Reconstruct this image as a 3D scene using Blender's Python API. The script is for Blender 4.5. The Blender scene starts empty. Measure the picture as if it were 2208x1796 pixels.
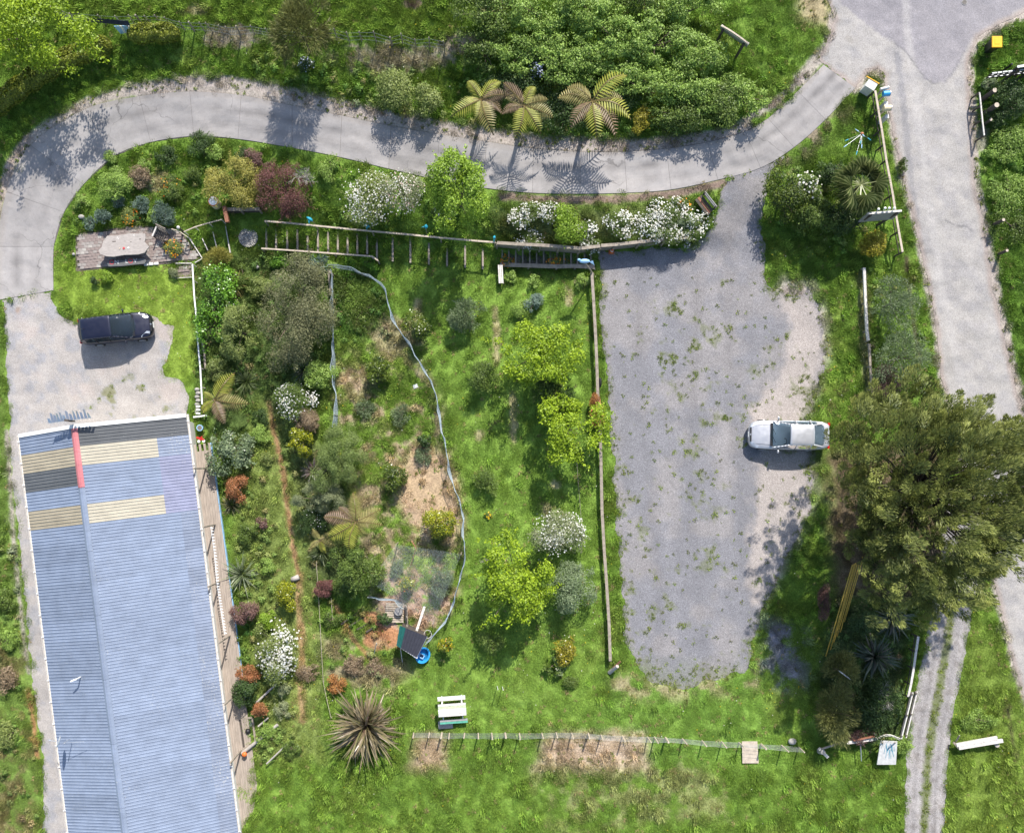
import bpy, math, random
import numpy as np
from mathutils import Vector, Matrix, Euler

rnd = random.Random(7)
R = np.random.default_rng(11)
SC = bpy.context.scene
COL = SC.collection

# ------------------------------------------------------------------ camera, sky, sun, exposure
CX, CY, PXM, H = 1040.0, 1005.0, 36.8, 50.0      # nadir pixel, pixels per metre at z = 0, camera height
cam = bpy.data.cameras.new('camera')
camo = bpy.data.objects.new('camera', cam); COL.objects.link(camo)
camo.location = (0, 0, H); camo.rotation_euler = (0, 0, 0)
cam.sensor_fit = 'HORIZONTAL'; cam.sensor_width = 36.0
cam.lens = 36.0 * (PXM * H) / 2208.0
cam.shift_x = (1104 - CX) / 2208.0
cam.shift_y = (CY - 898) / 2208.0
cam.clip_end = 3000
SC.camera = camo

SUN = Vector((0.26, 1.0, 0.95)).normalized()      # towards the sun
world = bpy.data.worlds.new('World'); SC.world = world; world.use_nodes = True
wn = world.node_tree.nodes; wn.clear()
sky = wn.new('ShaderNodeTexSky'); sky.sky_type = 'NISHITA'; sky.sun_disc = False
sky.sun_elevation = math.asin(SUN.z); sky.sun_rotation = math.atan2(SUN.x, SUN.y)
sky.air_density = 1.0; sky.dust_density = 1.2
bg = wn.new('ShaderNodeBackground'); bg.inputs['Strength'].default_value = 0.125
wo = wn.new('ShaderNodeOutputWorld')
world.node_tree.links.new(sky.outputs[0], bg.inputs[0]); world.node_tree.links.new(bg.outputs[0], wo.inputs[0])
sl = bpy.data.lights.new('sun', 'SUN'); sl.energy = 4.4; sl.angle = math.radians(0.53); sl.color = (1.0, 0.955, 0.885)
so = bpy.data.objects.new('sun', sl); COL.objects.link(so); so.location = (0, 0, 60)
so.rotation_euler = (-SUN).to_track_quat('-Z', 'Y').to_euler()
SC.view_settings.view_transform = 'Standard'; SC.view_settings.look = 'None'
SC.view_settings.gamma = 1.0; SC.view_settings.use_curve_mapping = False
SC.view_settings.exposure = 0.72
HS = .80
SC.cycles.max_bounces = 6; SC.cycles.diffuse_bounces = 3; SC.cycles.transparent_max_bounces = 12

# ------------------------------------------------------------------ noise and terrain height (all tables are in photo pixels)
def vnoise(x, y, seed):
    r = np.random.default_rng(seed); T = r.random((128, 128))
    xi = np.floor(x).astype(int); yi = np.floor(y).astype(int); fx = x - xi; fy = y - yi
    fx = fx * fx * (3 - 2 * fx); fy = fy * fy * (3 - 2 * fy)
    a = T[yi % 128, xi % 128]; b = T[yi % 128, (xi + 1) % 128]; c = T[(yi + 1) % 128, xi % 128]; d = T[(yi + 1) % 128, (xi + 1) % 128]
    return (a * (1 - fx) + b * fx) * (1 - fy) + (c * (1 - fx) + d * fx) * fy
def fbm(x, y, s, seed, o=4):
    v = 0; a = 0.5; t = 0
    for k in range(o):
        v = v + a * vnoise(x / s * 2**k + 13.7 * k, y / s * 2**k + 7.1 * k, seed + k); t += a; a *= 0.55
    return v / t
def sstep(e0, e1, x):
    t = np.clip((x - e0) / (e1 - e0), 0, 1); return t * t * (3 - 2 * t)

HP = np.array([
 (1900,50,1.0),(2200,0,1.1),(2000,300,.8),(2020,600,.4),(2100,1000,.2),(2150,1500,0),(2000,1600,-.2),(2180,400,.9),
 (1700,230,1.0),(1760,150,1.05),(1550,345,.95),(1346,372,.8),(1150,365,.35),(940,335,-.35),(733,295,-1.2),(516,250,-2.0),(300,260,-2.7),(120,370,-3.2),(60,530,-3.45),(50,650,-3.5),
 (1540,200,1.6),(1280,230,1.2),(1280,120,1.7),(1000,210,.1),(820,215,-.6),(800,80,.0),(640,160,-1.2),(500,130,-1.7),(400,60,-1.4),(200,110,-2.2),(100,210,-2.8),(0,0,-1.7),(1100,0,1.8),(1600,60,1.6),(1680,120,1.3),(20,330,-3.1),(640,0,-.3),
 (1470,450,1.0),(1350,475,1.05),(1250,470,.9),(1100,460,.35),(940,440,-.5),(800,420,-1.1),(700,400,-1.5),(500,400,-2.6),(300,400,-3.0),(180,460,-3.3),
 (1600,430,.5),(1610,490,.12),(1400,700,0),(1400,1000,0),(1400,1400,0),(1600,700,0),(1600,1000,0),(1600,1400,0),(1750,400,.5),(1860,300,.8),(1900,500,.5),(1800,600,.25),(1750,900,.05),(1900,900,.2),(1850,1300,0),(1850,1550,0),
 (1276,548,0.0),(1180,555,-.75),(1080,560,-1.35),(960,540,-1.65),(820,530,-2.05),(700,520,-2.7),(575,515,-3.25),(450,520,-3.4),
 (1210,640,-.35),(1100,640,-1.1),(950,650,-1.6),(800,640,-2.2),(700,620,-2.6),
 (1230,900,-.25),(1100,900,-.8),(950,900,-1.5),(820,900,-2.0),(700,900,-2.5),(600,900,-3.0),
 (1250,1300,-.15),(1100,1300,-.6),(950,1300,-1.1),(820,1300,-1.7),(650,1300,-2.6),(550,1300,-3.1),
 (1250,1600,-.2),(1000,1600,-.9),(800,1600,-1.6),(600,1600,-2.7),(1500,1600,-.05),
 (420,700,-3.45),(430,950,-3.5),(250,700,-3.5),(200,1200,-3.5),(20,1000,-3.5),(20,1600,-3.6),(520,1600,-3.3),(1000,1800,-1.0),(400,1800,-3.4),(1800,1800,0)], float)
def _phi(a, b): return np.sqrt((a[:, None, 0] - b[None, :, 0])**2 + (a[:, None, 1] - b[None, :, 1])**2 + 30.0**2)
_n = len(HP); _A = np.zeros((_n + 1, _n + 1)); _A[:_n, :_n] = _phi(HP, HP) + 6 * np.eye(_n) * -1; _A[_n, :_n] = 1; _A[:_n, _n] = 1
_w = np.linalg.solve(_A, np.append(HP[:, 2], 0))
def hraw(px, py):
    q = np.stack([np.clip(px, -150, 2350).ravel(), np.clip(py, -150, 1900).ravel()], 1)
    out = np.empty(len(q))
    for i in range(0, len(q), 50000): out[i:i+50000] = _phi(q[i:i+50000], HP) @ _w[:_n] + _w[_n]
    return out.reshape(np.shape(px))

def sdist(poly, X, Y):
    """signed distance in pixels, positive inside"""
    P = np.array(poly, float); d = np.full(X.shape, 1e9); ins = np.zeros(X.shape, bool)
    for i in range(len(P)):
        a = P[i]; b = P[(i + 1) % len(P)]; e = b - a; L = e @ e + 1e-9
        t = np.clip(((X - a[0]) * e[0] + (Y - a[1]) * e[1]) / L, 0, 1)
        d = np.minimum(d, (X - a[0] - t * e[0])**2 + (Y - a[1] - t * e[1])**2)
        c = ((a[1] > Y) != (b[1] > Y)) & (X < (b[0] - a[0]) * (Y - a[1]) / (b[1] - a[1] + 1e-12) + a[0])
        ins ^= c
    d = np.sqrt(d); return np.where(ins, d, -d)
def ldist(line, X, Y):
    P = np.array(line, float); d = np.full(X.shape, 1e9)
    for i in range(len(P) - 1):
        a = P[i]; e = P[i + 1] - a; L = e @ e + 1e-9
        t = np.clip(((X - a[0]) * e[0] + (Y - a[1]) * e[1]) / L, 0, 1)
        d = np.minimum(d, (X - a[0] - t * e[0])**2 + (Y - a[1] - t * e[1])**2)
    return np.sqrt(d)

STEP = 4.0
gx = np.arange(-140, 2352, STEP); gy = np.arange(-140, 1948, STEP)
GX, GY = np.meshgrid(gx, gy)
FLAT = [(1284,566),(1280,528),(1400,523),(1484,517),(1530,520),(1620,530),(1700,600),(1760,700),(1760,1200),(1700,1460),(1500,1500),(1330,1480),(1322,1300),(1310,1000),(1300,800)]
GH = hraw(GX, GY)
_f = sdist(FLAT, GX, GY)
_north = sstep(560, 600, GY)
_north = np.maximum(_north, sstep(1484, 1498, GX))
_wf = sstep(-2, 3, _f) * (1 - _north) + sstep(-24, 24, _f) * _north
GH = GH * (1 - _wf)
# bank that rises behind the driveway's outer kerb, ditch beside the road, small lumps
GH = GH + (fbm(GX, GY, 45, 3) - .5) * .16 * (1 - _wf)

def hh(px, py):
    x = np.clip((np.asarray(px, float) - gx[0]) / STEP, 0, len(gx) - 1.001); y = np.clip((np.asarray(py, float) - gy[0]) / STEP, 0, len(gy) - 1.001)
    i = x.astype(int); j = y.astype(int); u = x - i; v = y - j
    return (GH[j, i] * (1 - u) + GH[j, i + 1] * u) * (1 - v) + (GH[j + 1, i] * (1 - u) + GH[j + 1, i + 1] * u) * v
def P(px, py, z):
    k = (H - z) / (H * PXM); return Vector(((px - CX) * k, -(py - CY) * k, z))
def G(px, py, dz=0.0):
    """a point of the ground, raised dz straight up"""
    v = P(px, py, float(hh(px, py))); v.z += dz; return v
def A(px, py, dz):
    """the point dz above the ground that is seen at this pixel"""
    return P(px, py, float(hh(px, py)) + dz)
def topx(v):
    k = (H - v[2]) / (H * PXM); return v[0] / k + CX, -v[1] / k + CY
def crown_at(px, py, dz):
    z = float(hh(px, py))
    for _ in range(4):
        c = P(px, py, z + dz); bx, by = topx((c.x, c.y, z)); z = float(hh(bx, by))
    return Vector((c.x, c.y, z))
def M(pix): return pix / 35.5
K = 2208 / 2134.0
def D(x, y): return x * K, y * K

# ------------------------------------------------------------------ materials
def nt(name):
    m = bpy.data.materials.new(name); m.use_nodes = True; n = m.node_tree.nodes; n.clear()
    o = n.new('ShaderNodeOutputMaterial'); b = n.new('ShaderNodeBsdfPrincipled'); m.node_tree.links.new(b.outputs[0], o.inputs[0])
    return m, n, m.node_tree.links, b
def noise(n, l, coord, scale, detail=4, rough=.6):
    t = n.new('ShaderNodeTexNoise'); t.inputs['Scale'].default_value = scale; t.inputs['Detail'].default_value = detail; t.inputs['Roughness'].default_value = rough
    if coord is not None: l.new(coord, t.inputs['Vector'])
    return t.outputs['Fac']
def ramp(n, l, fac, stops):
    r = n.new('ShaderNodeValToRGB'); e = r.color_ramp.elements
    while len(e) < len(stops): e.new(.5)
    for k, (p, c) in enumerate(stops):
        e[k].position = p; e[k].color = (c[0], c[1], c[2], 1) if hasattr(c, '__len__') else (c, c, c, 1)
    l.new(fac, r.inputs[0]); return r.outputs[0]
def mul(n, l, a, b, mode='MULTIPLY', fac=1.0):
    m = n.new('ShaderNodeMix'); m.data_type = 'RGBA'; m.blend_type = mode; m.inputs['Factor'].default_value = fac
    l.new(a, m.inputs[6]); l.new(b, m.inputs[7]); return m.outputs[2]
def bump(n, l, b, h, strength, dist):
    x = n.new('ShaderNodeBump'); x.inputs['Strength'].default_value = strength; x.inputs['Distance'].default_value = dist
    l.new(h, x.inputs['Height']); l.new(x.outputs[0], b.inputs['Normal'])
def pos(n): return n.new('ShaderNodeNewGeometry').outputs['Position']
def attr(n, name='Col', typ='GEOMETRY'):
    a = n.new('ShaderNodeAttribute'); a.attribute_name = name; a.attribute_type = typ; return a.outputs['Color']
def solid(name, col, rough=.6, var=.35, scale=6.0, metal=0.0, bmp=0.0, spec=.4, coat=0.0, stretch=None):
    m, n, l, b = nt(name)
    tc = n.new('ShaderNodeTexCoord').outputs['Object']
    if stretch:
        mp = n.new('ShaderNodeMapping'); mp.inputs['Scale'].default_value = stretch; l.new(tc, mp.inputs[0]); tc = mp.outputs[0]
    f = noise(n, l, tc, scale, 5)
    c = ramp(n, l, f, [(.25, [x * (1 - var) for x in col]), (.75, [min(1, x * (1 + var * .7)) for x in col])])
    l.new(c, b.inputs['Base Color']); b.inputs['Roughness'].default_value = rough; b.inputs['Metallic'].default_value = metal
    b.inputs['Specular IOR Level'].default_value = spec; b.inputs['Coat Weight'].default_value = coat
    if bmp: bump(n, l, b, f, bmp, .02)
    return m

def mat_ground():
    m, n, l, b = nt('ground_soil_and_turf'); p = pos(n)
    f1 = noise(n, l, p, 9, 6, .75); f2 = noise(n, l, p, 2.2, 4)
    c = mul(n, l, attr(n), ramp(n, l, f1, [(.28, .45), (.5, .95), (.72, 1.5)]))
    c = mul(n, l, c, ramp(n, l, f2, [(.3, .82), (.7, 1.15)]))
    l.new(c, b.inputs['Base Color']); b.inputs['Roughness'].default_value = .95; b.inputs['Specular IOR Level'].default_value = .1
    bump(n, l, b, f1, .7, .06); return m
def mat_gravel(name, speck=34, lo=.68, hi=1.45, bmp=.5):
    m, n, l, b = nt(name); p = pos(n)
    v = n.new('ShaderNodeTexVoronoi'); v.inputs['Scale'].default_value = speck; l.new(p, v.inputs['Vector'])
    sep = n.new('ShaderNodeSeparateColor'); l.new(v.outputs['Color'], sep.inputs[0])
    f1 = noise(n, l, p, 14, 5, .8); f2 = noise(n, l, p, .9, 5, .6)
    c = mul(n, l, attr(n), ramp(n, l, sep.outputs[0], [(0, lo), (.5, .95), (.93, 1.12), (1, hi)]))
    c = mul(n, l, c, ramp(n, l, f1, [(.3, .78), (.7, 1.2)])); c = mul(n, l, c, ramp(n, l, f2, [(.3, .88), (.7, 1.1)]))
    l.new(c, b.inputs['Base Color']); b.inputs['Roughness'].default_value = .9; b.inputs['Specular IOR Level'].default_value = .2
    bump(n, l, b, v.outputs['Distance'], bmp, .03); return m
def mat_concrete():
    m, n, l, b = nt('brushed_concrete'); p = pos(n)
    f1 = noise(n, l, p, 30, 4, .8); f2 = noise(n, l, p, 1.1, 6, .65); f3 = noise(n, l, p, 4, 5, .7)
    c = mul(n, l, attr(n), ramp(n, l, f1, [(.3, .86), (.7, 1.12)])); c = mul(n, l, c, ramp(n, l, f2, [(.3, .86), (.7, 1.1)]))
    c = mul(n, l, c, ramp(n, l, f3, [(.25, .85), (.45, 1.0)]))
    oi = n.new('ShaderNodeObjectInfo').outputs['Random']; c = mul(n, l, c, ramp(n, l, oi, [(0, .93), (1, 1.05)]))
    vc = n.new('ShaderNodeTexVoronoi'); vc.feature = 'DISTANCE_TO_EDGE'; vc.inputs['Scale'].default_value = .32; nw = n.new('ShaderNodeTexNoise'); nw.inputs['Scale'].default_value = 1.5; nw.inputs['Detail'].default_value = 6; l.new(p, nw.inputs['Vector'])
    vm = n.new('ShaderNodeVectorMath'); vm.operation = 'MULTIPLY_ADD'; l.new(nw.outputs['Color'], vm.inputs[0]); vm.inputs[1].default_value = (1.1, 1.1, 0); l.new(p, vm.inputs[2]); l.new(vm.outputs[0], vc.inputs['Vector'])
    mk = ramp(n, l, noise(n, l, p, .22, 2), [(.52, 1.0), (.62, .62)]); ck = ramp(n, l, vc.outputs['Distance'], [(0.0, 0.0), (.006, 1.0)]); mx = n.new('ShaderNodeMix'); mx.data_type = 'RGBA'; mx.blend_type = 'LIGHTEN'; mx.inputs[0].default_value = 1; l.new(mk, mx.inputs[6]); l.new(ck, mx.inputs[7]); c = mul(n, l, c, mx.outputs[2])
    l.new(c, b.inputs['Base Color']); b.inputs['Roughness'].default_value = .85; b.inputs['Specular IOR Level'].default_value = .2
    bump(n, l, b, f1, .25, .01); return m
def mat_leaf(name='foliage', trans=.28, rough=.5, spec=.35, inst=False):
    m, n, l, b = nt(name)
    c = attr(n, 'tint', 'INSTANCER') if inst else attr(n)
    if inst: c = mul(n, l, c, attr(n, 'shade'))
    l.new(c, b.inputs['Base Color']); b.inputs['Roughness'].default_value = rough; b.inputs['Specular IOR Level'].default_value = spec
    t = n.new('ShaderNodeBsdfTranslucent'); l.new(c, t.inputs[0])
    mx = n.new('ShaderNodeMixShader'); mx.inputs[0].default_value = trans
    o = [q for q in n if q.type == 'OUTPUT_MATERIAL'][0]
    l.new(b.outputs[0], mx.inputs[1]); l.new(t.outputs[0], mx.inputs[2]); l.new(mx.outputs[0], o.inputs[0]); return m

MAT = {}
MAT['ground'] = mat_ground(); MAT['gravel'] = mat_gravel('blue_grey_gravel'); MAT['road'] = mat_gravel('chip_seal', 38, .78, 1.2, .25)
MAT['concrete'] = mat_concrete(); MAT['leaf'] = mat_leaf(); MAT['gloss'] = mat_leaf('glossy_foliage', .22, .32, .5)
MAT['blade'] = mat_leaf('grass_blades', .3, .6, .2, True)
MAT['joint'] = solid('joint_dirt', (.16, .145, .13), .95)
MAT['wood'] = solid('weathered_timber', (.30, .255, .205), .85, .4, 5, bmp=.4)
MAT['pale_wood'] = solid('pale_timber', (.50, .42, .33), .8, .3, 5, bmp=.3)
MAT['dark_wood'] = solid('dark_timber', (.085, .07, .058), .85, .4, 6, bmp=.4)
MAT['deck'] = solid('deck_timber', (.36, .30, .25), .8, .3, 9, stretch=(1, .15, 1))
MAT['white'] = solid('white_paint', (.76, .76, .74), .5, .1, 4)
MAT['weather_white'] = solid('weathered_white_paint', (.62, .58, .53), .7, .35, 9)
MAT['black'] = solid('black_plastic', (.02, .02, .022), .4, .2)
MAT['rubber'] = solid('tyre_rubber', (.02, .02, .02), .8, .3)
MAT['bark'] = solid('bark', (.16, .12, .09), .95, .4, 12, bmp=.5)
MAT['pale_bark'] = solid('pale_bark', (.42, .38, .34), .9, .3, 12)
MAT['wire'] = solid('fence_wire', (.35, .36, .37), .5, .1, metal=.6)
MAT['net'] = solid('bird_netting', (.36, .43, .47), .7, .15)
MAT['steel'] = solid('galvanised_steel', (.55, .57, .6), .35, .12, metal=.7)
MAT['alloy'] = solid('wheel_alloy', (.55, .56, .58), .3, .1, metal=.8)
MAT['teal'] = solid('turquoise_paint', (.02, .30, .42), .5, .15)
MAT['sky_blue'] = solid('light_blue_paint', (.30, .50, .72), .5, .15)
MAT['tub'] = solid('blue_plastic', (.03, .30, .62), .35, .1)
MAT['yellow'] = solid('yellow_plastic', (.85, .42, .015), .4, .08)
MAT['orange'] = solid('orange_plastic', (.75, .16, .03), .5, .1)
MAT['red'] = solid('red_paint', (.55, .03, .03), .4, .2)
MAT['navy'] = solid('navy_metal', (.010, .020, .055), .4, .2, metal=.2)
MAT['stone'] = solid('grey_stone', (.36, .34, .31), .9, .35, 8, bmp=.6)
MAT['brown_metal'] = solid('rusty_metal', (.28, .12, .07), .7, .4, 8)
MAT['bamboo'] = solid('bamboo_cane', (.50, .32, .05), .5, .35, 9)
MAT['wall'] = solid('painted_weatherboard', (.55, .55, .50), .7, .1)
MAT['clay'] = solid('terracotta', (.40, .17, .09), .8, .2)
MAT['cream'] = solid('cream_enamel', (.70, .60, .38), .5, .25, 4)
MAT['slate'] = solid('grey_board', (.30, .29, .28), .7, .2)

# ------------------------------------------------------------------ mesh helpers
def raw_mesh(name, V, F, mat, C=None, smooth=False):
    me = bpy.data.meshes.new(name); V = np.asarray(V, np.float32).reshape(-1, 3)
    if isinstance(F, np.ndarray):
        k = F.shape[1]; nf = len(F)
        me.vertices.add(len(V)); me.vertices.foreach_set('co', V.ravel())
        me.loops.add(nf * k); me.loops.foreach_set('vertex_index', F.astype(np.int32).ravel())
        me.polygons.add(nf); me.polygons.foreach_set('loop_start', np.arange(0, nf * k, k, dtype=np.int32))
        me.polygons.foreach_set('loop_total', np.full(nf, k, np.int32)); me.update(calc_edges=True)
    else:
        me.from_pydata(V.tolist(), [], F); me.update()
    if C is not None:
        a = me.color_attributes.new('Col', 'FLOAT_COLOR', 'POINT'); C = np.asarray(C, np.float32)
        if C.shape[1] == 3: C = np.concatenate([C, np.ones((len(C), 1), np.float32)], 1)
        a.data.foreach_set('color', C.ravel())
    if mat is not None: me.materials.append(mat)
    if smooth: me.polygons.foreach_set('use_smooth', np.ones(len(me.polygons), bool))
    return me
def tagp(o, label=None, cat=None, group=None, kind=None):
    if label: o['label'] = label
    if cat: o['category'] = cat
    if group: o['group'] = group
    if kind: o['kind'] = kind
    return o
def link(name, me, parent=None, loc=None, **t):
    o = bpy.data.objects.new(name, me); COL.objects.link(o)
    if parent is not None: o.parent = parent
    if loc is not None: o.location = loc
    return tagp(o, **t)
def thing(name, label, cat, loc, group=None, rz=0.0):
    o = bpy.data.objects.new(name, None); COL.objects.link(o); o.location = loc; o.rotation_euler = (0, 0, rz); o.empty_display_size = .3
    return tagp(o, label, cat, group)
class MB:
    def __init__(s): s.v = []; s.f = []; s.n = 0
    def add(s, V, F):
        s.v += [tuple(q) for q in V]; s.f += [[i + s.n for i in f] for f in F]; s.n += len(V); return s
    def box(s, c, size, rz=0.0, ax=None):
        """centre, full size; ax: optional (x axis, y axis, z axis)"""
        c = Vector(c)
        if ax is None:
            m = Matrix.Rotation(rz, 3, 'Z'); ax = (m.col[0], m.col[1], m.col[2])
        V = [c + ax[0] * (i * size[0] / 2) + ax[1] * (j * size[1] / 2) + ax[2] * (k * size[2] / 2) for i in (-1, 1) for j in (-1, 1) for k in (-1, 1)]
        return s.add(V, [(0, 1, 3, 2), (4, 6, 7, 5), (0, 4, 5, 1), (2, 3, 7, 6), (0, 2, 6, 4), (1, 5, 7, 3)])
    def beam(s, a, b, w, h):
        a = Vector(a); b = Vector(b); x = (b - a); L = x.length; x.normalize(); up = Vector((0, 0, 1))
        if abs(x.z) > .95: up = Vector((0, 1, 0))
        y = up.cross(x).normalized(); z = x.cross(y)
        return s.box((a + b) / 2, (L, w, h), ax=(x, y, z))
    def cyl(s, a, b, r0, r1=None, n=8, cap=True):
        a = Vector(a); b = Vector(b); r1 = r0 if r1 is None else r1; x = (b - a).normalized()
        up = Vector((0, 0, 1)) if abs(x.z) < .9 else Vector((1, 0, 0)); u = up.cross(x).normalized(); w = x.cross(u)
        V = []
        for k in range(n):
            t = 2 * math.pi * k / n; d = u * math.cos(t) + w * math.sin(t); V += [a + d * r0, b + d * r1]
        F = [(2 * k, 2 * ((k + 1) % n), 2 * ((k + 1) % n) + 1, 2 * k + 1) for k in range(n)]
        if cap: F += [[2 * k for k in range(n)][::-1], [2 * k + 1 for k in range(n)]]
        return s.add(V, F)
    def tube(s, pts, r, n=5):
        for a, b in zip(pts[:-1], pts[1:]): s.cyl(a, b, r, r, n)
        return s
    def prism(s, pts, z0, z1):
        n = len(pts); V = [(x, y, z0) for x, y in pts] + [(x, y, z1) for x, y in pts]
        return s.add(V, [list(range(n))[::-1], list(range(n, 2 * n))] + [(i, (i + 1) % n, n + (i + 1) % n, n + i) for i in range(n)])
    def ball(s, c, r, n=8, m=6):
        r = r if hasattr(r, '__len__') else (r, r, r); V = []; c = Vector(c)
        for j in range(m + 1):
            t = math.pi * j / m
            for i in range(n): a = 2 * math.pi * i / n; V.append(c + Vector((r[0] * math.sin(t) * math.cos(a), r[1] * math.sin(t) * math.sin(a), r[2] * math.cos(t))))
        return s.add(V, [(j * n + i, (j + 1) * n + i, (j + 1) * n + (i + 1) % n, j * n + (i + 1) % n) for j in range(m) for i in range(n)])
    def build(s, name, mat, parent=None, smooth=False, bevel=0, **t):
        off = Vector((0, 0, 0)); q = parent
        while q is not None: off = off + q.location; q = q.parent
        V = [Vector(v) - off for v in s.v]
        me = bpy.data.meshes.new(name); me.from_pydata([tuple(v) for v in V], [], s.f); me.update(); me.materials.append(mat)
        if smooth: me.polygons.foreach_set('use_smooth', np.ones(len(me.polygons), bool))
        o = link(name, me, parent, **t)
        if bevel: b = o.modifiers.new('b', 'BEVEL'); b.width = bevel; b.segments = 2; b.limit_method = 'ANGLE'
        return o

# ------------------------------------------------------------------ setting: zones in photo pixels
DRV = [((1776,140),(1844,190)),((1720,197),(1780,258)),((1656,256),(1712,318)),((1607,284),(1640,362)),((1526,307),(1548,388)),((1437,321),(1447,409)),((1346,328),(1352,416)),((1251,328),(1251,418)),((1150,321),(1148,416)),((1049,306),(1042,405)),((948,290),(940,387)),((843,272),(838,364)),((737,250),(733,339)),((630,228),(630,319)),((520,206),(513,300)),((409,198),(418,294)),((300,208),(325,307)),((184,236),(246,337)),((66,314),(180,398)),((14,414),(138,458)),((-6,532),(116,532)),((-8,648),(115,626))]
DRIVE = [a for a, b in DRV] + [b for a, b in DRV[::-1]]
ROAD = [(1784,-140),(1786,0),(1800,45),(1785,90),(1765,128),(1776,140),(1844,190),(1869,160),(1895,148),(1906,160),(1909,186),(1922,266),(1933,319),(1951,399),(1967,453),(1986,538),(2007,640),(2021,719),(2031,820),(2075,1000),(2120,1170),(2154,1295),(2180,1415),(2208,1497),(2260,1640),(2330,1948),(2352,1948),(2352,1500),(2300,1250),(2240,1020),(2186,820),(2178,786),(2154,680),(2138,613),(2127,528),(2114,453),(2100,399),(2095,293),(2092,213),(2087,149),(2090,120),(2108,80),(2159,51),(2208,27),(2352,-40),(2352,-140)]
ASPH = [(1800,-140),(1805,0),(1850,40),(1900,75),(1950,110),(1975,140),(1995,170),(2010,178),(2040,176),(2060,150),(2080,112),(2105,78),(2160,45),(2352,-60),(2352,-140)]
TRACK = [(2031,1100),(2030,1200),(2013,1279),(1997,1375),(1978,1481),(1959,1561),(1955,1640),(1945,1948),(2030,1948),(2043,1640),(2058,1521),(2079,1428),(2090,1348),(2110,1250),(2120,1180),(2080,1060)]
PARK = [(1566,386),(1640,360),(1690,338),(1668,365),(1650,420),(1640,480),(1648,560),(1655,615),(1700,640),(1752,625),(1772,690),(1780,760),(1760,850),(1740,905),(1745,960),(1752,1050),(1745,1110),(1700,1190),(1670,1260),(1650,1300),(1625,1370),(1620,1430),(1600,1450),(1526,1466),(1474,1486),(1400,1470),(1372,1425),(1350,1380),(1342,1300),(1336,1200),(1327,1089),(1322,957),(1311,852),(1303,760),(1298,689),(1296,600),(1290,560),(1292,545),(1400,538),(1474,534),(1526,515),(1542,466),(1553,430),(1560,400)]
PINK = [(1690,600),(1750,620),(1782,690),(1782,760),(1760,850),(1740,905),(1755,960),(1755,1050),(1745,1110),(1700,1190),(1670,1260),(1640,1310),(1612,1300),(1610,1180),(1625,1050),(1640,960),(1600,880),(1640,850),(1690,790),(1695,700),(1672,640)]
YARD = [(-140,652),(0,648),(112,628),(112,650),(120,672),(150,690),(175,698),(190,700),(300,685),(345,680),(352,700),(375,704),(372,740),(352,790),(355,812),(405,830),(410,870),(400,905),(300,960),(120,1100),(130,1640),(140,1948),(95,1948),(90,1640),(75,1500),(55,1300),(40,1150),(22,1000),(14,850),(8,700),(6,660),(-140,660)]
YARD2 = [(-140,652),(0,648),(112,628),(112,650),(120,672),(150,690),(190,700),(300,685),(345,680),(352,700),(375,704),(372,740),(352,790),(358,812),(395,822),(408,850),(402,900),(410,1000),(300,1200),(160,1300),(150,1948),(95,1948),(92,1640),(75,1500),(55,1300),(42,1150),(24,1000),(16,850),(10,700),(8,652)]
PATIO = [(163,503),(300,486),(362,490),(392,500),(412,530),(438,556),(404,566),(330,572),(240,578),(163,586)]
PAD2 = [(378,570),(413,569),(414,597),(380,600)]

def ragged(f, amp, sc, seed): return f + (fbm(GX, GY, sc, seed) - .5) * 2 * amp
fD = sdist(DRIVE, GX, GY); fR = ragged(sdist(ROAD, GX, GY), 5, 18, 21); fT = ragged(sdist(TRACK, GX, GY), 5, 16, 25)
fP = ragged(sdist(PARK, GX, GY), 11, 22, 31); fY = ragged(sdist(YARD2, GX, GY), 8, 20, 41)
fPa = sdist(PATIO, GX, GY); fP2 = sdist(PAD2, GX, GY)
HOUSEPX = [(30,930),(410,880),(520,1760),(530,1948),(120,1948)]
fH = sdist(HOUSEPX, GX, GY)
mix = lambda a, b, t: a * (1 - t[..., None]) + np.array(b) * t[..., None]

# ground colour
n1 = fbm(GX, GY, 60, 51); n2 = fbm(GX, GY, 22, 61); n3 = fbm(GX, GY, 9, 71); n4 = fbm(GX, GY, 150, 81)
gc = np.zeros(GX.shape + (3,)) + np.array((.078, .150, .018))
gc = mix(gc, (.125, .215, .028), sstep(.35, .68, n2 * .45 + n3 * .55))
gc = mix(gc, (.18, .235, .045), sstep(.55, .78, n1) * .35)
gc = mix(gc, (.055, .115, .016), sstep(.55, .8, n4 * .4 + n3 * .6) * .6)
dry = np.zeros(GX.shape)
def blob(cx, cy, rx, ry, col, amt=1.0, rag=.5, seed=0, bare=1.0, sc=18):
    global gc, dry
    d = np.sqrt(((GX - cx) / rx)**2 + ((GY - cy) / ry)**2) + (fbm(GX, GY, sc, 300 + seed) - .5) * 2 * rag
    t = (1 - sstep(.75, 1.05, d)) * amt; gc = mix(gc, col, t); dry = np.maximum(dry, t * bare)
def strip(line, w, col, amt=1.0, rag=4, seed=0, bare=1.0, soft=4, sc=16):
    global gc, dry
    d = ldist(line, GX, GY) + (fbm(GX, GY, sc, 400 + seed) - .5) * 2 * rag
    t = (1 - sstep(w - soft, w + soft, d)) * amt; gc = mix(gc, col, t); dry = np.maximum(dry, t * bare)
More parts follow.
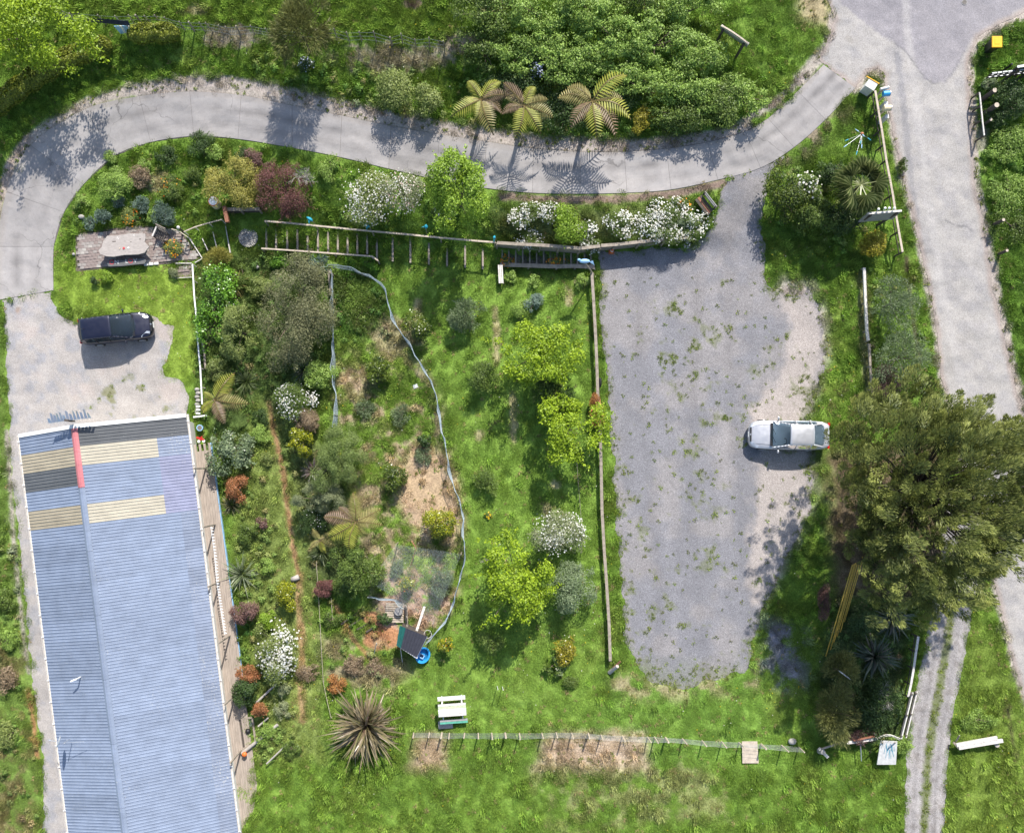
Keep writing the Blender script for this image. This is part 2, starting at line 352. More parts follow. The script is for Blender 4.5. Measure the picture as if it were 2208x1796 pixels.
def area(poly, col, amt=1.0, rag=22, seed=0, bare=1.0, soft=22, mask=None, sc=24):
    global gc, dry
    f = sdist(poly, GX, GY) + (fbm(GX, GY, sc, 500 + seed) - .5) * 2 * rag
    t = sstep(-soft, soft, f) * amt
    if mask is not None: t = t * mask
    gc = mix(gc, col, t); dry = np.maximum(dry, t * bare)
DRY = (.36, .29, .17); PINKS = (.385, .335, .29); STRAW = (.44, .32, .20); SOIL = (.17, .115, .08); RED = (.40, .20, .10); OLV = (.17, .18, .06)
lush = (.060, .125, .018); lime = (.155, .235, .030)
area([(-140,-140),(1100,-140),(1000,80),(700,80),(400,50),(-140,20)], lime, .35, 30, 1, 0)
area([(250,560),(420,590),(425,800),(360,840),(330,690),(120,650),(120,560)], (.16,.25,.03), .75, 10, 2, 0)
area([(880,560),(1270,600),(1300,1400),(1260,1560),(900,1560),(860,1450),(1000,1300),(1000,1000),(940,800),(840,620)], (.115,.205,.028), .6, 10, 3, 0)
area([(560,850),(680,900),(700,1100),(680,1300),(700,1640),(560,1640),(520,1300),(500,1000)], (.155,.195,.05), .6, 14, 4, 0)
area([(2100,-20),(2352,-60),(2352,1300),(2260,1000),(2150,640),(2110,300)], (.075,.155,.02), .6, 14, 5, 0)
area([(2100,1320),(2170,1420),(2240,1640),(2200,1948),(2050,1948),(2060,1500)], (.15,.22,.035), .6, 14, 6, 0)
area([(-140,660),(5,660),(20,1000),(60,1300),(90,1640),(90,1948),(-140,1948)], (.10,.165,.03), .7, 6, 7, 0)
area([(-140,1380),(40,1380),(70,1560),(80,1948),(-140,1948)], (.18,.13,.07), .6, 20, 8, .4, mask=sstep(.42,.6,n2))
area([(1380,1440),(1640,1440),(1680,1640),(1300,1640),(1250,1560),(1330,1500)], (.105,.2,.028), .8, 14, 9, 0)
area([(1310,1440),(1400,1475),(1600,1465),(1640,1440),(1640,1480),(1500,1500),(1330,1505)], DRY, .7, 10, 10, .8, mask=sstep(.4,.55,n2))
blob(500,78,70,24,(.33,.27,.20),.65,.7,1,.6,sc=11); blob(860,125,120,34,(.33,.27,.20),.6,.8,2,.6,sc=11); blob(890,10,26,12,(.2,.14,.11),.9,.4,3)
blob(1000,95,60,25,(.3,.23,.17),.7,.5,4); blob(420,25,30,12,DRY,.5,.5,5); blob(1065,20,30,20,DRY,.5,.5,6)
strip([a for a, b in DRV[3:]][:1] + [(x + 0, y - 9) for (x, y), b in DRV[3:17]], 12, PINKS, .95, 5, 1)
strip([(1607,270),(1560,292),(1460,305),(1350,312),(1200,308),(1049,288),(940,270),(843,252),(740,228),(640,205),(560,185),(500,176),(410,176),(300,190),(200,218),(120,262),(60,305),(25,355),(2,420)], 12, PINKS, .95, 4, 2)
strip([(60,300),(25,352),(4,405),(-8,470),(-14,560)], 9, (.33,.27,.22), .9, 3, 3)
strip([(1085,424),(1200,432),(1340,430),(1470,416),(1560,396)], 9, (.22,.155,.13), .9, 5, 4)
area([(1700,240),(1800,250),(1840,230),(1760,320),(1700,370),(1660,345)], (.21,.155,.12), .75, 12, 5, .7, mask=sstep(.42,.56,n2))
strip([(1607,262),(1660,228),(1700,195),(1730,165)], 7, (.34,.30,.26), .8, 5, 6); blob(1665,224,22,12,(.38,.32,.27),.9,.3,7)
area([(1722,-140),(1790,-140),(1790,60),(1722,40)], DRY, .85, 8, 11); strip([(1800,40),(1790,95),(1755,140),(1725,172)], 14, PINKS, .8, 6, 8)
for s_, ln in ((9, [(1844,190),(1869,158),(1897,146),(1912,186),(1936,319),(1970,453),(1989,538),(2010,640),(2024,719),(2034,820),(2120,1160),(2157,1295),(2190,1430),(2262,1640)]), (10, [(2352,-40),(2208,30),(2159,54),(2108,83),(2088,122),(2092,213),(2097,293),(2103,399),(2116,453),(2130,528),(2141,600),(2157,680),(2181,786),(2190,820),(2300,1250)])):
    strip(ln, 11, PINKS, .95, 5, s_)
blob(2132,590,22,34,PINKS,.9,.3,8); blob(2120,300,14,30,PINKS,.5,.3,9)
area(PINK, PINKS, .9, 10, 12, .9, mask=1 - .8 * sstep(.52,.62,n2))
area([(1640,1330),(1740,1360),(1735,1480),(1650,1480)], (.22,.22,.24), .85, 14, 13, .8, mask=sstep(.4,.5,n2))
RUN = [D(*q) for q in [(700,570),(790,590),(830,690),(900,790),(935,920),(965,1060),(962,1200),(930,1280),(880,1330),(800,1310),(770,1240),(740,1100),(700,900),(695,700)]]
area(RUN, (.30,.25,.14), .85, 6, 14, .5, mask=sstep(720,840,GY) * (1 - sstep(.40,.53,n2 * .6 + n3 * .4)))
area(RUN, (.045,.115,.02), .7, 6, 15, 0, mask=1 - sstep(690,760,GY))
area([D(*q) for q in [(860,930),(925,940),(950,1010),(960,1110),(880,1110),(830,1040),(830,980)]], STRAW, .95, 10, 16, 1.0)
area([D(*q) for q in [(790,1190),(950,1190),(950,1250),(900,1320),(790,1330),(780,1270)]], (.36,.26,.17), .85, 8, 17, .7, mask=1 - sstep(.45,.58,n2 * .5 + n3 * .5))
blob(828,1375,46,30,RED,.95,.3,10); blob(800,1330,20,16,RED,.9,.3,11)
strip([D(*q) for q in [(562,840),(572,900),(590,980),(603,1080),(612,1150),(625,1200)]], 5, (.33,.19,.10), .9, 5, 11, sc=9); strip([D(*q) for q in [(625,1200),(622,1260),(630,1330),(628,1440),(632,1500)]], 7, (.36,.24,.12), .8, 5, 12)
strip([D(*q) for q in [(700,1262),(735,1330),(770,1370)]], 4, RED, .7, 3, 13); strip([D(*q) for q in [(60,1440),(72,1520),(78,1577)]], 4, RED, .9, 2, 14)
strip([D(*q) for q in [(14,900),(30,1150),(50,1330),(60,1400)]], 4, PINKS, .8, 3, 15)
area([D(*q) for q in [(670,1330),(800,1330),(860,1400),(820,1440),(680,1430)]], (.27,.22,.13), .75, 14, 18, .7, mask=sstep(.4,.55,n2))
for i, (bx, by, rx, ry) in enumerate([(620,555,40,16),(330,380,40,20),(870,660,12,40),(1035,700,10,60),(1070,870,10,60),(1160,1010,14,12),(1140,1060,10,16),(1160,1130,20,14),(1000,905,14,16),(820,700,60,50),(740,800,30,40),(1215,585,20,12),(1185,620,12,30)]):
    bb = D(bx, by); blob(bb[0], bb[1], rx, ry, DRY, .55, .5, 20 + i, .7)
area([D(*q) for q in [(1140,1530),(1340,1525),(1350,1600),(1120,1600)]], (.44,.34,.23), .85, 14, 19, .8); area([D(*q) for q in [(870,1530),(930,1535),(930,1600),(860,1600)]], (.36,.26,.17), .8, 10, 20, .8)
area([(1130,1640),(1500,1640),(1600,1760),(1200,1790)], (.30,.26,.14), .35, 25, 26, .7, mask=sstep(.42,.55,n2))
strip([(1954,555),(1962,640),(1973,719),(1985,780)], 4, (.09,.06,.045), .9, 2, 16); strip([(2166,1500),(2180,1570),(2190,1640)], 3, (.08,.06,.04), .9, 1.5, 17)
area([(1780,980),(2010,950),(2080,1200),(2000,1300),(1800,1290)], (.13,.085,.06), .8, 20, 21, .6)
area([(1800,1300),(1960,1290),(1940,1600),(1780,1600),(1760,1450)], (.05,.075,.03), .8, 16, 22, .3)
strip([(1860,590),(1870,840)], 10, (.24,.2,.12), .5, 6, 18, .4)
area([(1180,455),(1480,440),(1470,505),(1190,520),(1060,500),(1070,450)], (.15,.165,.06), .6, 12, 23, .4)
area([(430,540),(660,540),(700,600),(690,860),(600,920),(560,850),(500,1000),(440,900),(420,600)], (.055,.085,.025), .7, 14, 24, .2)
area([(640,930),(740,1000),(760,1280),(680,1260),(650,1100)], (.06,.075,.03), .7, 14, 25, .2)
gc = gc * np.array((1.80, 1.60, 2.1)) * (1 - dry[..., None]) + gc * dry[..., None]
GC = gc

def samp(field, px, py):
    x = np.clip((np.asarray(px, float) - gx[0]) / STEP, 0, len(gx) - 1.001); y = np.clip((np.asarray(py, float) - gy[0]) / STEP, 0, len(gy) - 1.001)
    i = x.astype(int); j = y.astype(int); u = x - i; v = y - j
    if field.ndim == 3: u = u[..., None]; v = v[..., None]
    return (field[j, i] * (1 - u) + field[j, i + 1] * u) * (1 - v) + (field[j + 1, i] * (1 - u) + field[j + 1, i + 1] * u) * v
def Pn(px, py, z):
    k = (H - z) / (H * PXM); return np.stack([(px - CX) * k, -(py - CY) * k, z], -1)

# ground sheet: fine where the photo looks, reaching far beyond it
ex = np.array([-30000, -12000, -5000, -2200, -1100, -600, -300.]); ex2 = np.array([2500, 2800, 3300, 4400, 7200, 14000, 32000.])
ey = np.array([-30000, -12000, -5000, -2200, -1100, -600, -300.]); ey2 = np.array([2100, 2400, 2900, 4000, 7000, 14000, 32000.])
ax_ = np.concatenate([ex, gx, ex2]); ay_ = np.concatenate([ey, gy, ey2]); AX, AY = np.meshgrid(ax_, ay_)
Zg = samp(GH, AX, AY); low = np.maximum.reduce([fD, fR, fT - 0, fP, fY, fPa, fP2])
Zg = Zg - .09 * sstep(0, 6, samp(low, AX, AY)) - .25 * sstep(20, 30, samp(fH, AX, AY))
inb = (AX >= gx[0]) & (AX <= gx[-1]) & (AY >= gy[0]) & (AY <= gy[-1])
Cg = samp(GC, AX, AY); Cg[~inb] = (.11, .17, .035)
ny, nx = AX.shape; idx = np.arange(nx * ny).reshape(ny, nx)
Fg = np.stack([idx[:-1, :-1], idx[1:, :-1], idx[1:, 1:], idx[:-1, 1:]], -1).reshape(-1, 4)
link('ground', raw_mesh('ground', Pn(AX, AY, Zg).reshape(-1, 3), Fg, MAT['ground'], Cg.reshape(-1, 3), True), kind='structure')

def zone(name, f, col, mat, dz=.015):
    gyv, gxv = np.gradient(f, STEP); g2 = gxv**2 + gyv**2 + 1e-6
    neg = f < 0; k = np.clip(-f / g2, 0, 6) * neg
    sx = GX + np.clip(gxv * k, -STEP, STEP); sy = GY + np.clip(gyv * k, -STEP, STEP)
    q = (f[:-1, :-1] > 0) | (f[1:, :-1] > 0) | (f[:-1, 1:] > 0) | (f[1:, 1:] > 0)
    id2 = np.arange(GX.size).reshape(GX.shape)
    F = np.stack([id2[:-1, :-1], id2[1:, :-1], id2[1:, 1:], id2[:-1, 1:]], -1)[q]
    u, inv = np.unique(F.ravel(), return_inverse=True)
    px = sx.ravel()[u]; py = sy.ravel()[u]
    V = Pn(px, py, hh(px, py) + dz)
    return link(name, raw_mesh(name, V, inv.reshape(-1, 4), mat, col.reshape(-1, 3)[u], True), kind='structure')
# road colour: light chip seal, older smooth seal at the junction, dark wheel line, pale gravel verge
rc = np.zeros(GX.shape + (3,)) + np.array((.44, .42, .395))
rc = mix(rc, (.40, .385, .375), sstep(.4, .7, n2)); rc = mix(rc, (.33, .315, .33), sstep(-3, 4, sdist(ASPH, GX, GY) + (n3 - .5) * 14) * .95)
rc = mix(rc, (.24, .24, .26), (1 - sstep(3, 11, ldist([(1935,120),(1945,200),(1955,300),(1968,420),(1990,560),(2012,700)], GX, GY) + (n3 - .5) * 10)) * .55)
rc = mix(rc, (.50, .48, .46), (1 - sstep(3, 13, ldist([(1950,-140),(1955,60),(1975,200),(2000,420),(2035,650),(2090,900)], GX, GY))) * .55)
rc = mix(rc, (.34, .32, .29), sstep(.45, .7, n3) * (1 - sstep(0, 14, ldist([(1784,0),(1800,60),(1850,100),(1900,140),(1930,170)], GX, GY))) * .8)
rc = mix(rc, (.40, .345, .31), 1 - sstep(2, 14, fR))
rc = mix(rc, (.16, .16, .17), (1 - sstep(.4, 2.6, np.minimum(ldist([(1930,95),(1952,110),(1972,138),(1993,168),(2012,180),(2040,177),(2058,152),(2080,112)], GX, GY), ldist([(2038,475),(2060,486),(2085,488),(2098,500)], GX, GY)) + (n3 - .5) * 3)) * .6)
zone('road', fR, rc * np.array((.84,.825,.82)), MAT['road'])
tc = np.zeros(GX.shape + (3,)) + np.array((.43, .40, .385)); tc = mix(tc, (.34, .31, .29), sstep(.5, .7, n3))
CS = [(2075,1150),(2060,1250),(2045,1361),(2030,1460),(2012,1560),(2000,1640),(1985,1948)]
for off_, am in ((-24, -.16), (-15, .10), (21, -.14), (30, .10)):
    tc = tc * (1 + am * np.exp(-((ldist([(x + off_, y) for x, y in CS], GX, GY)) / 5)**2)[..., None])
tc = mix(tc, (.16, .19, .06), (1 - sstep(4, 13, ldist(CS, GX, GY) + (n3 - .5) * 14)) * .85)
zone('gravel_track', fT, tc * .8, MAT['gravel'], .02)
pc = np.zeros(GX.shape + (3,)) + np.array((.275, .27, .275)); pc = mix(pc, (.335, .315, .30), sstep(.42, .68, n1))
pc = mix(pc, (.48, .425, .375), sstep(-8, 18, sdist(PINK, GX, GY) + (n2 - .5) * 40)); pc = mix(pc, (.36, .33, .31), (1 - sstep(0, 20, fP)) * .6)
weed = sstep(.615, .70, fbm(GX, GY, 15, 91) * .62 + fbm(GX, GY, 60, 95) * .38 + .07 * np.exp(-((GX - (1520 - (GY - 800) * .02)) / 45)**2) * (GY > 640) * (GY < 1230)
             + .07 * (1 - sstep(4, 34, fP)) + .06 * sstep(1380, 1470, GY)) * (GY > 600)
weed = np.maximum(weed, .75 * sstep(1400, 1480, GY + (n2 - .5) * 60) * (fP > 0))
for lx, am in ((1395, -.10), (1432, .07), (1500, -.12), (1548, .08), (1590, -.10)):
    lw = np.exp(-((GX - lx - (GY - 900) * .03 - 14 * np.sin(GY / 170.0 + lx)) / 13)**2) * (.4 + .9 * n1); pc = pc * (1 + am * lw[..., None])
pc = mix(pc, (.17, .165, .17), (1 - sstep(0, 26, np.sqrt(((GX - 1612) / .8)**2 + ((GY - 700) / 2.2)**2) + (n3 - .5) * 26)) * .25)
pc = mix(pc, (.20, .22, .10), weed * .55)
zone('carpark', fP, pc * np.array((.80,.80,.835)), MAT['gravel'])
yc = np.zeros(GX.shape + (3,)) + np.array((.42, .39, .36)); yc = mix(yc, (.345, .34, .345), sstep(.45, .7, n2)); yc = mix(yc, (.46, .40, .36), sstep(.55, .75, n1) * .7)
yc = mix(yc, (.30, .20, .13), (1 - sstep(3, 9, np.sqrt((GX - 39)**2 + (GY - 668)**2) + (n3 - .5) * 10)) * .6)
yweed = sstep(.62, .68, n2) * sstep(780, 840, GY) * (GX > 180)
yc = mix(yc, (.22, .22, .08), yweed * .7)
zone('yard', fY, yc * np.array((.88,.87,.88)), MAT['road'])

# driveway: dark joint bed with cast slabs on it
zone('driveway', fD, np.zeros(GX.shape + (3,)) + .1, MAT['joint'], .012)
drv = COL.objects['driveway']
def crs(p, i, t):
    p0 = np.array(p[max(i - 1, 0)], float); p1 = np.array(p[i], float); p2 = np.array(p[i + 1], float); p3 = np.array(p[min(i + 2, len(p) - 1)], float)
    return .5 * ((2 * p1) + (-p0 + p2) * t + (2 * p0 - 5 * p1 + 4 * p2 - p3) * t * t + (-p0 + 3 * p1 - 3 * p2 + p3) * t**3)
EO = [a for a, b in DRV]; EI = [b for a, b in DRV]
for i in range(len(DRV) - 1):
    NL, NA = 12, 14; V = []; C = []
    for a in range(NL + 1):
        t = .0025 + .995 * a / NL; o_ = crs(EO, i, t); n_ = crs(EI, i, t)
        for c in range(NA + 1):
            s = c / NA; q = o_ * (1 - s) + n_ * s; V.append(Pn(q[0], q[1], float(hh(q[0], q[1])) + .035))
            tr = math.exp(-((s - .36) / .10)**2) * .8 + math.exp(-((s - .70) / .11)**2) * .55
            nn = float(fbm(np.array(q[0]), np.array(q[1]), 40, 97)); k = 1.05 - .42 * tr * min(1.3, max(.25, (nn - .25) * 2.4))
            k *= .93 + .07 * min(1, min(s, 1 - s) * 8); col = np.array((.325, .304, .292)) * k
            if s < .14: col = col * .93 + np.array((.02, .012, .004))
            C.append(col)
    W = NA + 1; top = len(V); ring = [a * W for a in range(NL + 1)] + [NL * W + c for c in range(1, W)] + [a * W + NA for a in range(NL - 1, -1, -1)] + [c for c in range(NA - 1, 0, -1)]
    F = [(a * W + c, a * W + c + 1, (a + 1) * W + c + 1, (a + 1) * W + c) for a in range(NL) for c in range(NA)]
    for r_ in ring: v = V[r_].copy(); v[2] -= .12; V.append(v); C.append(np.array((.26, .24, .22)))
    n_ = len(ring); F += [(ring[k], top + k, top + (k + 1) % n_, ring[(k + 1) % n_]) for k in range(n_)]
    link('slab', raw_mesh('slab', np.array(V), F, MAT['concrete'], np.array(C)), drv)

# patio: bed + brick pavers, and small separate pad
zone('patio', fPa, np.zeros(GX.shape + (3,)) + np.array((.16, .13, .11)), MAT['gravel'], .012)
zone('path', fP2, np.zeros(GX.shape + (3,)) + np.array((.25, .20, .18)), MAT['gravel'], .012)
pat = COL.objects['patio']; pad = COL.objects['path']
def paver_mat(nm, c): return solid(nm, c, .9, .3, 10, bmp=.3)
pm = [paver_mat('paver_brown', (.255, .205, .185)), paver_mat('paver_grey', (.31, .275, .25)), paver_mat('paver_pale', (.40, .37, .33))]
pmesh = []
for m_ in pm:
    mb = MB(); mb.prism([(-.125, -.085), (.125, -.085), (.125, .085), (-.125, .085)], 0, .045); me = bpy.data.meshes.new('brick'); me.from_pydata([tuple(v) for v in mb.v], [], mb.f); me.materials.append(m_); pmesh.append(me)
pu = Vector((math.cos(math.radians(5)), math.sin(math.radians(5)), 0)); pv = Vector((-pu.y, pu.x, 0)); po = G(165, 585)
cnt = 0
for r_ in range(-3, 19):
    for c_ in range(-3, 33):
        q = po + pu * (c_ * .262 + (r_ % 2) * .13) + pv * (r_ * .18); px, py = topx((q.x, q.y, -3.4))
        for poly, par, z_ in ((PATIO, pat, 4.6), (PAD2, pad, 4)):
            if float(sdist(poly, np.array([px]), np.array([py]))[0]) > z_ and cnt < 420:
                z = float(hh(px, py)); me = pmesh[rnd.choices((0, 1, 2), (10, 5, 1.2))[0]]
                o = link('brick', me, par, (q.x, q.y, z + .018 + rnd.uniform(-.006, .008))); o.rotation_euler = (rnd.uniform(-.02, .02), rnd.uniform(-.02, .02), math.radians(5) + rnd.uniform(-.03, .03)); cnt += 1
print('pavers', cnt)

# ------------------------------------------------------------------ grass and gravel as stuff: instanced tufts on a painted density
def inst_stuff(name, pts, rot, scl, tint, V, F, shade, mat, label=None):
    nb = len(V); n = len(pts)
    me = bpy.data.meshes.new(name); co = np.concatenate([V, pts]).astype(np.float32)
    me.vertices.add(nb + n); me.vertices.foreach_set('co', co.ravel())
    k = F.shape[1]; me.loops.add(len(F) * k); me.loops.foreach_set('vertex_index', F.astype(np.int32).ravel())
    me.polygons.add(len(F)); me.polygons.foreach_set('loop_start', np.arange(0, len(F) * k, k, dtype=np.int32)); me.polygons.foreach_set('loop_total', np.full(len(F), k, np.int32))
    me.update(calc_edges=True)
    def at(nm, typ, arr, fld):
        a = me.attributes.new(nm, typ, 'POINT'); a.data.foreach_set(fld, np.asarray(arr, np.float32).ravel())
    isp = np.zeros(nb + n, bool); isp[nb:] = True
    a = me.attributes.new('is_point', 'BOOLEAN', 'POINT'); a.data.foreach_set('value', isp)
    at('rot', 'FLOAT_VECTOR', np.concatenate([np.zeros((nb, 3)), rot]), 'vector'); at('scl', 'FLOAT_VECTOR', np.concatenate([np.ones((nb, 3)), scl]), 'vector')
    T = np.ones((nb + n, 4)); T[nb:, :3] = tint; at('tint', 'FLOAT_COLOR', T, 'color')
    S = np.ones((nb + n, 4)); S[:nb, :3] = shade; at('shade', 'FLOAT_COLOR', S, 'color')
    me.materials.append(mat)
    ng = bpy.data.node_groups.new(name + '_scatter', 'GeometryNodeTree')
    ng.interface.new_socket('Geometry', in_out='INPUT', socket_type='NodeSocketGeometry'); ng.interface.new_socket('Geometry', in_out='OUTPUT', socket_type='NodeSocketGeometry')
    N = ng.nodes; Lk = ng.links; gi = N.new('NodeGroupInput'); go = N.new('NodeGroupOutput')
    def na(nm, dt):
        q = N.new('GeometryNodeInputNamedAttribute'); q.data_type = dt; q.inputs[0].default_value = nm; return [s for s in q.outputs if s.enabled][0]
    sg = N.new('GeometryNodeSeparateGeometry'); sg.domain = 'POINT'; Lk.new(gi.outputs[0], sg.inputs[0]); Lk.new(na('is_point', 'BOOLEAN'), sg.inputs['Selection'])
    ip = N.new('GeometryNodeInstanceOnPoints'); Lk.new(sg.outputs[0], ip.inputs['Points']); Lk.new(sg.outputs[1], ip.inputs['Instance'])
    e2r = N.new('FunctionNodeEulerToRotation'); Lk.new(na('rot', 'FLOAT_VECTOR'), e2r.inputs[0])
    Lk.new(e2r.outputs[0], ip.inputs['Rotation']); Lk.new(na('scl', 'FLOAT_VECTOR'), ip.inputs['Scale']); Lk.new(ip.outputs[0], go.inputs[0])
    o = link(name, me, kind='stuff', label=label); md = o.modifiers.new('scatter', 'NODES'); md.node_group = ng; return o
def tuft(nb, rad, h0, h1, w, lean, seed):
    r = np.random.default_rng(seed); V = []; F = []; S = []
    for i in range(nb):
        a = r.random() * 6.283; d = rad * math.sqrt(r.random()); x, y = d * math.cos(a), d * math.sin(a); h = r.uniform(h0, h1); b = r.random() * 6.283; l_ = r.uniform(.3, 1) * lean * h
        ux, uy = math.cos(b), math.sin(b); wx, wy = -uy * w / 2, ux * w / 2; s = r.uniform(.6, 1.45)
        k = len(V); V += [(x - wx, y - wy, -.02), (x + wx, y + wy, -.02), (x + wx * .8 + ux * l_ * .4, y + wy * .8 + uy * l_ * .4, h * .6), (x - wx * .8 + ux * l_ * .4, y - wy * .8 + uy * l_ * .4, h * .6), (x + ux * l_, y + uy * l_, h)]
        F += [(k, k + 1, k + 2), (k, k + 2, k + 3), (k + 3, k + 2, k + 4)]; S += [(s, s, s * .9)] * 5
    return np.array(V), np.array(F), np.array(S)
def scatter(n, dens, seed):
    r = np.random.default_rng(seed); px = r.uniform(-60, 2270, n); py = r.uniform(-60, 1860, n); keep = r.random(n) < samp(dens, px, py)
    return px[keep], py[keep], r
solidm = np.maximum.reduce([fD + 3, fR, fT, fP, fY, fPa, fP2, fH - 6, 24 - np.sqrt((GX - 536)**2 + (GY - 513)**2), sdist([(826,1296),(876,1296),(876,1348),(826,1348)], GX, GY) + 4, sdist([(1598,1594),(1636,1594),(1640,1648),(1598,1648)], GX, GY) + 4])
grassy = (1 - sstep(-1, 3, solidm)) * (1 - .93 * dry)
long_ = np.clip(sstep(.42, .62, n1 * .5 + n2 * .5), 0, 1)
def lng(poly, v, soft=15):
    global long_
    t = sstep(-soft, soft, sdist(poly, GX, GY)); long_ = long_ * (1 - t) + v * t
lng([(880,560),(1270,600),(1310,1400),(1290,1560),(900,1560),(860,1450),(1000,1300),(1000,1000),(940,800),(840,620)], .03)
lng([(110,600),(420,590),(430,840),(340,850),(330,700),(120,660)], .0); lng([(1320,1440),(1740,1440),(1760,1640),(1300,1600)], .08); lng([(560,850),(690,900),(720,1640),(600,1640)], .2)
lng([(1620,540),(1860,580),(1880,900),(1760,1000),(1700,700)], .25); lng(RUN, .45); lng([(-140,-140),(1000,-140),(1000,80),(-140,40)], .75); lng([(540,130),(1000,130),(1100,280),(800,240),(540,170)], .95)
lng([(160,70),(540,130),(560,170),(300,180),(120,250),(0,330),(0,200)], .6)
px, py, r = scatter(64000, grassy, 1)
col = samp(GC, px, py) * r.uniform(.75, 1.35, (len(px), 1)) * np.array((1, 1, 1)) + r.normal(0, .006, (len(px), 3)); col = np.clip(col, .01, 1)
V, F, S = tuft(90, .30, .03, .085, .022, .9, 5); s = r.uniform(.7, 1.3, (len(px), 1)) * np.ones((1, 3)); lo = samp(long_, px, py); s[:, 2] *= .6 + lo * 1.2
inst_stuff('grass', Pn(px, py, hh(px, py)), np.stack([0 * px, 0 * px, r.random(len(px)) * 6.28], 1), s, col, V, F, S, MAT['blade'])
px, py, r = scatter(45000, grassy * long_ * .55, 2)
col = samp(GC, px, py) * r.uniform(.7, 1.7, (len(px), 1)); V, F, S = tuft(60, .17, .08, .24, .026, 1.0, 6); s = r.uniform(.55, 1.35, (len(px), 1)) * np.ones((1, 3))
inst_stuff('long_grass', Pn(px, py, hh(px, py)), np.stack([0 * px, 0 * px, r.random(len(px)) * 6.28], 1), s, col, V, F, S, MAT['blade'])
wd = np.clip((fP > 2) * (GY > 590) * .045 + weed * (fP > 2) * .7 + yweed * (fY > 3) * .4 + .8 * (1 - sstep(4, 11, ldist(CS, GX, GY))) * (fT > 0) + .25 * (np.abs(fP) < 9) + .35 * dry * (solidm < 0) * (n3 > .5), 0, 1)
px, py, r = scatter(90000, wd, 3)
col = np.array((.17, .235, .05)) * r.uniform(.6, 1.4, (len(px), 1)) + np.array((.05, .02, 0)) * r.random((len(px), 1)); V, F, S = tuft(22, .09, .02, .06, .03, 1.6, 7); s = r.uniform(.5, 1.5, (len(px), 1)) * np.ones((1, 3))
inst_stuff('weeds', Pn(px, py, hh(px, py) + .01), np.stack([0 * px, 0 * px, r.random(len(px)) * 6.28], 1), s, col, V, F, S, MAT['blade'])
px, py, r = scatter(7000, grassy * sstep(.5, .62, n1) * .6, 12); col = np.where(r.random((len(px), 1)) < .6, np.array((.62, .48, .03)), np.array((.62, .60, .50)))
Vw = np.array([(.03 * math.cos(a), .03 * math.sin(a), .10) for a in [k * math.pi / 3 for k in range(6)]] + [(0, 0, .115)]); Fw = np.array([(6, k, (k + 1) % 6) for k in range(6)])
inst_stuff('wildflowers', Pn(px, py, hh(px, py)), np.stack([0 * px, 0 * px, r.random(len(px)) * 6.28], 1), r.uniform(.5, 1.2, (len(px), 1)) * np.ones((1, 3)), col, Vw, Fw, np.ones((7, 3)), MAT['blade'])
px, py, r = scatter(9000, grassy * (.15 + sstep(.45, .6, n2)), 13); col = np.array((.30, .24, .12)) * r.uniform(.6, 1.4, (len(px), 1)); V, F, Sx = tuft(16, .12, .02, .07, .028, 2.6, 15)
inst_stuff('dry_grass', Pn(px, py, hh(px, py) + .03), np.stack([0 * px, 0 * px, r.random(len(px)) * 6.28], 1), r.uniform(.5, 1.3, (len(px), 1)) * np.ones((1, 3)), col, V, F, Sx, MAT['blade'])
# leafy undergrowth in the planted strips
ug = np.zeros(GX.shape)
for pl_, v_ in (([(428,560),(700,560),(690,860),(640,930),(760,1290),(700,1330),(640,1180),(600,900),(560,840),(560,980),(600,1200),(625,1400),(640,1640),(540,1640),(515,1400),(480,1180),(450,960),(430,800)], .5), ([(540,130),(640,120),(980,150),(1600,190),(1560,280),(1350,300),(1100,290),(840,255),(700,215),(560,175)], .55), ([(130,480),(200,400),(320,330),(480,310),(700,350),(1000,420),(1060,440),(1050,500),(720,480),(430,460),(300,480)], .30), ([(1790,1290),(1970,1290),(1950,1590),(1790,1590)], .6), ([(1650,380),(1880,330),(1930,540),(1860,560),(1680,500)], .4), ([(690,1270),(800,1290),(850,1420),(790,1480),(700,1440)], .35), ([(2110,180),(2230,160),(2260,420),(2125,400)], .5), ([(-100,1180),(40,1180),(75,1560),(80,1800),(-100,1800)], .4), ([(700,590),(810,600),(850,700),(840,740),(700,740)], .6), ([(1860,580),(1960,580),(2000,830),(1890,830)], .35)):
    ug = np.maximum(ug, sstep(-12, 12, sdist(pl_, GX, GY) + (n2 - .5) * 30) * v_)
ug = ug * (1 - sstep(-3, 2, solidm)) * (.3 + .9 * sstep(.38, .6, n3)) * (1 - .8 * (ldist([D(*q) for q in [(562,830),(572,900),(590,980),(603,1080),(612,1150),(625,1200),(628,1440),(632,1500)]], GX, GY) < 13))
px, py, r = scatter(20000, ug, 8); kk = r.random((len(px), 1)); col = samp(GC, px, py) * .5 * r.uniform(.7, 1.6, (len(px), 1)) + np.where(kk < .72, np.array((.05, .10, .02)), np.where(kk < .9, np.array((.14, .15, .05)), np.array((.16, .10, .06)))) * r.uniform(.5, 1.3, (len(px), 1))
gq = np.random.default_rng(77); nq = 70; dq = gq.normal(size=(nq, 3)); dq[:, 2] = np.abs(dq[:, 2]); dq /= np.linalg.norm(dq, axis=1)[:, None]; cq = dq * gq.uniform(.5, 1.1, (nq, 1)) * np.array((.24, .24, .26)); tq = np.cross(dq, gq.normal(size=(nq, 3))); tq /= np.linalg.norm(tq, axis=1)[:, None]; bq_ = np.cross(dq, tq)
Vq = np.stack([cq - tq * .05, cq + bq_ * .028, cq + tq * .05, cq - bq_ * .028], 1).reshape(-1, 3); sq = np.repeat(gq.uniform(.6, 1.5, nq), 4)[:, None] * np.ones((1, 3))
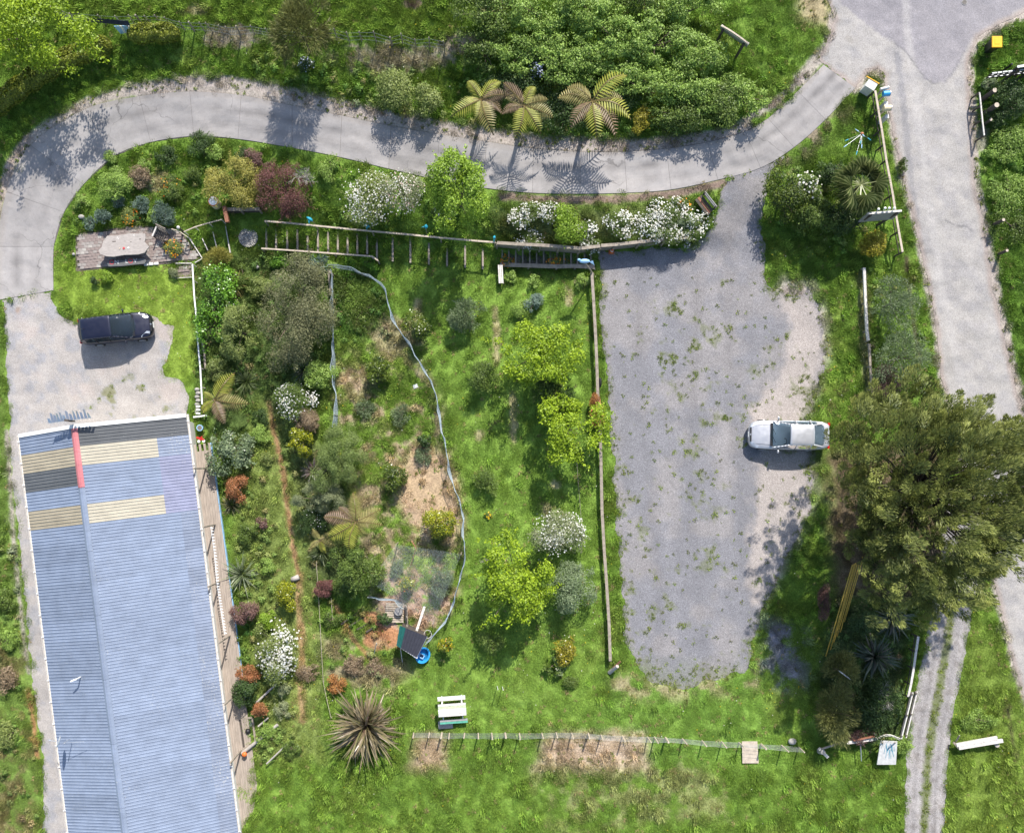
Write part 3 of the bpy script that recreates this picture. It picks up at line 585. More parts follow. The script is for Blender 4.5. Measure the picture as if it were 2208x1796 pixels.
inst_stuff('undergrowth', Pn(px, py, hh(px, py)), np.stack([0 * px, 0 * px, r.random(len(px)) * 6.28], 1), r.uniform(.5, 1.5, (len(px), 1)) * np.array([[1, 1, 1.1]]), np.clip(col, .01, 1), Vq, np.arange(4 * nq).reshape(nq, 4), sq, MAT['blade'])
# loose stones
px, py, r = scatter(70000, np.clip((fP > 3) * .75 + (fY > 3) * .35 + (fT > 3) * .5 + ((fR > -12) & (fR < 10)) * .6, 0, 1) * (fH < 0), 4)
g_ = r.choice([.19, .23, .26, .29, .36], len(px), p=[.2, .3, .25, .2, .05])[:, None]; col = g_ * np.array((1, .985, 1.0)); sv = r.uniform(.3, .85, (len(px), 1)) * np.array([[1, .8, .6]])
Vs = np.array([(-.03, 0, 0), (0, -.025, 0), (.03, .005, 0), (0, .028, 0), (0, 0, .028)]); Fs = np.array([(0, 1, 4), (1, 2, 4), (2, 3, 4), (3, 0, 4)])
inst_stuff('gravel', Pn(px, py, hh(px, py) + .012), np.stack([0 * px, 0 * px, r.random(len(px)) * 6.28], 1), sv, col, Vs, Fs, np.ones((5, 3)), MAT['blade'])
# ------------------------------------------------------------------ vegetation builders
def unit(v): return v / (np.linalg.norm(v, axis=-1, keepdims=True) + 1e-9)
PAL = dict(
 dome=((.10,.15,.035),(.24,.31,.085)),
 lime=((.15,.25,.012),(.31,.42,.022)), lime2=((.14,.25,.02),(.29,.42,.04)), bright=((.12,.20,.028),(.33,.47,.10)), mid=((.06,.105,.02),(.17,.24,.045)),
 dark=((.025,.055,.015),(.085,.14,.035)), olive=((.065,.075,.03),(.25,.25,.12)), pale=((.13,.16,.07),(.30,.33,.17)), soft=((.13,.18,.04),(.29,.34,.10)),
 greygreen=((.10,.15,.065),(.25,.31,.165)), blue=((.08,.13,.095),(.25,.33,.265)), red=((.10,.04,.035),(.23,.10,.085)), purple=((.11,.06,.05),(.26,.15,.125)),
 orange=((.22,.09,.03),(.50,.24,.07)), autumn=((.17,.10,.03),(.50,.20,.09)), citrus=((.05,.10,.012),(.38,.38,.015)), dcitrus=((.02,.05,.012),(.15,.20,.02)),
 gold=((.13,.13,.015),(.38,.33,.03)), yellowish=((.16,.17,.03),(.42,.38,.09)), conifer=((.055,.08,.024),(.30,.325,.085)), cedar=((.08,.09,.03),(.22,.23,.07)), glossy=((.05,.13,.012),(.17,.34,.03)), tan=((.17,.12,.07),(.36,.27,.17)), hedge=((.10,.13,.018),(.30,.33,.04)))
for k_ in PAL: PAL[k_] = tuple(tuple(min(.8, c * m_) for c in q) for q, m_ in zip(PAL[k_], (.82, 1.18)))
def crown_quads(c, r, leaf, n, pal, seed, nl=14, lob=(.30, .48), kind='leaf', up=.5, spread=1.0, low=-.35, jit=.25):
    """leaf quads on clumps spread through an ellipsoid; returns verts, faces, colours, clump centres"""
    g = np.random.default_rng(seed); r = np.array(r, float); lo, hi = [np.array(q) for q in PAL[pal]]
    dirs = unit(g.normal(size=(nl * 4, 3))); dirs = dirs[dirs[:, 2] > low][:nl]; m = len(dirs)
    lr = g.uniform(lob[0] * .65, lob[1] * 1.15, m); rad = (1 - lr * .85) * g.uniform(.82, 1.06, m) * spread; rad[: max(1, m // 6)] *= .35
    lc = dirs * rad[:, None]; tone = g.random(m)
    ang = g.uniform(0, 6.283, 3); th_ = np.arctan2(lc[:, 1], lc[:, 0]); lc = lc * (1.02 + .17 * np.sin(2 * th_ + ang[0]) + .14 * np.sin(3 * th_ + ang[1]) + .10 * np.sin(5 * th_ + ang[2]))[:, None] * np.array((1, 1, .92))
    w = lr**2; k = g.choice(m, n, p=w / w.sum())
    d = unit(g.normal(size=(n, 3)) + .55 * unit(lc[k] + 1e-6) + np.array((0, 0, .35)))
    rr = lr[k] * np.where(g.random(n) < .75, g.uniform(.85, 1.12, n), g.uniform(.3, .9, n))
    p = lc[k] + d * rr[:, None] + g.normal(size=(n, 3)) * .035
    nsh = 34; sdir = unit(g.normal(size=(nsh, 3)) + np.array((0, 0, .25))); sl_ = g.uniform(.15, .42, nsh); sb = lc[g.integers(0, m, nsh)] * .9
    iss = g.random(n) < (.0 if leaf[0] < .066 else .15); ks = g.integers(0, nsh, n); ps = sb[ks] + unit(sb[ks] * .6 + sdir[ks] * .5) * ((.12 + g.random((n, 1)) * 1.05) * (sl_[ks] + .2)[:, None]) + g.normal(size=(n, 3)) * .028
    p = np.where(iss[:, None], ps, p); out = unit(p * np.array((1, 1, .8)))
    p = c + p * r
    if kind == 'leaf': nrm = unit(d * .8 + g.normal(size=(n, 3)) * .55 + np.array((0, 0, up))); t = unit(np.cross(nrm, g.normal(size=(n, 3))))
    else:
        t = unit(unit(out + d * .6) + g.normal(size=(n, 3)) * jit + np.array((0, 0, .15))); nrm = unit(np.cross(t, g.normal(size=(n, 3)))); nrm = nrm * np.sign(nrm[:, 2:3] + 1e-6)
    b = np.cross(nrm, t); L = leaf[0] * g.uniform(.55, 1.4, n)[:, None]; W = leaf[1] * g.uniform(.7, 1.2, n)[:, None]
    V = np.stack([p - t * L * .5, p + b * W * .5 - nrm * W * .12, p + t * L * .5, p - b * W * .5 - nrm * W * .12], 1).reshape(-1, 3)
    q = np.clip(tone[k] * .4 + g.random(n)**1.3 * .7 - .03, 0, 1)[:, None]; q = np.where(iss[:, None], np.clip(q + .25, 0, 1), q); col = lo * (1 - q) + hi * q
    return V, np.arange(4 * n).reshape(n, 4), np.repeat(col, 4, 0), c + lc * r, lr * r.min()
def limbs(mb, base, c, cents, r0, g, n=7, thin=.25):
    base = Vector(base); c = Vector(c); fork = base.lerp(c, .55); mb.cyl(base - Vector((0, 0, .1)), fork, r0, r0 * .75, 7)
    for q in g.sample(list(range(len(cents))), min(n, len(cents))):
        t = Vector(cents[q]); m_ = fork.lerp(t, .5) + Vector((g.uniform(-.1, .1), g.uniform(-.1, .1), .05)); mb.cyl(fork, m_, r0 * .5, r0 * .35, 5); mb.cyl(m_, t, r0 * .35, r0 * .12, 5)
def flowers(c, r, n, size, cols, seed, up=.0):
    g = np.random.default_rng(seed); kc = unit(g.normal(size=(9, 3)) + np.array((0, 0, .5))); d = unit(kc[g.integers(0, 9, n)] + g.normal(size=(n, 3)) * g.uniform(.18, .5, (n, 1))); d[:, 2] = np.abs(d[:, 2])
    p = c + d * np.array(r) * g.uniform(.55, 1.15, (n, 1)) * np.array((1, 1, 1)); nr = unit(d * .5 + np.array((0, 0, 1)) + g.normal(size=(n, 3)) * .25); t = unit(np.cross(nr, g.normal(size=(n, 3)))); b = np.cross(nr, t)
    s = size * g.uniform(.6, 1.25, (n, 1)) * .5; V = []
    for k in range(6):
        a = k * math.pi / 3; V.append(p + (t * math.cos(a) + b * math.sin(a)) * s)
    V = np.stack(V, 1).reshape(-1, 3); C = np.array(cols)[g.integers(0, len(cols), n)]
    return V, np.arange(6 * n).reshape(n, 6), np.repeat(C, 6, 0)
NPL = [0]
def plant(name, label, cat, px, py, rp, h, pal, leaf=(.11, .065), dens=1.0, ry=None, nl=14, kind='leaf', fl=None, group=None, mat='leaf', trunk=.07, rzf=None, lob=(.30, .48), up=.5, spread=1.0, low=-.35, jit=.25, aspect=1.0, limbn=7):
    NPL[0] += 1; sd = NPL[0] * 17 + 5; g = random.Random(sd)
    rp = rp * 1.08; r = M(rp); ry_ = r * aspect if ry is None else M(ry); rz = h * .5 if rzf is None else h * rzf
    cz = h - rz; base = crown_at(px, py, cz); c = np.array((base.x, base.y, base.z + cz))
    t = thing(name, label, cat, base, group)
    area_ = (r * ry_ + (r + ry_) * rz) * 2.4; n = int(dens * 2.3 * area_ / (leaf[0] * leaf[1] * .5)); n = max(300, min(n, 60000))
    V, F, C, cents, _ = crown_quads(c, (r, ry_, rz), leaf, n, pal, sd, nl, lob, kind, up, spread, low, jit)
    off = np.array(base)
    link('foliage', raw_mesh('foliage', V - off, F, MAT[mat], C), t)
    mb = MB(); limbs(mb, base, c, cents, trunk, g, limbn); mb.build('trunk', MAT['bark'], t)
    if fl:
        V, F, C = flowers(c, (r, ry_, rz), int(fl[0]), fl[1], fl[2], sd + 1); link('flowers', raw_mesh('flowers', V - off, F, MAT['leaf'], C), t, kind='stuff')
    return t
WH = [(.80,.80,.75),(.66,.67,.60),(.74,.71,.62),(.55,.52,.42)]; OR = [(.80,.26,.01),(.85,.42,.02),(.75,.18,.01)]; YE = [(.80,.60,.03),(.78,.52,.02)]; PK = [(.62,.42,.38),(.7,.6,.55)]

def S(x, y): return (x, y)
# --- big trees and bush masses
T = plant
T('lime_tree', 'bright yellow-green tree filling the top left corner above the hedge', 'tree', *D(18, 56), 134, 5.0, 'lime', (.15,.10), .75, nl=60, lob=(.12,.22), rzf=.34, trunk=.14, aspect=.80, spread=1.04, limbn=5)
T('lime_tree', 'upright yellow-green tree beside the driveway above the blue bird ornament', 'tree', *D(958, 398), 62, 4.6, 'lime2', (.13,.085), .9, nl=30, lob=(.16,.3), rzf=.40, trunk=.08, aspect=1.2)
T('lime_tree', 'bright yellow-green tree on the lawn, northernmost of the row beside the long fence', 'tree', *D(1125, 742), 70, 3.6, 'lime', (.14,.095), .8, nl=30, lob=(.16,.28), rzf=.38, trunk=.08)
T('lime_tree', 'yellow-green tree touching the long timber fence beside the orange flowers', 'tree', *D(1184, 895), 62, 3.4, 'lime', (.14,.095), .8, nl=28, lob=(.16,.28), rzf=.38, trunk=.08, aspect=1.2)
T('lime_tree', 'large bright yellow-green tree alone at the south of the lawn', 'tree', *D(1076, 1212), 74, 4.0, 'lime', (.14,.095), .85, nl=34, lob=(.16,.28), rzf=.38, trunk=.09)
BM = [('bush', (1020, 25), 62, 2.8, 'mid', 'dark green bush at the upper left end of the hillside thicket'), ('bush', (1120, 20), 66, 3.0, 'bright', 'leafy bush on the top edge of the thicket, second from its left end'), ('bush', (1235, 15), 62, 3.2, 'bright', 'leafy green bush at the top edge in the middle of the thicket'), ('bush', (1345, -10), 50, 2.6, 'mid', 'bush cut by the top edge of the photo, right of the thicket middle'), ('bush', (1440, 15), 50, 3.0, 'bright', 'round bush at the top right of the thicket near the arched sign'),
 ('bush', (1010, 105), 50, 2.4, 'mid', 'dark bush where the post and wire fence meets the thicket'), ('bush', (1100, 105), 62, 2.8, 'bright', 'light green bush at the left of the long middle row of the thicket'), ('bush', (1200, 122), 62, 2.8, 'bright', 'light green bush in the middle row, straight above the tall tree ferns'), ('bush', (1300, 150), 62, 2.6, 'bright', 'light green bush in the middle of the thicket, above the rightmost tree fern'), ('bush', (1395, 175), 60, 2.5, 'bright', 'light green bush low in the thicket, above the dark shrubs at the bank edge'), ('bush', (1482, 198), 55, 2.3, 'bright', 'light green bush near the right end of the lower row of the thicket'), ('bush', (1545, 205), 45, 2.0, 'bright', 'last light green bush at the right tip of the thicket'),
 ('bush', (1280, 75), 60, 3.2, 'bright', 'pale topped bush in the upper row of the thicket'), ('bush', (1370, 85), 60, 3.2, 'bright', 'dense bush in the upper row, left of the arched sign'), ('bush', (1455, 120), 52, 2.6, 'bright', 'dense bush directly below the arched sign')]
for nm, q, rr, hgt, pl, lb in BM: T(nm, lb, 'bush', *D(*q), rr * 1.12, hgt * .68, pl, (.12,.075), .7, nl=34, lob=(.15,.28), group='bushes of the hillside thicket', aspect=.60, rzf=.48)
T('shrub', 'yellow-green bush on the bank edge left of the tree ferns', 'shrub', *D(832, 200), 44, 2.0, 'soft', (.10,.06), .8, nl=20, aspect=1.0)
T('shrub', 'smaller round bush beside the tree fern trunks above the driveway', 'shrub', *D(893, 218), 30, 1.8, 'soft', (.10,.06), .8, nl=16)
T('shrub', 'dark leafy shrub at the bank edge right of the tree ferns', 'shrub', *D(1425, 240), 52, 1.6, 'mid', (.11,.07), .8, nl=22, aspect=.6)
T('shrub', 'dark green shrub at the bank edge below the right tip of the thicket', 'shrub', *D(1500, 222), 42, 1.7, 'mid', (.11,.07), .8, nl=18)
T('shrub', 'round yellowish shrub between the tree fern and the dark bank shrubs', 'shrub', *D(1335, 255), 24, 1.1, 'gold', (.08,.05), .9)
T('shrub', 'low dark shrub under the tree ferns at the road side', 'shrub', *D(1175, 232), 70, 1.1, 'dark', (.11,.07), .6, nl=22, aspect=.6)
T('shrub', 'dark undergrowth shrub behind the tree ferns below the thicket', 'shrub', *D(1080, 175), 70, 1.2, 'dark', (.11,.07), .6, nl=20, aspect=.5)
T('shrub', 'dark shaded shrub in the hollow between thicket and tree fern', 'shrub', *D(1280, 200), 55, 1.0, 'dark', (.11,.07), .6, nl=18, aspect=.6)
T('hydrangea', 'small bluish white flowering clump half hidden under the thicket', 'plant', *D(1120, 146), 18, 1.2, 'dark', (.09,.06), 1, fl=(110,.10,[(.55,.6,.8),(.7,.72,.8)]))
T('cedar_tree', 'drooping olive green conifer standing on the post and wire fence line', 'tree', *D(628, 66), 62, 4.2, 'cedar', (.34,.035), .9, nl=26, lob=(.22,.36), kind='spray', rzf=.42, jit=.35)
T('hydrangea', 'small pale blue flowering clump in the shade of the fence line conifer', 'plant', *D(638, 135), 15, .7, 'dark', (.08,.05), 1, fl=(120,.07,[(.6,.65,.8),(.8,.8,.82)]))
# --- island bed inside the driveway bend
T('shrub', 'golden yellow shrub beside the white drum and the dark timber wall', 'shrub', *D(483, 384), 62, 2.2, 'yellowish', (.09,.055), .7, nl=22, lob=(.2,.34), aspect=.85)
T('shrub', 'dark red shrub between the golden shrub and the bare tree', 'shrub', *D(592, 396), 56, 2.1, 'red', (.08,.04), .55, nl=22, lob=(.2,.34), aspect=1.0)
T('blossom_tree', 'pale green small tree covered in cream blossom, left of its flowering neighbour', 'tree', *D(766, 412), 50, 2.7, 'soft', (.09,.055), .7, nl=22, fl=(900,.075,WH), rzf=.42)
T('blossom_tree', 'sparse brownish tree dotted with white blossom beside the driveway', 'tree', *D(838, 400), 40, 2.5, 'pale', (.07,.04), .45, nl=20, fl=(420,.07,WH + PK), rzf=.42)
T('flower_clump', 'white flowering clump at the foot of the upright lime tree', 'plant', *D(922, 440), 20, .8, 'mid', (.08,.05), .9, fl=(110,.08,WH))
for q, rr, hgt, pl, lb in [((240,386),34,1.2,'bright','round green bush in the left part of the bed inside the bend'),((292,368),24,.9,'tan','dry pinkish tan bush beside the round green bush'),((418,300),26,.9,'dark','dark shrub on the inner edge of the driveway bend'),((446,318),18,.8,'bright','small leafy shrub beside the dark shrub at the bend'),((350,325),22,.6,'dark','low dark heathery shrub near the inner driveway edge'),((355,392),24,.8,'mid','green bush with orange flowers left of the golden shrub'),((530,330),22,.7,'purple','low purplish heath left of the bare tree'),((500,322),16,.5,'dark','small dark plant under the driveway kerb above the golden shrub'),((213,452),18,.9,'blue','blue-grey lavender touching the patio edge, leftmost of the grey shrubs'),((245,420),13,.6,'blue','small blue-grey plant above the patio'),((292,428),18,.8,'blue','blue-grey bush in the middle behind the patio'),((338,446),26,.9,'blue','blue-grey bush behind the black chair'),((318,452),13,.6,'bright','bright green plant between the two grey bushes at the patio'),((185,465),14,.4,'blue','low trailing blue-grey plant beside the round stone'),((170,420),16,.5,'bright','bright green tuft near the driveway left of the bed'),((690,355),26,.5,'bright','low leafy clump on the driveway edge right of the bare tree'),((400,360),18,.6,'mid','green tuft between round bush and golden shrub'),((230,330),16,.5,'bright','green tuft on the inner driveway edge'),((300,345),15,.5,'bright','leafy tuft in the bed below the driveway bend')]:
    T('shrub', lb, 'shrub', *D(*q), rr, hgt, pl, (.08,.045), .8, nl=14, fl=(26,.07,OR) if 'orange' in lb else None, kind='spray' if pl == 'blue' else 'leaf', jit=.6)
T('marigold_plant', 'orange and yellow marigold in the patio corner below the pole joint', 'plant', *D(362, 517), 20, .55, 'soft', (.07,.04), .9, fl=(60,.09,OR + YE))
T('marigold_plant', 'patch of orange marigolds behind the middle of the patio', 'plant', *D(272, 452), 20, .4, 'soft', (.07,.04), .8, fl=(34,.08,OR))
T('shrub', 'small yellow-green shrub at the lower patio edge', 'shrub', *D(222, 578), 14, .6, 'lime2', (.07,.045), .9)
T('shrub', 'tiny dark shrub at the lower left patio edge', 'shrub', *D(198, 584), 9, .5, 'dark', (.07,.045), .9)
T('shrub', 'small tan plant at the patio edge beside the white stones', 'shrub', *D(362, 567), 12, .5, 'pale', (.07,.045), .9)
# --- daisy bank above the retaining wall
DA = [((1082,455),24,'leftmost cluster of white daisies on the bank'),((1108,440),22,'white daisies near the top of the bank, second from the left'),((1145,442),24,'white daisies touching the yellow-green shrub on the bank'),((1103,500),26,'low white daisies hanging over the stair wall'),((1222,478),20,'white daisies right of the yellow-green shrub'),((1232,508),22,'white daisies spilling over the corner of stair and wall'),((1287,462),27,'isolated mound of white daisies in the middle of the bank'),((1297,485),18,'small daisy mound just above the traffic cone'),((1350,470),32,'left end of the long drift of white daisies'),((1385,442),32,'upper part of the long daisy drift'),((1392,485),30,'lower part of the long daisy drift at the wall top'),((1410,424),14,'daisy tip reaching up to the mulch strip'),((1438,450),26,'white daisies beside the dark bench'),((1470,455),16,'daisies right of the dark bench at the gravel'),((1445,485),24,'daisies at the end of the retaining wall'),((1440,508),16,'daisies hanging around the wall end onto the gravel')]
for q, rr, lb in DA: T('daisy_bush', lb, 'plant', *D(*q), rr, .7, 'mid', (.06,.03), .45, nl=12, fl=(rr * rr * .30,.085,WH), group='white daisies on the bank', trunk=.03, aspect=.85)
T('shrub', 'yellow-green shrub standing among the white daisies', 'shrub', *D(1186, 470), 32, 1.5, 'lime2', (.10,.06), .7, nl=16, spread=1.1, aspect=1.1)
T('shrub', 'grey-green plant between the daisies and the dark bench', 'shrub', *D(1425, 462), 14, .6, 'greygreen', (.07,.04), .9)
T('poppy_plant', 'orange poppies beside the top end of the dark bench', 'plant', *D(1424, 432), 15, .4, 'mid', (.06,.03), .7, fl=(50,.08,OR))
# --- garden right of the driveway mouth
T('shrub', 'dark glossy shrub with yellowing leaves beside the driveway mouth', 'shrub', *D(1638, 410), 44, 2.4, 'dcitrus', (.11,.07), .8, nl=22)
T('viburnum', 'white flowering shrub between the glossy shrub and the fan palm', 'shrub', *D(1683, 392), 26, 2.2, 'mid', (.09,.06), .8, fl=(130,.11,WH))
T('shrub', 'dark green shrub below the white flowering one by the sign', 'shrub', *D(1700, 450), 44, 2.0, 'mid', (.09,.06), .8, nl=20, aspect=.75)
T('shrub', 'olive green shrub left of the roadside sign board', 'shrub', *D(1755, 455), 36, 1.6, 'dark', (.09,.06), .8, nl=18)
T('shrub', 'round golden green shrub below the roadside sign board', 'shrub', *D(1819, 512), 26, 1.4, 'gold', (.09,.06), .9, nl=16)
T('shrub', 'bushy plant at the road verge beside the fan palm', 'shrub', *D(1730, 360), 26, 1.1, 'dark', (.08,.05), .8)
T('olive_tree', 'soft grey-green tree right of the log rail, the upper of two', 'tree', *D(1866, 630), 46, 2.6, 'greygreen', (.14,.03), .42, nl=24, kind='spray', jit=.7, rzf=.42)
T('olive_tree', 'soft grey-green tree right of the log rail, the lower of two', 'tree', *D(1880, 745), 50, 2.8, 'greygreen', (.14,.03), .42, nl=24, kind='spray', jit=.7, rzf=.42)
T('shrub', 'brown twiggy shrub under the left side of the huge conifer', 'shrub', *D(1845, 795), 30, 1.2, 'purple', (.08,.04), .6)
# --- strip right of the road
for q, rr, hgt, pl, lb in [((2108,205),44,1.6,'dark','dark shrub under the black and white sign rails'),((2128,150),20,1.2,'mid','green shrub cut by the right edge above the sign rails'),((2080,240),24,1.0,'dark','dark shrub beside the two round posts right of the road'),((2105,300),40,.7,'bright','bright low growth right of the road below the round posts'),((2100,400),44,.6,'bright','leafy clump on the right verge level with the daisies'),((2110,470),40,.5,'mid','green clump on the right verge above the ditch'),((2060,175),16,.6,'greygreen','grey-green tuft at the end of the sign rails')]:
    T('shrub', lb, 'shrub', *D(*q), rr, hgt, pl, (.10,.05), .7, nl=16, aspect=.8)
# --- shrubs between house and chicken run
T('shrub', 'glossy bright green hedge-like shrub against the white rail fence', 'shrub', *D(455, 635), 50, 2.1, 'glossy', (.14,.10), .75, nl=26, mat='gloss', aspect=1.65, lob=(.2,.32))
T('shrub', 'wispy yellow-brown shrub above the golden flax', 'shrub', *D(455, 543), 28, 1.3, 'yellowish', (.10,.02), .8, kind='spray', jit=.6)
T('pittosporum', 'large dark olive tree with many rounded clumps left of the netted run', 'tree', *D(616, 655), 88, 4.0, 'olive', (.09,.05), .62, nl=44, lob=(.16,.28), rzf=.45, trunk=.12, aspect=1.12)
T('pittosporum', 'smaller olive green tree between the glossy shrub and the large olive tree', 'tree', *D(500, 690), 42, 2.6, 'soft', (.09,.05), .7, nl=24, lob=(.18,.3), aspect=1.2)
T('shrub', 'light green bush at the bottom right foot of the large olive tree', 'shrub', *D(668, 782), 30, 1.6, 'bright', (.09,.06), .8, nl=16)
T('shrub', 'yellow-green bush against the netting right of the large olive tree', 'shrub', *D(680, 560), 26, .8, 'bright', (.10,.06), .7)
T('viburnum', 'round shrub covered in white flowers beside the red earth path', 'shrub', *D(618, 836), 42, 2.0, 'mid', (.08,.05), .8, nl=18, fl=(520,.085,WH), aspect=.85)
T('shrub', 'brownish rounded shrub tucked below the white flowering shrub', 'shrub', *D(634, 876), 28, 1.6, 'tan', (.08,.03), .9)
T('citrus_tree', 'yellow-green glossy bush left of the domed green tree', 'bush', *D(630, 917), 29, 1.7, 'citrus', (.10,.065), .9, mat='gloss')
T('domed_tree', 'domed green tree with soft rounded crown at the left of the run', 'tree', *D(708, 955), 56, 2.9, 'dome', (.06,.035), .62, nl=60, lob=(.15,.23), rzf=.45, aspect=1.08)
T('domed_tree', 'paler grey-green domed bush below the larger domed tree', 'bush', *D(670, 1036), 47, 2.1, 'pale', (.065,.035), .62, nl=50, lob=(.13,.22), rzf=.5, aspect=.75)
T('shrub', 'dark shrub with small white flowers under the pale domed bush', 'shrub', *D(652, 1082), 30, 1.1, 'dark', (.07,.045), .8, fl=(50,.05,WH))
T('shrub', 'dark green bushy tree below the tree fern beside the run', 'tree', *D(742, 1180), 52, 2.6, 'mid', (.10,.06), .75, nl=26, lob=(.2,.3))
T('shrub', 'mid green bush at the left of the shaded gap below the dark bushy tree', 'shrub', *D(715, 1215), 24, 1.2, 'mid', (.09,.05), .8)
T('shrub', 'small dark red maple-like bush beside the string fence', 'shrub', *D(677, 1223), 20, 1.2, 'red', (.07,.03), .9)
T('shrub', 'large grey-green leafy bush against the deck beside the red ornament', 'shrub', *D(474, 942), 44, 1.9, 'greygreen', (.14,.085), .8, nl=24, mat='gloss', lob=(.2,.32), aspect=1.1)
T('shrub', 'orange and red leafed bush beside the deck', 'shrub', *D(496, 1018), 22, 1.3, 'autumn', (.08,.05), .9, aspect=1.3)
T('shrub', 'purple-red bush below the pale flax beside the deck', 'shrub', *D(511, 1277), 25, 1.5, 'purple', (.08,.045), .9, aspect=1.1)
T('citrus_tree', 'round yellow-green bush beside the red earth path', 'bush', *D(597, 1240), 22, 1.3, 'citrus', (.09,.06), .9, mat='gloss', aspect=1.3)
T('viburnum', 'large snow-white flowering shrub in the lower garden', 'shrub', *D(578, 1352), 46, 1.9, 'soft', (.09,.05), .8, nl=20, fl=(650,.11,WH), aspect=1.25)
T('shrub', 'light green bush just above the snow-white flowering shrub', 'shrub', *D(562, 1292), 20, 1.1, 'lime2', (.09,.055), .9)
T('shrub', 'orange and yellow leafed bush at the lower deck edge', 'shrub', *D(517, 1402), 22, 1.3, 'autumn', (.08,.05), .9)
T('shrub', 'dark green bush at the lower deck edge above the spa corner', 'shrub', *D(511, 1440), 30, 1.6, 'dark', (.09,.055), .9, nl=18)
T('shrub', 'rust coloured bush beside the dark green bush at the deck', 'shrub', *D(538, 1476), 18, 1.1, 'autumn', (.08,.045), .9)
T('shrub', 'small pale variegated bush below the snow-white shrub', 'shrub', *D(592, 1436), 13, .8, 'pale', (.07,.045), .9)
for q, rr, hgt, pl, lb in [((452,770),26,1.1,'soft','soft green shrub beside the white rail fence above the tree fern'),((545,905),24,.7,'bright','bright green clump right of the grey-green bush'),((545,870),20,.6,'dark','dark tuft with dry seed heads near the tree fern'),((560,955),18,.5,'soft','pale tuft beside the red earth path'),((520,1105),26,.9,'mid','green shrub beside the deck above the pale flax'),((545,1090),14,.5,'purple','small reddish weed clump above the pale flax'),((555,1180),20,.6,'bright','bright green clump right of the pale flax'),((645,1400),22,.5,'tan','dry brown clump beside the string fence'),((700,1425),22,.7,'orange','orange leafed plant above the big brown flax'),((740,1385),26,.5,'tan','dry seed heads above the big brown flax'),((780,1390),20,.4,'tan','dry tan clump right of the seed heads'),((695,1290),20,.6,'mid','green clump left of the curved timber steps'),((800,1290),14,.7,'dark','dark green plant left of the pallet'),((588,545),22,.5,'glossy','leafy vegetable clump right of the round stone under the stair rail'),((620,540),20,.6,'mid','broad leafed clump under the stair rail'),((720,560),26,.5,'glossy','broad leafed vine below the lower stair rail'),((770,550),20,.5,'glossy','broad leafed vine at the end of the lower stair rail'),((505,580),26,.8,'mid','green growth below the round stone medallion'),((545,600),26,.9,'soft','soft green growth above the large olive tree'),((440,1475),14,.4,'dark','small dark plant hidden at the deck'),((585,1480),22,.5,'pale','pale dried clump below the variegated bush'),((560,1530),26,.6,'bright','bright green clump near the bottom edge left of the big flax'),((610,1560),20,.5,'mid','green clump at the bottom edge beside the big flax')]:
    if 'hidden at the deck' in lb: continue
    T('shrub', lb, 'shrub', *D(*q), rr, hgt, pl, (.09,.05), .75, nl=12, aspect=.9)
T('cardoon', 'silvery grey thistle-leaved plant at the top of the netted run', 'plant', *D(670, 556), 28, 1.0, 'blue', (.34,.07), .8, nl=12, kind='spray', jit=.5, aspect=.9)
# --- inside the run and on the lawn
for q, rr, hgt, pl, lb, nm in [((788,778),27,1.5,'dcitrus','dark citrus tree in the upper part of the run','citrus_tree'),((820,997),25,1.6,'dcitrus','dark glossy citrus tree in the middle of the run on the straw','citrus_tree'),((918,1094),33,1.9,'citrus','yellow-green citrus tree at the right side of the run','citrus_tree'),((886,918),13,.8,'dark','small dark bush by the netting in the run','shrub'),((868,680),28,1.6,'dcitrus','citrus tree with yellow leaves just outside the netting on the lawn','citrus_tree'),((930,1344),14,1.3,'citrus','tiny citrus tree hung with orange fruit near the blue tub','citrus_tree'),((848,1216),15,1.2,'citrus','small fruiting citrus under the net roof of the run','citrus_tree'),((1175,1358),26,1.0,'gold','plant with yellow flowers right of the rhubarb','plant')]:
    T(nm, lb, 'tree' if 'tree' in nm else 'shrub', *D(*q), rr, hgt, pl, (.10,.065), .85, nl=14, mat='gloss', fl=(22,.07,OR) if 'fruit' in lb else None)
T('shrub', 'grey-green lavender-like bush on the lawn below the stair foot', 'shrub', *D(973, 653), 33, 1.7, 'greygreen', (.15,.03), .7, kind='spray', jit=.45, nl=16, aspect=1.2)
T('shrub', 'green bush with bare twigs in the middle of the lawn', 'shrub', *D(1002, 788), 34, 1.5, 'mid', (.08,.05), .75, nl=16)
T('shrub', 'dark feathery green shrub between the two lime trees by the fence', 'shrub', *D(1150, 826), 38, 2.2, 'dark', (.14,.03), .9, kind='spray', jit=.6, nl=20, aspect=1.1)
T('shrub', 'twiggy green bush with bare branches on the lawn beside the run', 'shrub', *D(1014, 1010), 28, 1.1, 'mid', (.07,.045), .6, nl=14)
T('blossom_tree', 'cream blossoming tree above the large lime tree on the lawn', 'tree', *D(1164, 1114), 47, 2.5, 'pale', (.09,.05), .6, nl=22, fl=(650,.075,WH), rzf=.42)
T('shrub', 'grey-green bushy tree right of the large lime tree', 'tree', *D(1192, 1228), 42, 2.4, 'greygreen', (.10,.045), .7, nl=22, aspect=1.2, rzf=.45)
T('shrub', 'twiggy green bush below the large lime tree', 'shrub', *D(1022, 1338), 26, 1.0, 'mid', (.07,.045), .6, nl=14)
T('rhubarb', 'large-leaved rhubarb plant left of the yellow flowers on the lawn', 'plant', *D(1158, 1383), 24, .6, 'mid', (.28,.2), .8, nl=12, mat='gloss')
T('shrub', 'low green plant below the rhubarb', 'plant', *D(1190, 1425), 16, .4, 'mid', (.07,.045), .8)
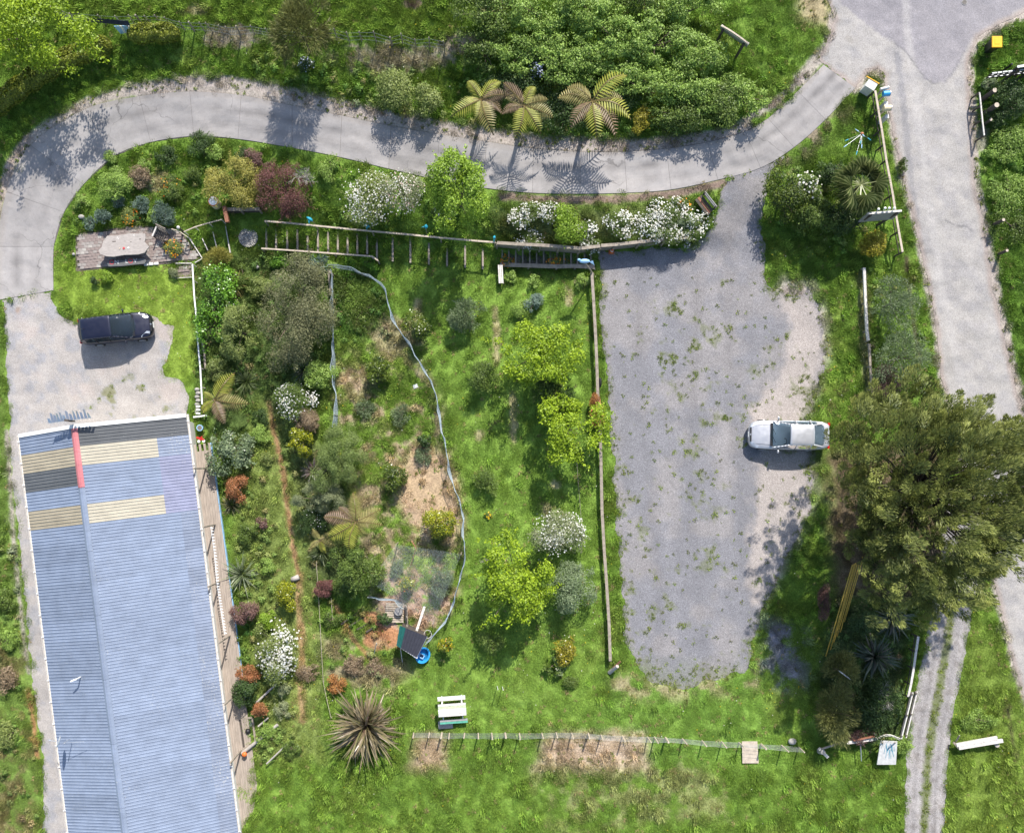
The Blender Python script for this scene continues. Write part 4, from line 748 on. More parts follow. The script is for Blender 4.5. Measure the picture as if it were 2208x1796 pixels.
T('shrub', 'feathery blue-green bush under the net roof of the run', 'shrub', *D(920, 1210), 28, 1.2, 'greygreen', (.12,.03), .7, kind='spray', jit=.6)
T('shrub', 'small bluish shrub on the lawn below the upper stairs', 'shrub', *D(1112, 632), 18, .9, 'blue', (.09,.04), .8)
T('shrub', 'small leafy shrub with pale twigs left of the bluish shrub', 'shrub', *D(1085, 645), 20, .7, 'bright', (.07,.04), .6)
T('shrub', 'tuft of broad leaves under the planter box at the stairs', 'plant', *D(1064, 578), 14, .5, 'bright', (.10,.06), .8)
T('shrub', 'leafy weed below the upper stair wall', 'plant', *D(1110, 588), 14, .5, 'bright', (.10,.06), .8)
T('shrub', 'leafy clump at the foot of the blue bird pole', 'plant', *D(1215, 585), 15, .5, 'bright', (.09,.05), .8)
T('geranium', 'orange flowering climber on the long timber fence', 'plant', *D(1243, 860), 14, 1.1, 'orange', (.06,.04), .9, fl=(70,.06,[(.7,.2,.1),(.75,.3,.15)]), aspect=2.2)
T('marigold_plant', 'orange marigolds along the lower edge of the upper stairs', 'plant', *D(1170, 545), 26, .35, 'soft', (.06,.03), .5, fl=(60,.08,OR), aspect=.35)
T('marigold_plant', 'orange marigolds at the foot of the upper stairs by the planter box', 'plant', *D(1058, 545), 16, .4, 'soft', (.06,.03), .5, fl=(50,.08,OR), aspect=.8)
T('marigold_plant', 'cluster of bright yellow-orange flowers on the lawn beside the run', 'plant', *D(1018, 1073), 8, .25, 'mid', (.05,.03), .7, fl=(16,.09,YE))
for q, rr, hgt, pl, lb in [((885,950),20,.5,'greygreen','grey-green grass clump inside the run beside the netting'),((760,850),22,.5,'greygreen','grey-green weed clump at the left of the run'),((838,865),22,.5,'greygreen','spiky grey-green clump below the upper citrus tree'),((730,590),40,.4,'mid','lush green growth in the top corner of the run'),((760,650),44,.4,'mid','lush green growth in the upper run'),((745,620),36,.45,'bright','bright leafy patch at the top of the run'),((827,1185),16,.5,'greygreen','grey-green clump at the edge of the net roof'),((1880,345),16,.4,'mid','leafy clump between the white rail fence and the road')]:
    T('weed_clump', lb, 'weeds', *D(*q), rr, hgt, pl, (.16,.03), .7, nl=12, kind='spray', jit=.7)
# --- below the huge conifer
T('shrub', 'feathery yellow-tipped cabbage-like shrub below the bamboo poles', 'shrub', *D(1752, 1400), 36, 2.0, 'cedar', (.30,.03), .7, kind='spray', jit=.35, nl=10)
T('shrub', 'feathery dark shrub beside the lower gate corner', 'shrub', *D(1742, 1490), 44, 2.2, 'cedar', (.30,.03), .7, kind='spray', jit=.35, nl=12, aspect=1.3)
T('shrub', 'dark leafy shrub between the flax plants and the lower fence', 'shrub', *D(1830, 1475), 52, 1.2, 'dark', (.10,.06), .7, nl=18, aspect=1.1)
T('shrub', 'dark shrub under the lower edge of the huge conifer', 'shrub', *D(1795, 1290), 26, 1.1, 'dark', (.09,.05), .8)
T('shrub', 'purple heath at the shaded edge of the gravel under the conifer', 'shrub', *D(1723, 1250), 16, .6, 'purple', (.06,.02), .8, kind='spray', jit=.7, aspect=2.2)
T('shrub', 'purple twiggy bush beside the fallen timber at the lower gate', 'shrub', *D(1795, 1535), 26, .8, 'purple', (.07,.03), .7, aspect=.6)
T('shrub', 'leafy shrub at the lower end of the white rail beside the track', 'shrub', *D(1880, 1545), 22, .9, 'bright', (.09,.05), .7)
T('shrub', 'bushy weeds with yellow tips above the fallen beam by the track', 'shrub', *D(2040, 1500), 34, .5, 'bright', (.09,.05), .6, aspect=.7)
# --- left edge below the yard
for q, rr, hgt, pl, lb in [((10,1250),24,.6,'mid','green weeds at the left edge beside the house path'),((14,1330),26,.6,'bright','leafy weeds at the left edge lower down'),((12,1420),28,.7,'tan','brown and green bramble at the left edge'),((20,1530),30,.8,'soft','yellowish leafy plant in the lower left corner')]:
    T('shrub', lb, 'shrub', *D(*q), rr, hgt, pl, (.12,.06), .7, nl=12)

# bare tree
def bare(px, py, rp, h, label, seed, name='bare_tree'):
    base = crown_at(px, py, h * .2); t = thing(name, label, 'tree', base); g = random.Random(seed); mb = MB(); tw = MB(); R0 = M(rp)
    def br(a, d, L, r, lev):
        b = a + d * L; (mb if lev < 2 else tw).cyl(a, b, r, r * .6, 5 if lev < 2 else 3, cap=False)
        if lev < 4:
            for k in range(4 if lev else 6):
                q = Vector((d.x + g.uniform(-.8, .8), d.y + g.uniform(-.8, .8), d.z * .8 + g.uniform(-.1, .5))).normalized()
                br(a.lerp(b, g.uniform(.45, 1)), q, L * g.uniform(.5, .8), r * .5, lev + 1)
    br(base, Vector((0, .12, 1)), R0 * .62, .05, 0); mb.build('trunk', MAT['pale_bark'], t); tw.build('twigs', MAT['pale_bark'], t)
bare(*S(668, 395), 60, 3.2, 'leafless pale grey tree between the dark red shrub and the driveway', 3)
bare(*S(1035, 820), 20, 1.2, 'small bare twiggy sapling beside the green bush on the lawn', 4, 'sapling')
bare(*S(1050, 1210), 20, 1.1, 'small bare sapling above the large lime tree', 6, 'sapling')
bare(*S(1900, 1500), 40, 2.0, 'bare brown tree inside the lower fence corner', 8)

# clipped hedges
def hedge(label, line, wp, h, seed):
    g = np.random.default_rng(seed); L = [crown_at(x, y, h * .5) for x, y in line]; base = L[0]; t = thing('hedge', label, 'hedge', base); off = np.array(base); P0 = np.array([tuple(q) for q in L])
    seg = np.linalg.norm(np.diff(P0, axis=0), axis=1); cum = np.concatenate([[0], np.cumsum(seg)]); n = int(cum[-1] * (M(wp) + 2 * h) * 800)
    s = g.uniform(0, cum[-1], n); i = np.clip(np.searchsorted(cum, s) - 1, 0, len(seg) - 1); f = ((s - cum[i]) / seg[i])[:, None]
    p = P0[i] * (1 - f) + P0[i + 1] * f; d = unit(P0[i + 1] - P0[i]); sd = np.stack([-d[:, 1], d[:, 0], 0 * d[:, 0]], 1)
    a = g.uniform(-.25, math.pi + .25, n); w = M(wp) / 2; e = .45; ca = np.sign(np.cos(a)) * np.abs(np.cos(a))**e; sa = np.sign(np.sin(a)) * np.abs(np.sin(a))**e
    endf = np.clip(np.minimum(s, cum[-1] - s) / (w * .9), 0, 1)**.4; k = g.uniform(.86, 1.05, n) * (.93 + .1 * np.sin(s * 5 + a * 3)) * endf
    q = p + sd * (ca * w * k)[:, None]; q[:, 2] = p[:, 2] + h * (.45 + .55 * sa * k)
    nr = unit(sd * ca[:, None] + np.array((0, 0, 1)) * np.maximum(sa, 0)[:, None] + g.normal(size=(n, 3)) * .5); tt = unit(np.cross(nr, g.normal(size=(n, 3)))); b = np.cross(nr, tt)
    Lf = .06 * g.uniform(.7, 1.3, (n, 1)); V = np.stack([q - tt * Lf, q + b * Lf * .6, q + tt * Lf, q - b * Lf * .6], 1).reshape(-1, 3)
    c0, c1 = [np.array(x) for x in PAL['hedge']]; u_ = g.random((n, 1))**1.2; C = np.repeat(c0 * (1 - u_) + c1 * u_, 4, 0)
    link('foliage', raw_mesh('foliage', V - off, np.arange(4 * n).reshape(n, 4), MAT['leaf'], C), t)
    mb = MB()
    for q_ in range(int(cum[-1] / .6) + 1):
        x = P0[0] + (P0[-1] - P0[0]) * min(1, q_ * .6 / cum[-1]); j = int(np.clip(np.searchsorted(cum, q_ * .6) - 1, 0, len(seg) - 1)); f_ = min(1, (q_ * .6 - cum[j]) / seg[j]); x = P0[j] * (1 - f_) + P0[j + 1] * f_
        mb.cyl((x[0], x[1], x[2] - .1), (x[0], x[1], x[2] + h * .7), .03, .02, 5)
    mb.build('stems', MAT['bark'], t, kind='stuff')
hedge('long clipped yellow-green hedge curving down the bank at the left edge', [D(-60, 260), D(0, 215), D(60, 170), D(120, 132), D(175, 108), D(232, 92)], 40, 1.0, 21)
hedge('short clipped hedge beside the blue and black roofed shelter', [D(266, 73), D(320, 70), D(374, 71)], 34, 1.1, 22)

# fronds, flax leaves and palm fans are pieces of their own that share mesh data
def frond_mesh(name, L, W, c0, c1, n=15, seed=0, rise=.35, droop=.62):
    g = random.Random(seed); V = []; F = []; C = []
    def pt(s): return Vector((L * s, 0, rise * math.sin(s * math.pi * .62) - droop * s * s * s))
    def quad(a, b, c, d, col): k = len(V); V.extend([a, b, c, d]); F.append((k, k + 1, k + 2, k + 3)); C.extend([col] * 4)
    for i in range(10):
        a, b = pt(i / 10), pt((i + 1) / 10); w = .018; quad(a + Vector((0, w, .01)), a - Vector((0, w, -.01)), b - Vector((0, w, -.01)), b + Vector((0, w, .01)), (.16, .12, .04))
    for i in range(n):
        s = .10 + .88 * i / (n - 1); p = pt(s); ln = W * math.sin(math.pi * min(1, (s * .93 + .09))**.85) ** .7 * g.uniform(.92, 1.06); ww = L / n * .31
        for sd in (-1, 1):
            d = Vector((.42, sd, -.22 - g.random() * .12)).normalized(); u = Vector((1, 0, 0)); t = g.random() * .75 + .25 * (i % 2); col = tuple(c0[k] * (1 - t) + c1[k] * t for k in range(3))
            m_ = p + d * ln * .55; e = p + d * ln - Vector((0, 0, ln * .12)); q = u * ww
            quad(p - q * .7, p + q * .7, m_ + q, m_ - q, col); k = len(V); V.extend([m_ - q, m_ + q, e]); F.append((k, k + 1, k + 2)); C.extend([col] * 3)
    return raw_mesh(name, [tuple(v) for v in V], F, MAT['leaf'], C)
FRY = [frond_mesh('frond', 1.0, .36, (.20,.22,.03), (.42,.42,.07), seed=s) for s in (1, 2)]
FRT = [frond_mesh('frond', 1.0, .36, (.20,.17,.05), (.38,.33,.12), seed=s) for s in (3,)]
FRB = [frond_mesh('frond', 1.0, .34, (.16,.10,.06), (.30,.21,.13), seed=s) for s in (4,)]
def fern(label, px, py, h, fr, lean=0):
    b = crown_at(px, py, h); t = thing('tree_fern', label, 'tree fern', b, 'tree ferns'); top = b + Vector((0, 0, h))
    MB().cyl(b - Vector((0, 0, .1)), top, .13, .09, 9).build('trunk', MAT['bark'], t)
    for k, (tx, ty, kind) in enumerate(fr):
        tip = P(tx, ty, top.z + .05); d = tip - top; L = math.hypot(d.x, d.y)
        m_ = {'y': FRY[k % 2], 't': FRT[0], 'b': FRB[0]}[kind]; o = link('frond', m_, t, (0, 0, h)); o.rotation_euler = (rnd.uniform(-.35, .35), rnd.uniform(-.2, .12), math.atan2(d.y, d.x)); o.scale = (L, max(.75, L * .9), max(.6, L * .75))
fern('tree fern at the left of the bank group, with yellow-green and brown fronds', 1037, 215, 2.4, [(1008,172,'y'),(1078,168,'y'),(974,252,'y'),(1028,262,'y'),(1098,205,'b'),(1000,225,'t'),(1060,290,'t'),(1085,238,'b')])
fern('tree fern in the middle of the bank group, largely brown fronds', 1130, 228, 2.4, [(1152,180,'y'),(1084,180,'b'),(1080,240,'b'),(1194,250,'t'),(1114,298,'y'),(1165,285,'y'),(1182,215,'t'),(1090,205,'t')])
fern('tree fern at the right of the bank group with one long upright frond', 1277, 218, 2.5, [(1347,158,'y'),(1203,200,'t'),(1363,248,'y'),(1286,300,'y'),(1228,272,'b'),(1333,288,'b'),(1310,258,'t'),(1225,185,'t'),(1345,215,'t')])
fern('tree fern beside the white rail fence near the house', 462, 862, 1.7, [(502,803,'y'),(437,845,'y'),(533,872,'t'),(432,890,'y'),(486,914,'b'),(500,840,'t')])
fern('tree fern between the pale domed bush and the run', 768, 1125, 2.0, [(763,1062,'t'),(822,1097,'t'),(695,1112,'b'),(707,1162,'y'),(750,1190,'y'),(729,1092,'b'),(790,1160,'t'),(825,1130,'t')])
fern('small tree fern at the left of the dark bushy tree', 690, 1165, 1.0, [(672,1140,'t'),(712,1150,'t'),(668,1180,'t'),(700,1195,'y'),(722,1178,'t')])
fern('small fern on the kerb edge below the yellow-green bush', 872, 240, .7, [(873,222,'y'),(888,240,'y'),(866,256,'y'),(858,236,'y')])
def leaf_mesh(name, L, W, c, tip, droop, seed):
    g = random.Random(seed); V = []; F = []; C = []; n = 6
    for i in range(n + 1):
        s = i / n; w = W * (1 - s**3) * (.75 + .5 * math.sin(s * 2.4)); z = L * (.75 * s - droop * s * s); x = L * (.55 * s + .25 * s * s); cc = [c[k] * (1 - s * .6) + tip[k] * s * .6 for k in range(3)]
        V += [(x, -w / 2, z + w * .2), (x, 0, z), (x, w / 2, z + w * .2)]; C += [cc, [q * .8 for q in cc], cc]
    for i in range(n): k = 3 * i; F += [(k, k + 1, k + 4, k + 3), (k + 1, k + 2, k + 5, k + 4)]
    return raw_mesh(name, V, F, MAT['gloss'], C)
def flax(label, px, py, rp, h, n, cols, W=.07, seed=1, cat='flax'):
    b = crown_at(px, py, h * .25); t = thing('flax', label, cat, b); g = random.Random(seed); R0 = M(rp)
    ms = [leaf_mesh('leaf', 1.0, W / R0, c, tp, dr, i) for i, (c, tp, dr) in enumerate([(cols[k % len(cols)][0], cols[k % len(cols)][1], (.2, .55, .8)[k % 3]) for k in range(6)])]
    for k in range(n):
        f = k / n; a = k * 2.399 + g.uniform(-.3, .3); o = link('leaf', g.choice(ms), t, (math.cos(a) * .08, math.sin(a) * .08, 0)); s = R0 * g.uniform(.7, 1.38)
        o.rotation_euler = (g.uniform(-.5, .5), .55 - 1.25 * f + g.uniform(-.3, .3), a + g.uniform(-.35, .35)); o.scale = (s, s, s)
BR = [((.11,.10,.04),(.42,.33,.20)),((.16,.12,.06),(.50,.40,.26)),((.09,.055,.04),(.30,.21,.14)),((.14,.14,.05),(.36,.30,.16))]
DF = [((.04,.06,.035),(.20,.25,.17)),((.06,.05,.04),(.28,.28,.2)),((.03,.05,.03),(.12,.16,.10))]
GD = [((.20,.20,.05),(.55,.44,.16)),((.25,.22,.06),(.50,.42,.12))]
flax('huge brown and tan flax at the bottom of the garden', *D(762, 1512), 84, 1.8, 280, BR, .095, 1)
flax('dark green flax under the lower edge of the huge conifer', *D(1862, 1287), 44, 1.5, 90, DF, .07, 2)
flax('dark spiky flax with tan leaf edges beside the lower white rail', *D(1826, 1368), 50, 1.5, 110, DF, .07, 3)
flax('golden arching grass-like flax above the glossy shrub', *D(492, 592), 36, 1.2, 120, GD, .03, 4)
flax('pale green and cream striped flax beside the deck', *D(503, 1198), 42, 1.3, 120, [((.14,.19,.09),(.45,.45,.30)),((.10,.15,.06),(.30,.34,.2))], .045, 5)
flax('small dark reddish spiky plant left of the domed tree', *D(652, 983), 28, 1.0, 50, [((.07,.035,.03),(.30,.22,.2)),((.05,.04,.035),(.35,.3,.28))], .06, 6)
flax('dark green strappy clump below the large olive tree', *D(632, 772), 30, .9, 50, DF, .045, 7)
flax('green strappy clump right of the fern near the house', *D(512, 795), 34, .9, 80, [((.06,.09,.03),(.22,.26,.10))], .035, 8)
flax('bronze strappy clump below the orange bush beside the deck', *D(482, 1052), 28, .9, 60, [((.10,.11,.04),(.34,.30,.16))], .04, 9)
flax('green strappy clump below the purple-red bush', *D(520, 1310), 22, .7, 50, [((.05,.13,.02),(.12,.28,.05))], .035, 10)
flax('green spiky clump left of the dark bushy tree', *D(668, 1150), 30, .8, 60, [((.07,.10,.03),(.24,.28,.12))], .035, 11)
def palm(label, px, py, rp, h):
    b = crown_at(px, py, h); t = thing('fan_palm', label, 'palm', b); g = random.Random(5); R0 = M(rp); MB().cyl(b, b + Vector((0, 0, h)), .12, .1, 9).build('trunk', MAT['bark'], t)
    V = []; F = []; C = []
    for k in range(22):
        a = -1.9 + 3.8 * k / 21; L = .52; x0 = .48; V += [(x0, 0, .0), (x0 + math.cos(a - .06) * L * .65, math.sin(a - .06) * L * .65, -.02), (x0 + math.cos(a) * L, math.sin(a) * L, -.14), (x0 + math.cos(a + .06) * L * .65, math.sin(a + .06) * L * .65, .02)]
        q = 4 * k; F += [(q, q + 1, q + 2), (q, q + 2, q + 3)]; cc = (.09, .13, .04) if k % 2 else (.30, .33, .14); C += [cc] * 4
    q = len(V); V += [(0, -.02, 0), (.5, -.012, .02), (.5, .012, .02), (0, .02, 0)]; F.append((q, q + 1, q + 2, q + 3)); C += [(.2, .22, .08)] * 4
    me = raw_mesh('frond', V, F, MAT['gloss'], C)
    for k in range(26):
        f = k / 26; o = link('frond', me, t, (0, 0, h)); s = R0 * g.uniform(.85, 1.1); o.rotation_euler = (g.uniform(-.25, .25), -.75 * f + .30, k * 2.399); o.scale = (s, s, s)
palm('fan palm beside the white rail fence above the sign board', *D(1795, 385), 58, 2.6)

# the huge conifer: trunk, limbs and feathery plumes that sweep outwards
def conifer():
    cx, cy = D(1966, 1032); h = 11.0; base = crown_at(cx - 4, cy + 0, 6.6); t = thing('conifer', 'huge dark olive conifer overhanging the road and carpark', 'tree', base); g = np.random.default_rng(5); gr = random.Random(5)
    c = np.array(base) + np.array((0, 0, 6.4)); R0 = np.array((5.95, 6.1, 4.9)); off = np.array(base); VV = []; CC = []; mb = MB(); tops = []
    mb.cyl(base, base + Vector((0, 0, 4.5)), .42, .3, 10); mb.cyl(base + Vector((0, 0, 4.5)), base + Vector((0, 0, 9.5)), .3, .08, 8)
    lo, hi = [np.array(q) for q in PAL['conifer']]
    N = 980; ii = np.arange(N) + .5; zz = 1 - ii / N * 1.35; th = ii * 2.39996; rr = np.sqrt(np.maximum(0, 1 - zz**2))
    for k in range(N):
        d = np.array((rr[k] * math.cos(th[k]), rr[k] * math.sin(th[k]), zz[k])) + g.normal(size=3) * .06
        prof = .86 + .16 * math.sin(th[k] * 3.0 + 1) * rr[k] + .10 * math.sin(th[k] * 7.3); rad = g.uniform(.66, 1.04) * prof * (1.0 if k > 60 else .8 + .2 * k / 60)
        tip = c + d * R0 * rad; o = unit(np.array((d[0] * 1.2, d[1] * 1.2, d[2] * .5 + .25))); o = unit(o * min(.8, .3 + k / 110) + np.array((.40, .22, .10)) + g.normal(size=3) * .34)
        L = g.uniform(.75, 1.25); m = int(165 * L); s = g.random(m)**.7; side = unit(np.cross(o, (0, 0, 1)) + 1e-6); upv = np.cross(side, o)
        a = g.uniform(0, 6.283, m); w = .30 * L * np.sin(np.pi * np.clip(s * .85 + .1, 0, 1)) * np.sqrt(g.random(m))
        p = tip - o * L * .5 + o * (s * L)[:, None] + side * (np.cos(a) * w * 1.25)[:, None] + upv * (np.sin(a) * w * .7)[:, None]
        tt = unit(o + side * (np.cos(a) * .45)[:, None] + upv * (np.sin(a) * .3 + .12)[:, None] + g.normal(size=(m, 3)) * .14); nr = unit(upv + g.normal(size=(m, 3)) * .5); b = unit(np.cross(nr, tt))
        Lf = .13 * g.uniform(.6, 1.3, (m, 1)); Wf = .021 * g.uniform(.7, 1.3, (m, 1))
        VV.append(np.stack([p - tt * Lf * .6, p + b * Wf, p + tt * Lf, p - b * Wf], 1).reshape(-1, 3))
        q = np.clip(s * .6 + g.random(m) * .4 - .1 + g.normal() * .12, 0, 1)[:, None]; CC.append(np.repeat(lo * (1 - q) + hi * q, 4, 0))
        if k % 5 == 0: tops.append(c + (tip - c) * .72)
    V = np.concatenate(VV); n = len(V) // 4; link('foliage', raw_mesh('foliage', V - off, np.arange(4 * n).reshape(n, 4), MAT['leaf'], np.concatenate(CC)), t)
    for q in tops:
        st = Vector((base.x, base.y, base.z + max(1.5, (q[2] - base.z) * .55))); e = Vector(q); m_ = st.lerp(e, .5) + Vector((gr.uniform(-.3, .3), gr.uniform(-.3, .3), -.1)); mb.cyl(st, m_, .09, .06, 5, False); mb.cyl(m_, e, .06, .02, 4, False)
    mb.build('trunk', MAT['dark_wood'], t); print('conifer quads', n)
conifer()
# ------------------------------------------------------------------ house: corrugated roof of separate sheets, ridge cap, gutters, walls
ZL, ZR_, ZE = -.95, .55, -1.15                          # left eave, ridge, right eave heights
r0 = P(159, 921, ZR_); r1 = P(248, 1632, ZR_); U = (r1 - r0); U.z = 0; U.normalize(); W_ = Vector((-U.y, U.x, 0))   # U down the picture, W_ to the right
aL = -((P(42, 943, ZL) - r0).dot(W_) + (P(126, 1632, ZL) - r0).dot(W_)) / 2; aR = ((P(401, 887, ZE) - r0).dot(W_) + (P(493, 1632, ZE) - r0).dot(W_)) / 2
house = thing('house', 'long low house with corrugated blue roof and cream, grey and pink patches', 'house', Vector((r0 + U * 12).to_tuple()[:2] + (-3.5,)))
def rib_profile(w, nr=6):
    pts = []; pt = w / nr
    for k in range(nr):
        x = k * pt; pts += [(x, 0), (x + pt * .62, 0), (x + pt * .72, .03), (x + pt * .90, .03)]
    pts.append((w, 0)); return pts
def roof_mat(nm, c, spots):
    m, n, l, b = nt(nm); p = pos(n); tc_ = n.new('ShaderNodeTexCoord').outputs['Object']
    f = noise(n, l, p, 1.3, 5); f4 = noise(n, l, p, 10, 4, .8); cc = ramp(n, l, f, [(.3, [q * .88 for q in c]), (.7, [min(1, q * 1.1) for q in c])]); cc = mul(n, l, cc, ramp(n, l, f4, [(.3, .9), (.7, 1.06)]))
    oi = n.new('ShaderNodeObjectInfo').outputs['Random']; cc = mul(n, l, cc, ramp(n, l, oi, [(0, .90), (.5, 1.0), (1, 1.07)]))
    mp = n.new('ShaderNodeMapping'); mp.inputs['Rotation'].default_value = (0, 0, -math.atan2(W_.y, W_.x)); mp.inputs['Scale'].default_value = (.25, 7, 1); l.new(p, mp.inputs[0]); f5 = noise(n, l, mp.outputs[0], 1.6, 5, .7); cc = mul(n, l, cc, ramp(n, l, f5, [(.3, .86), (.55, 1.0), (.8, 1.06)]))
    v2 = n.new('ShaderNodeTexVoronoi'); v2.inputs['Scale'].default_value = 11.0; nw = n.new('ShaderNodeTexNoise'); nw.inputs['Scale'].default_value = 6; l.new(p, nw.inputs['Vector']); vm = n.new('ShaderNodeVectorMath'); vm.operation = 'MULTIPLY_ADD'; l.new(nw.outputs['Color'], vm.inputs[0]); vm.inputs[1].default_value = (.35, .35, .35); l.new(p, vm.inputs[2]); l.new(vm.outputs[0], v2.inputs['Vector'])
    mask = noise(n, l, p, .35, 3); th = ramp(n, l, mask, [(.42, 0.0), (.62, 1.0)])
    s1 = ramp(n, l, v2.outputs['Distance'], [(.10 * spots, 1), (.16 * spots + .01, 0)]); s1 = mul(n, l, s1, th)
    x = n.new('ShaderNodeMix'); x.data_type = 'RGBA'; l.new(s1, x.inputs[0]); l.new(cc, x.inputs[6]); x.inputs[7].default_value = (.46, .45, .40, 1)
    l.new(x.outputs[2], b.inputs['Base Color']); b.inputs['Roughness'].default_value = .42; b.inputs['Specular IOR Level'].default_value = .4; return m
RM = {'blue': roof_mat('blue_roof_steel', (.22, .262, .345), 1.0), 'dark': roof_mat('dark_roof_steel', (.115, .12, .125), .9), 'cream': roof_mat('translucent_cream_sheet', (.46, .42, .33), 1.1), 'tan': roof_mat('weathered_cream_sheet', (.37, .32, .23), 1.1),
      'lichen': roof_mat('blue_roof_steel_with_lichen', (.22, .255, .33), 1.7), 'mauve': roof_mat('faded_roof_steel', (.245, .255, .35), 1.4), 'pink': roof_mat('faded_red_ridge', (.50, .17, .18), 1.6)}
SW = 1.13; cache = {}
def sheet(side, i, f0, f1, mk, lift=0.0):
    a = aL if side < 0 else aR; dz = (ZL if side < 0 else ZE) - ZR_; key = (side, f0, f1, mk)
    if key not in cache:
        V = []; pr = rib_profile(SW)
        for (u, z) in pr:
            for f in (f0, f1):
                q = U * u + W_ * (side * a * f); V.append((q.x, q.y, dz * f + z + lift))
        n = len(pr); F = [(2 * k, 2 * k + 1, 2 * k + 3, 2 * k + 2) if side > 0 else (2 * k, 2 * k + 2, 2 * k + 3, 2 * k + 1) for k in range(n - 1)]
        top = len(V); V += [(x, y, z - .012) for x, y, z in V[:]]; F += [tuple(q + top for q in f_[::-1]) for f_ in F[:]]
        cache[key] = raw_mesh('roof_sheet', V, F, RM[mk])
    o = link('roof_sheet', cache[key], house, r0 + U * (i * SW) - house.location); return o
NS = 23
for i in range(NS):
    mk = {1: 'tan', 2: 'dark', 4: 'tan'}.get(i, 'blue'); sheet(-1, i, .0, 1.0, mk)
    if i == 0: sheet(1, i, .0, 1.0, 'dark')
    elif i in (1, 4): sheet(1, i, .0, .71, 'cream', .004); sheet(1, i, .69, 1.0, 'mauve' if i == 4 else 'lichen')
    elif i in (2, 3): sheet(1, i, .0, .71, 'blue', .004); sheet(1, i, .69, 1.0, 'mauve')
    else: sheet(1, i, .0, .84, 'blue', .004); sheet(1, i, .82, 1.0, 'lichen')
LH = NS * SW
def rp_(u, side, f, dz=0.0):
    a = aL if side < 0 else aR; d = ((ZL if side < 0 else ZE) - ZR_) * f; q = r0 + U * u + W_ * (side * a * f); return Vector((q.x, q.y, ZR_ + d + dz))
def cap(u0, u1, mk):
    mb = MB(); V = []
    for u in (u0, u1):
        for (s_, w, z) in ((-1, .20, .035), (-1, .07, .075), (1, .07, .075), (1, .20, .035)):
            a = aL if s_ < 0 else aR; p_ = rp_(u, s_, w / a, z); V.append(p_)
    mb.add(V, [(0, 1, 5, 4), (1, 2, 6, 5), (2, 3, 7, 6)]); mb.build('ridge_cap', RM[mk], house)
cap(-.05, 3.55, 'pink')
for k in range(6): cap(3.50 + k * (LH - 3.5) / 6 - .0, 3.50 + (k + 1) * (LH - 3.5) / 6 - .012, 'blue')
for side in (-1, 1):
    mb = MB(); mb.beam(rp_(-.04, side, 0.0, .045), rp_(-.04, side, 1.0, .045), .22, .05); mb.build('barge_board', MAT['white'], house)
    g0 = rp_(-.1, side, 1.0, -.07) + W_ * side * .07; g1 = rp_(LH, side, 1.0, -.07) + W_ * side * .07
    mb = MB()
    for w, dz, ww, hh_ in ((0, -.03, .13, .01), (-.06, .02, .012, .1), (.06, .02, .014, .1)): mb.beam(g0 + W_ * w + Vector((0, 0, dz)), g1 + W_ * w + Vector((0, 0, dz)), ww, hh_)
    mb.build('gutter', MAT['weather_white'], house)
    for k in range(20):
        p_ = g0.lerp(g1, (k + .3) / 20) + Vector((0, 0, .075)); MB().box(p_, (.05, .15, .012), ax=(U, W_, Vector((0, 0, 1)))).build('gutter_bracket', MAT['white'], house)
mb = MB(); corners = [rp_(.25, -1, .95), rp_(.25, 1, .93), rp_(LH - .1, 1, .93), rp_(LH - .1, -1, .95)]
for k in range(4):
    a_, b_ = corners[k], corners[(k + 1) % 4]; zt = min(a_.z, b_.z) - .12; m_ = (a_ + b_) / 2; d_ = (b_ - a_); L_ = math.hypot(d_.x, d_.y)
    MB().box((m_.x, m_.y, (zt - 3.7) / 2), (L_, .1, zt + 3.7), rz=math.atan2(d_.y, d_.x)).build('wall', MAT['wall'], house)
a_, b_, c_ = rp_(.25, -1, .95), rp_(.25, 1, .93), rp_(.25, 1, 0)
MB().add([(a_.x, a_.y, a_.z - .13), (b_.x, b_.y, a_.z - .13), (b_.x, b_.y, b_.z - .05), (c_.x, c_.y, c_.z - .05), (a_.x, a_.y, a_.z - .05)], [(0, 1, 2, 3, 4)]).build('gable', MAT['wall'], house)
# torn corrugated decoration over the gable peak
t = thing('wind_ornament', 'jagged wing-shaped corrugated metal ornament over the gable peak', 'ornament', rp_(-.35, 1, 0, .2)); mb = MB(); g = random.Random(4)
for k in range(13):
    x = (k - 6) * .19; ln = .45 + .5 * abs(math.sin(k * 1.3)); q = t.location + W_ * x; z = .55 - abs(x) * .18
    mb.add([q + Vector((0, 0, z)), q + W_ * .17 + Vector((0, 0, z - .02)), q + W_ * .17 - U * ln * .5 + Vector((0, 0, z + .12 + g.uniform(0, .15))), q + W_ * .05 - U * ln * .6 + Vector((0, 0, z + .2))], [(0, 1, 2, 3)])
    mb.add([q + Vector((0, 0, z)), q + W_ * .17 + Vector((0, 0, z - .02)), q + W_ * .15 + Vector((0, 0, z - .35)), q + W_ * .02 + Vector((0, 0, z - .28 - g.uniform(0, .15)))], [(0, 1, 2, 3)])
mb.build('sheet', MAT['steel'], t); MB().beam(t.location + Vector((0, 0, -.2)), t.location + Vector((0, 0, .6)), .25, .1).build('stand', MAT['dark_wood'], t)
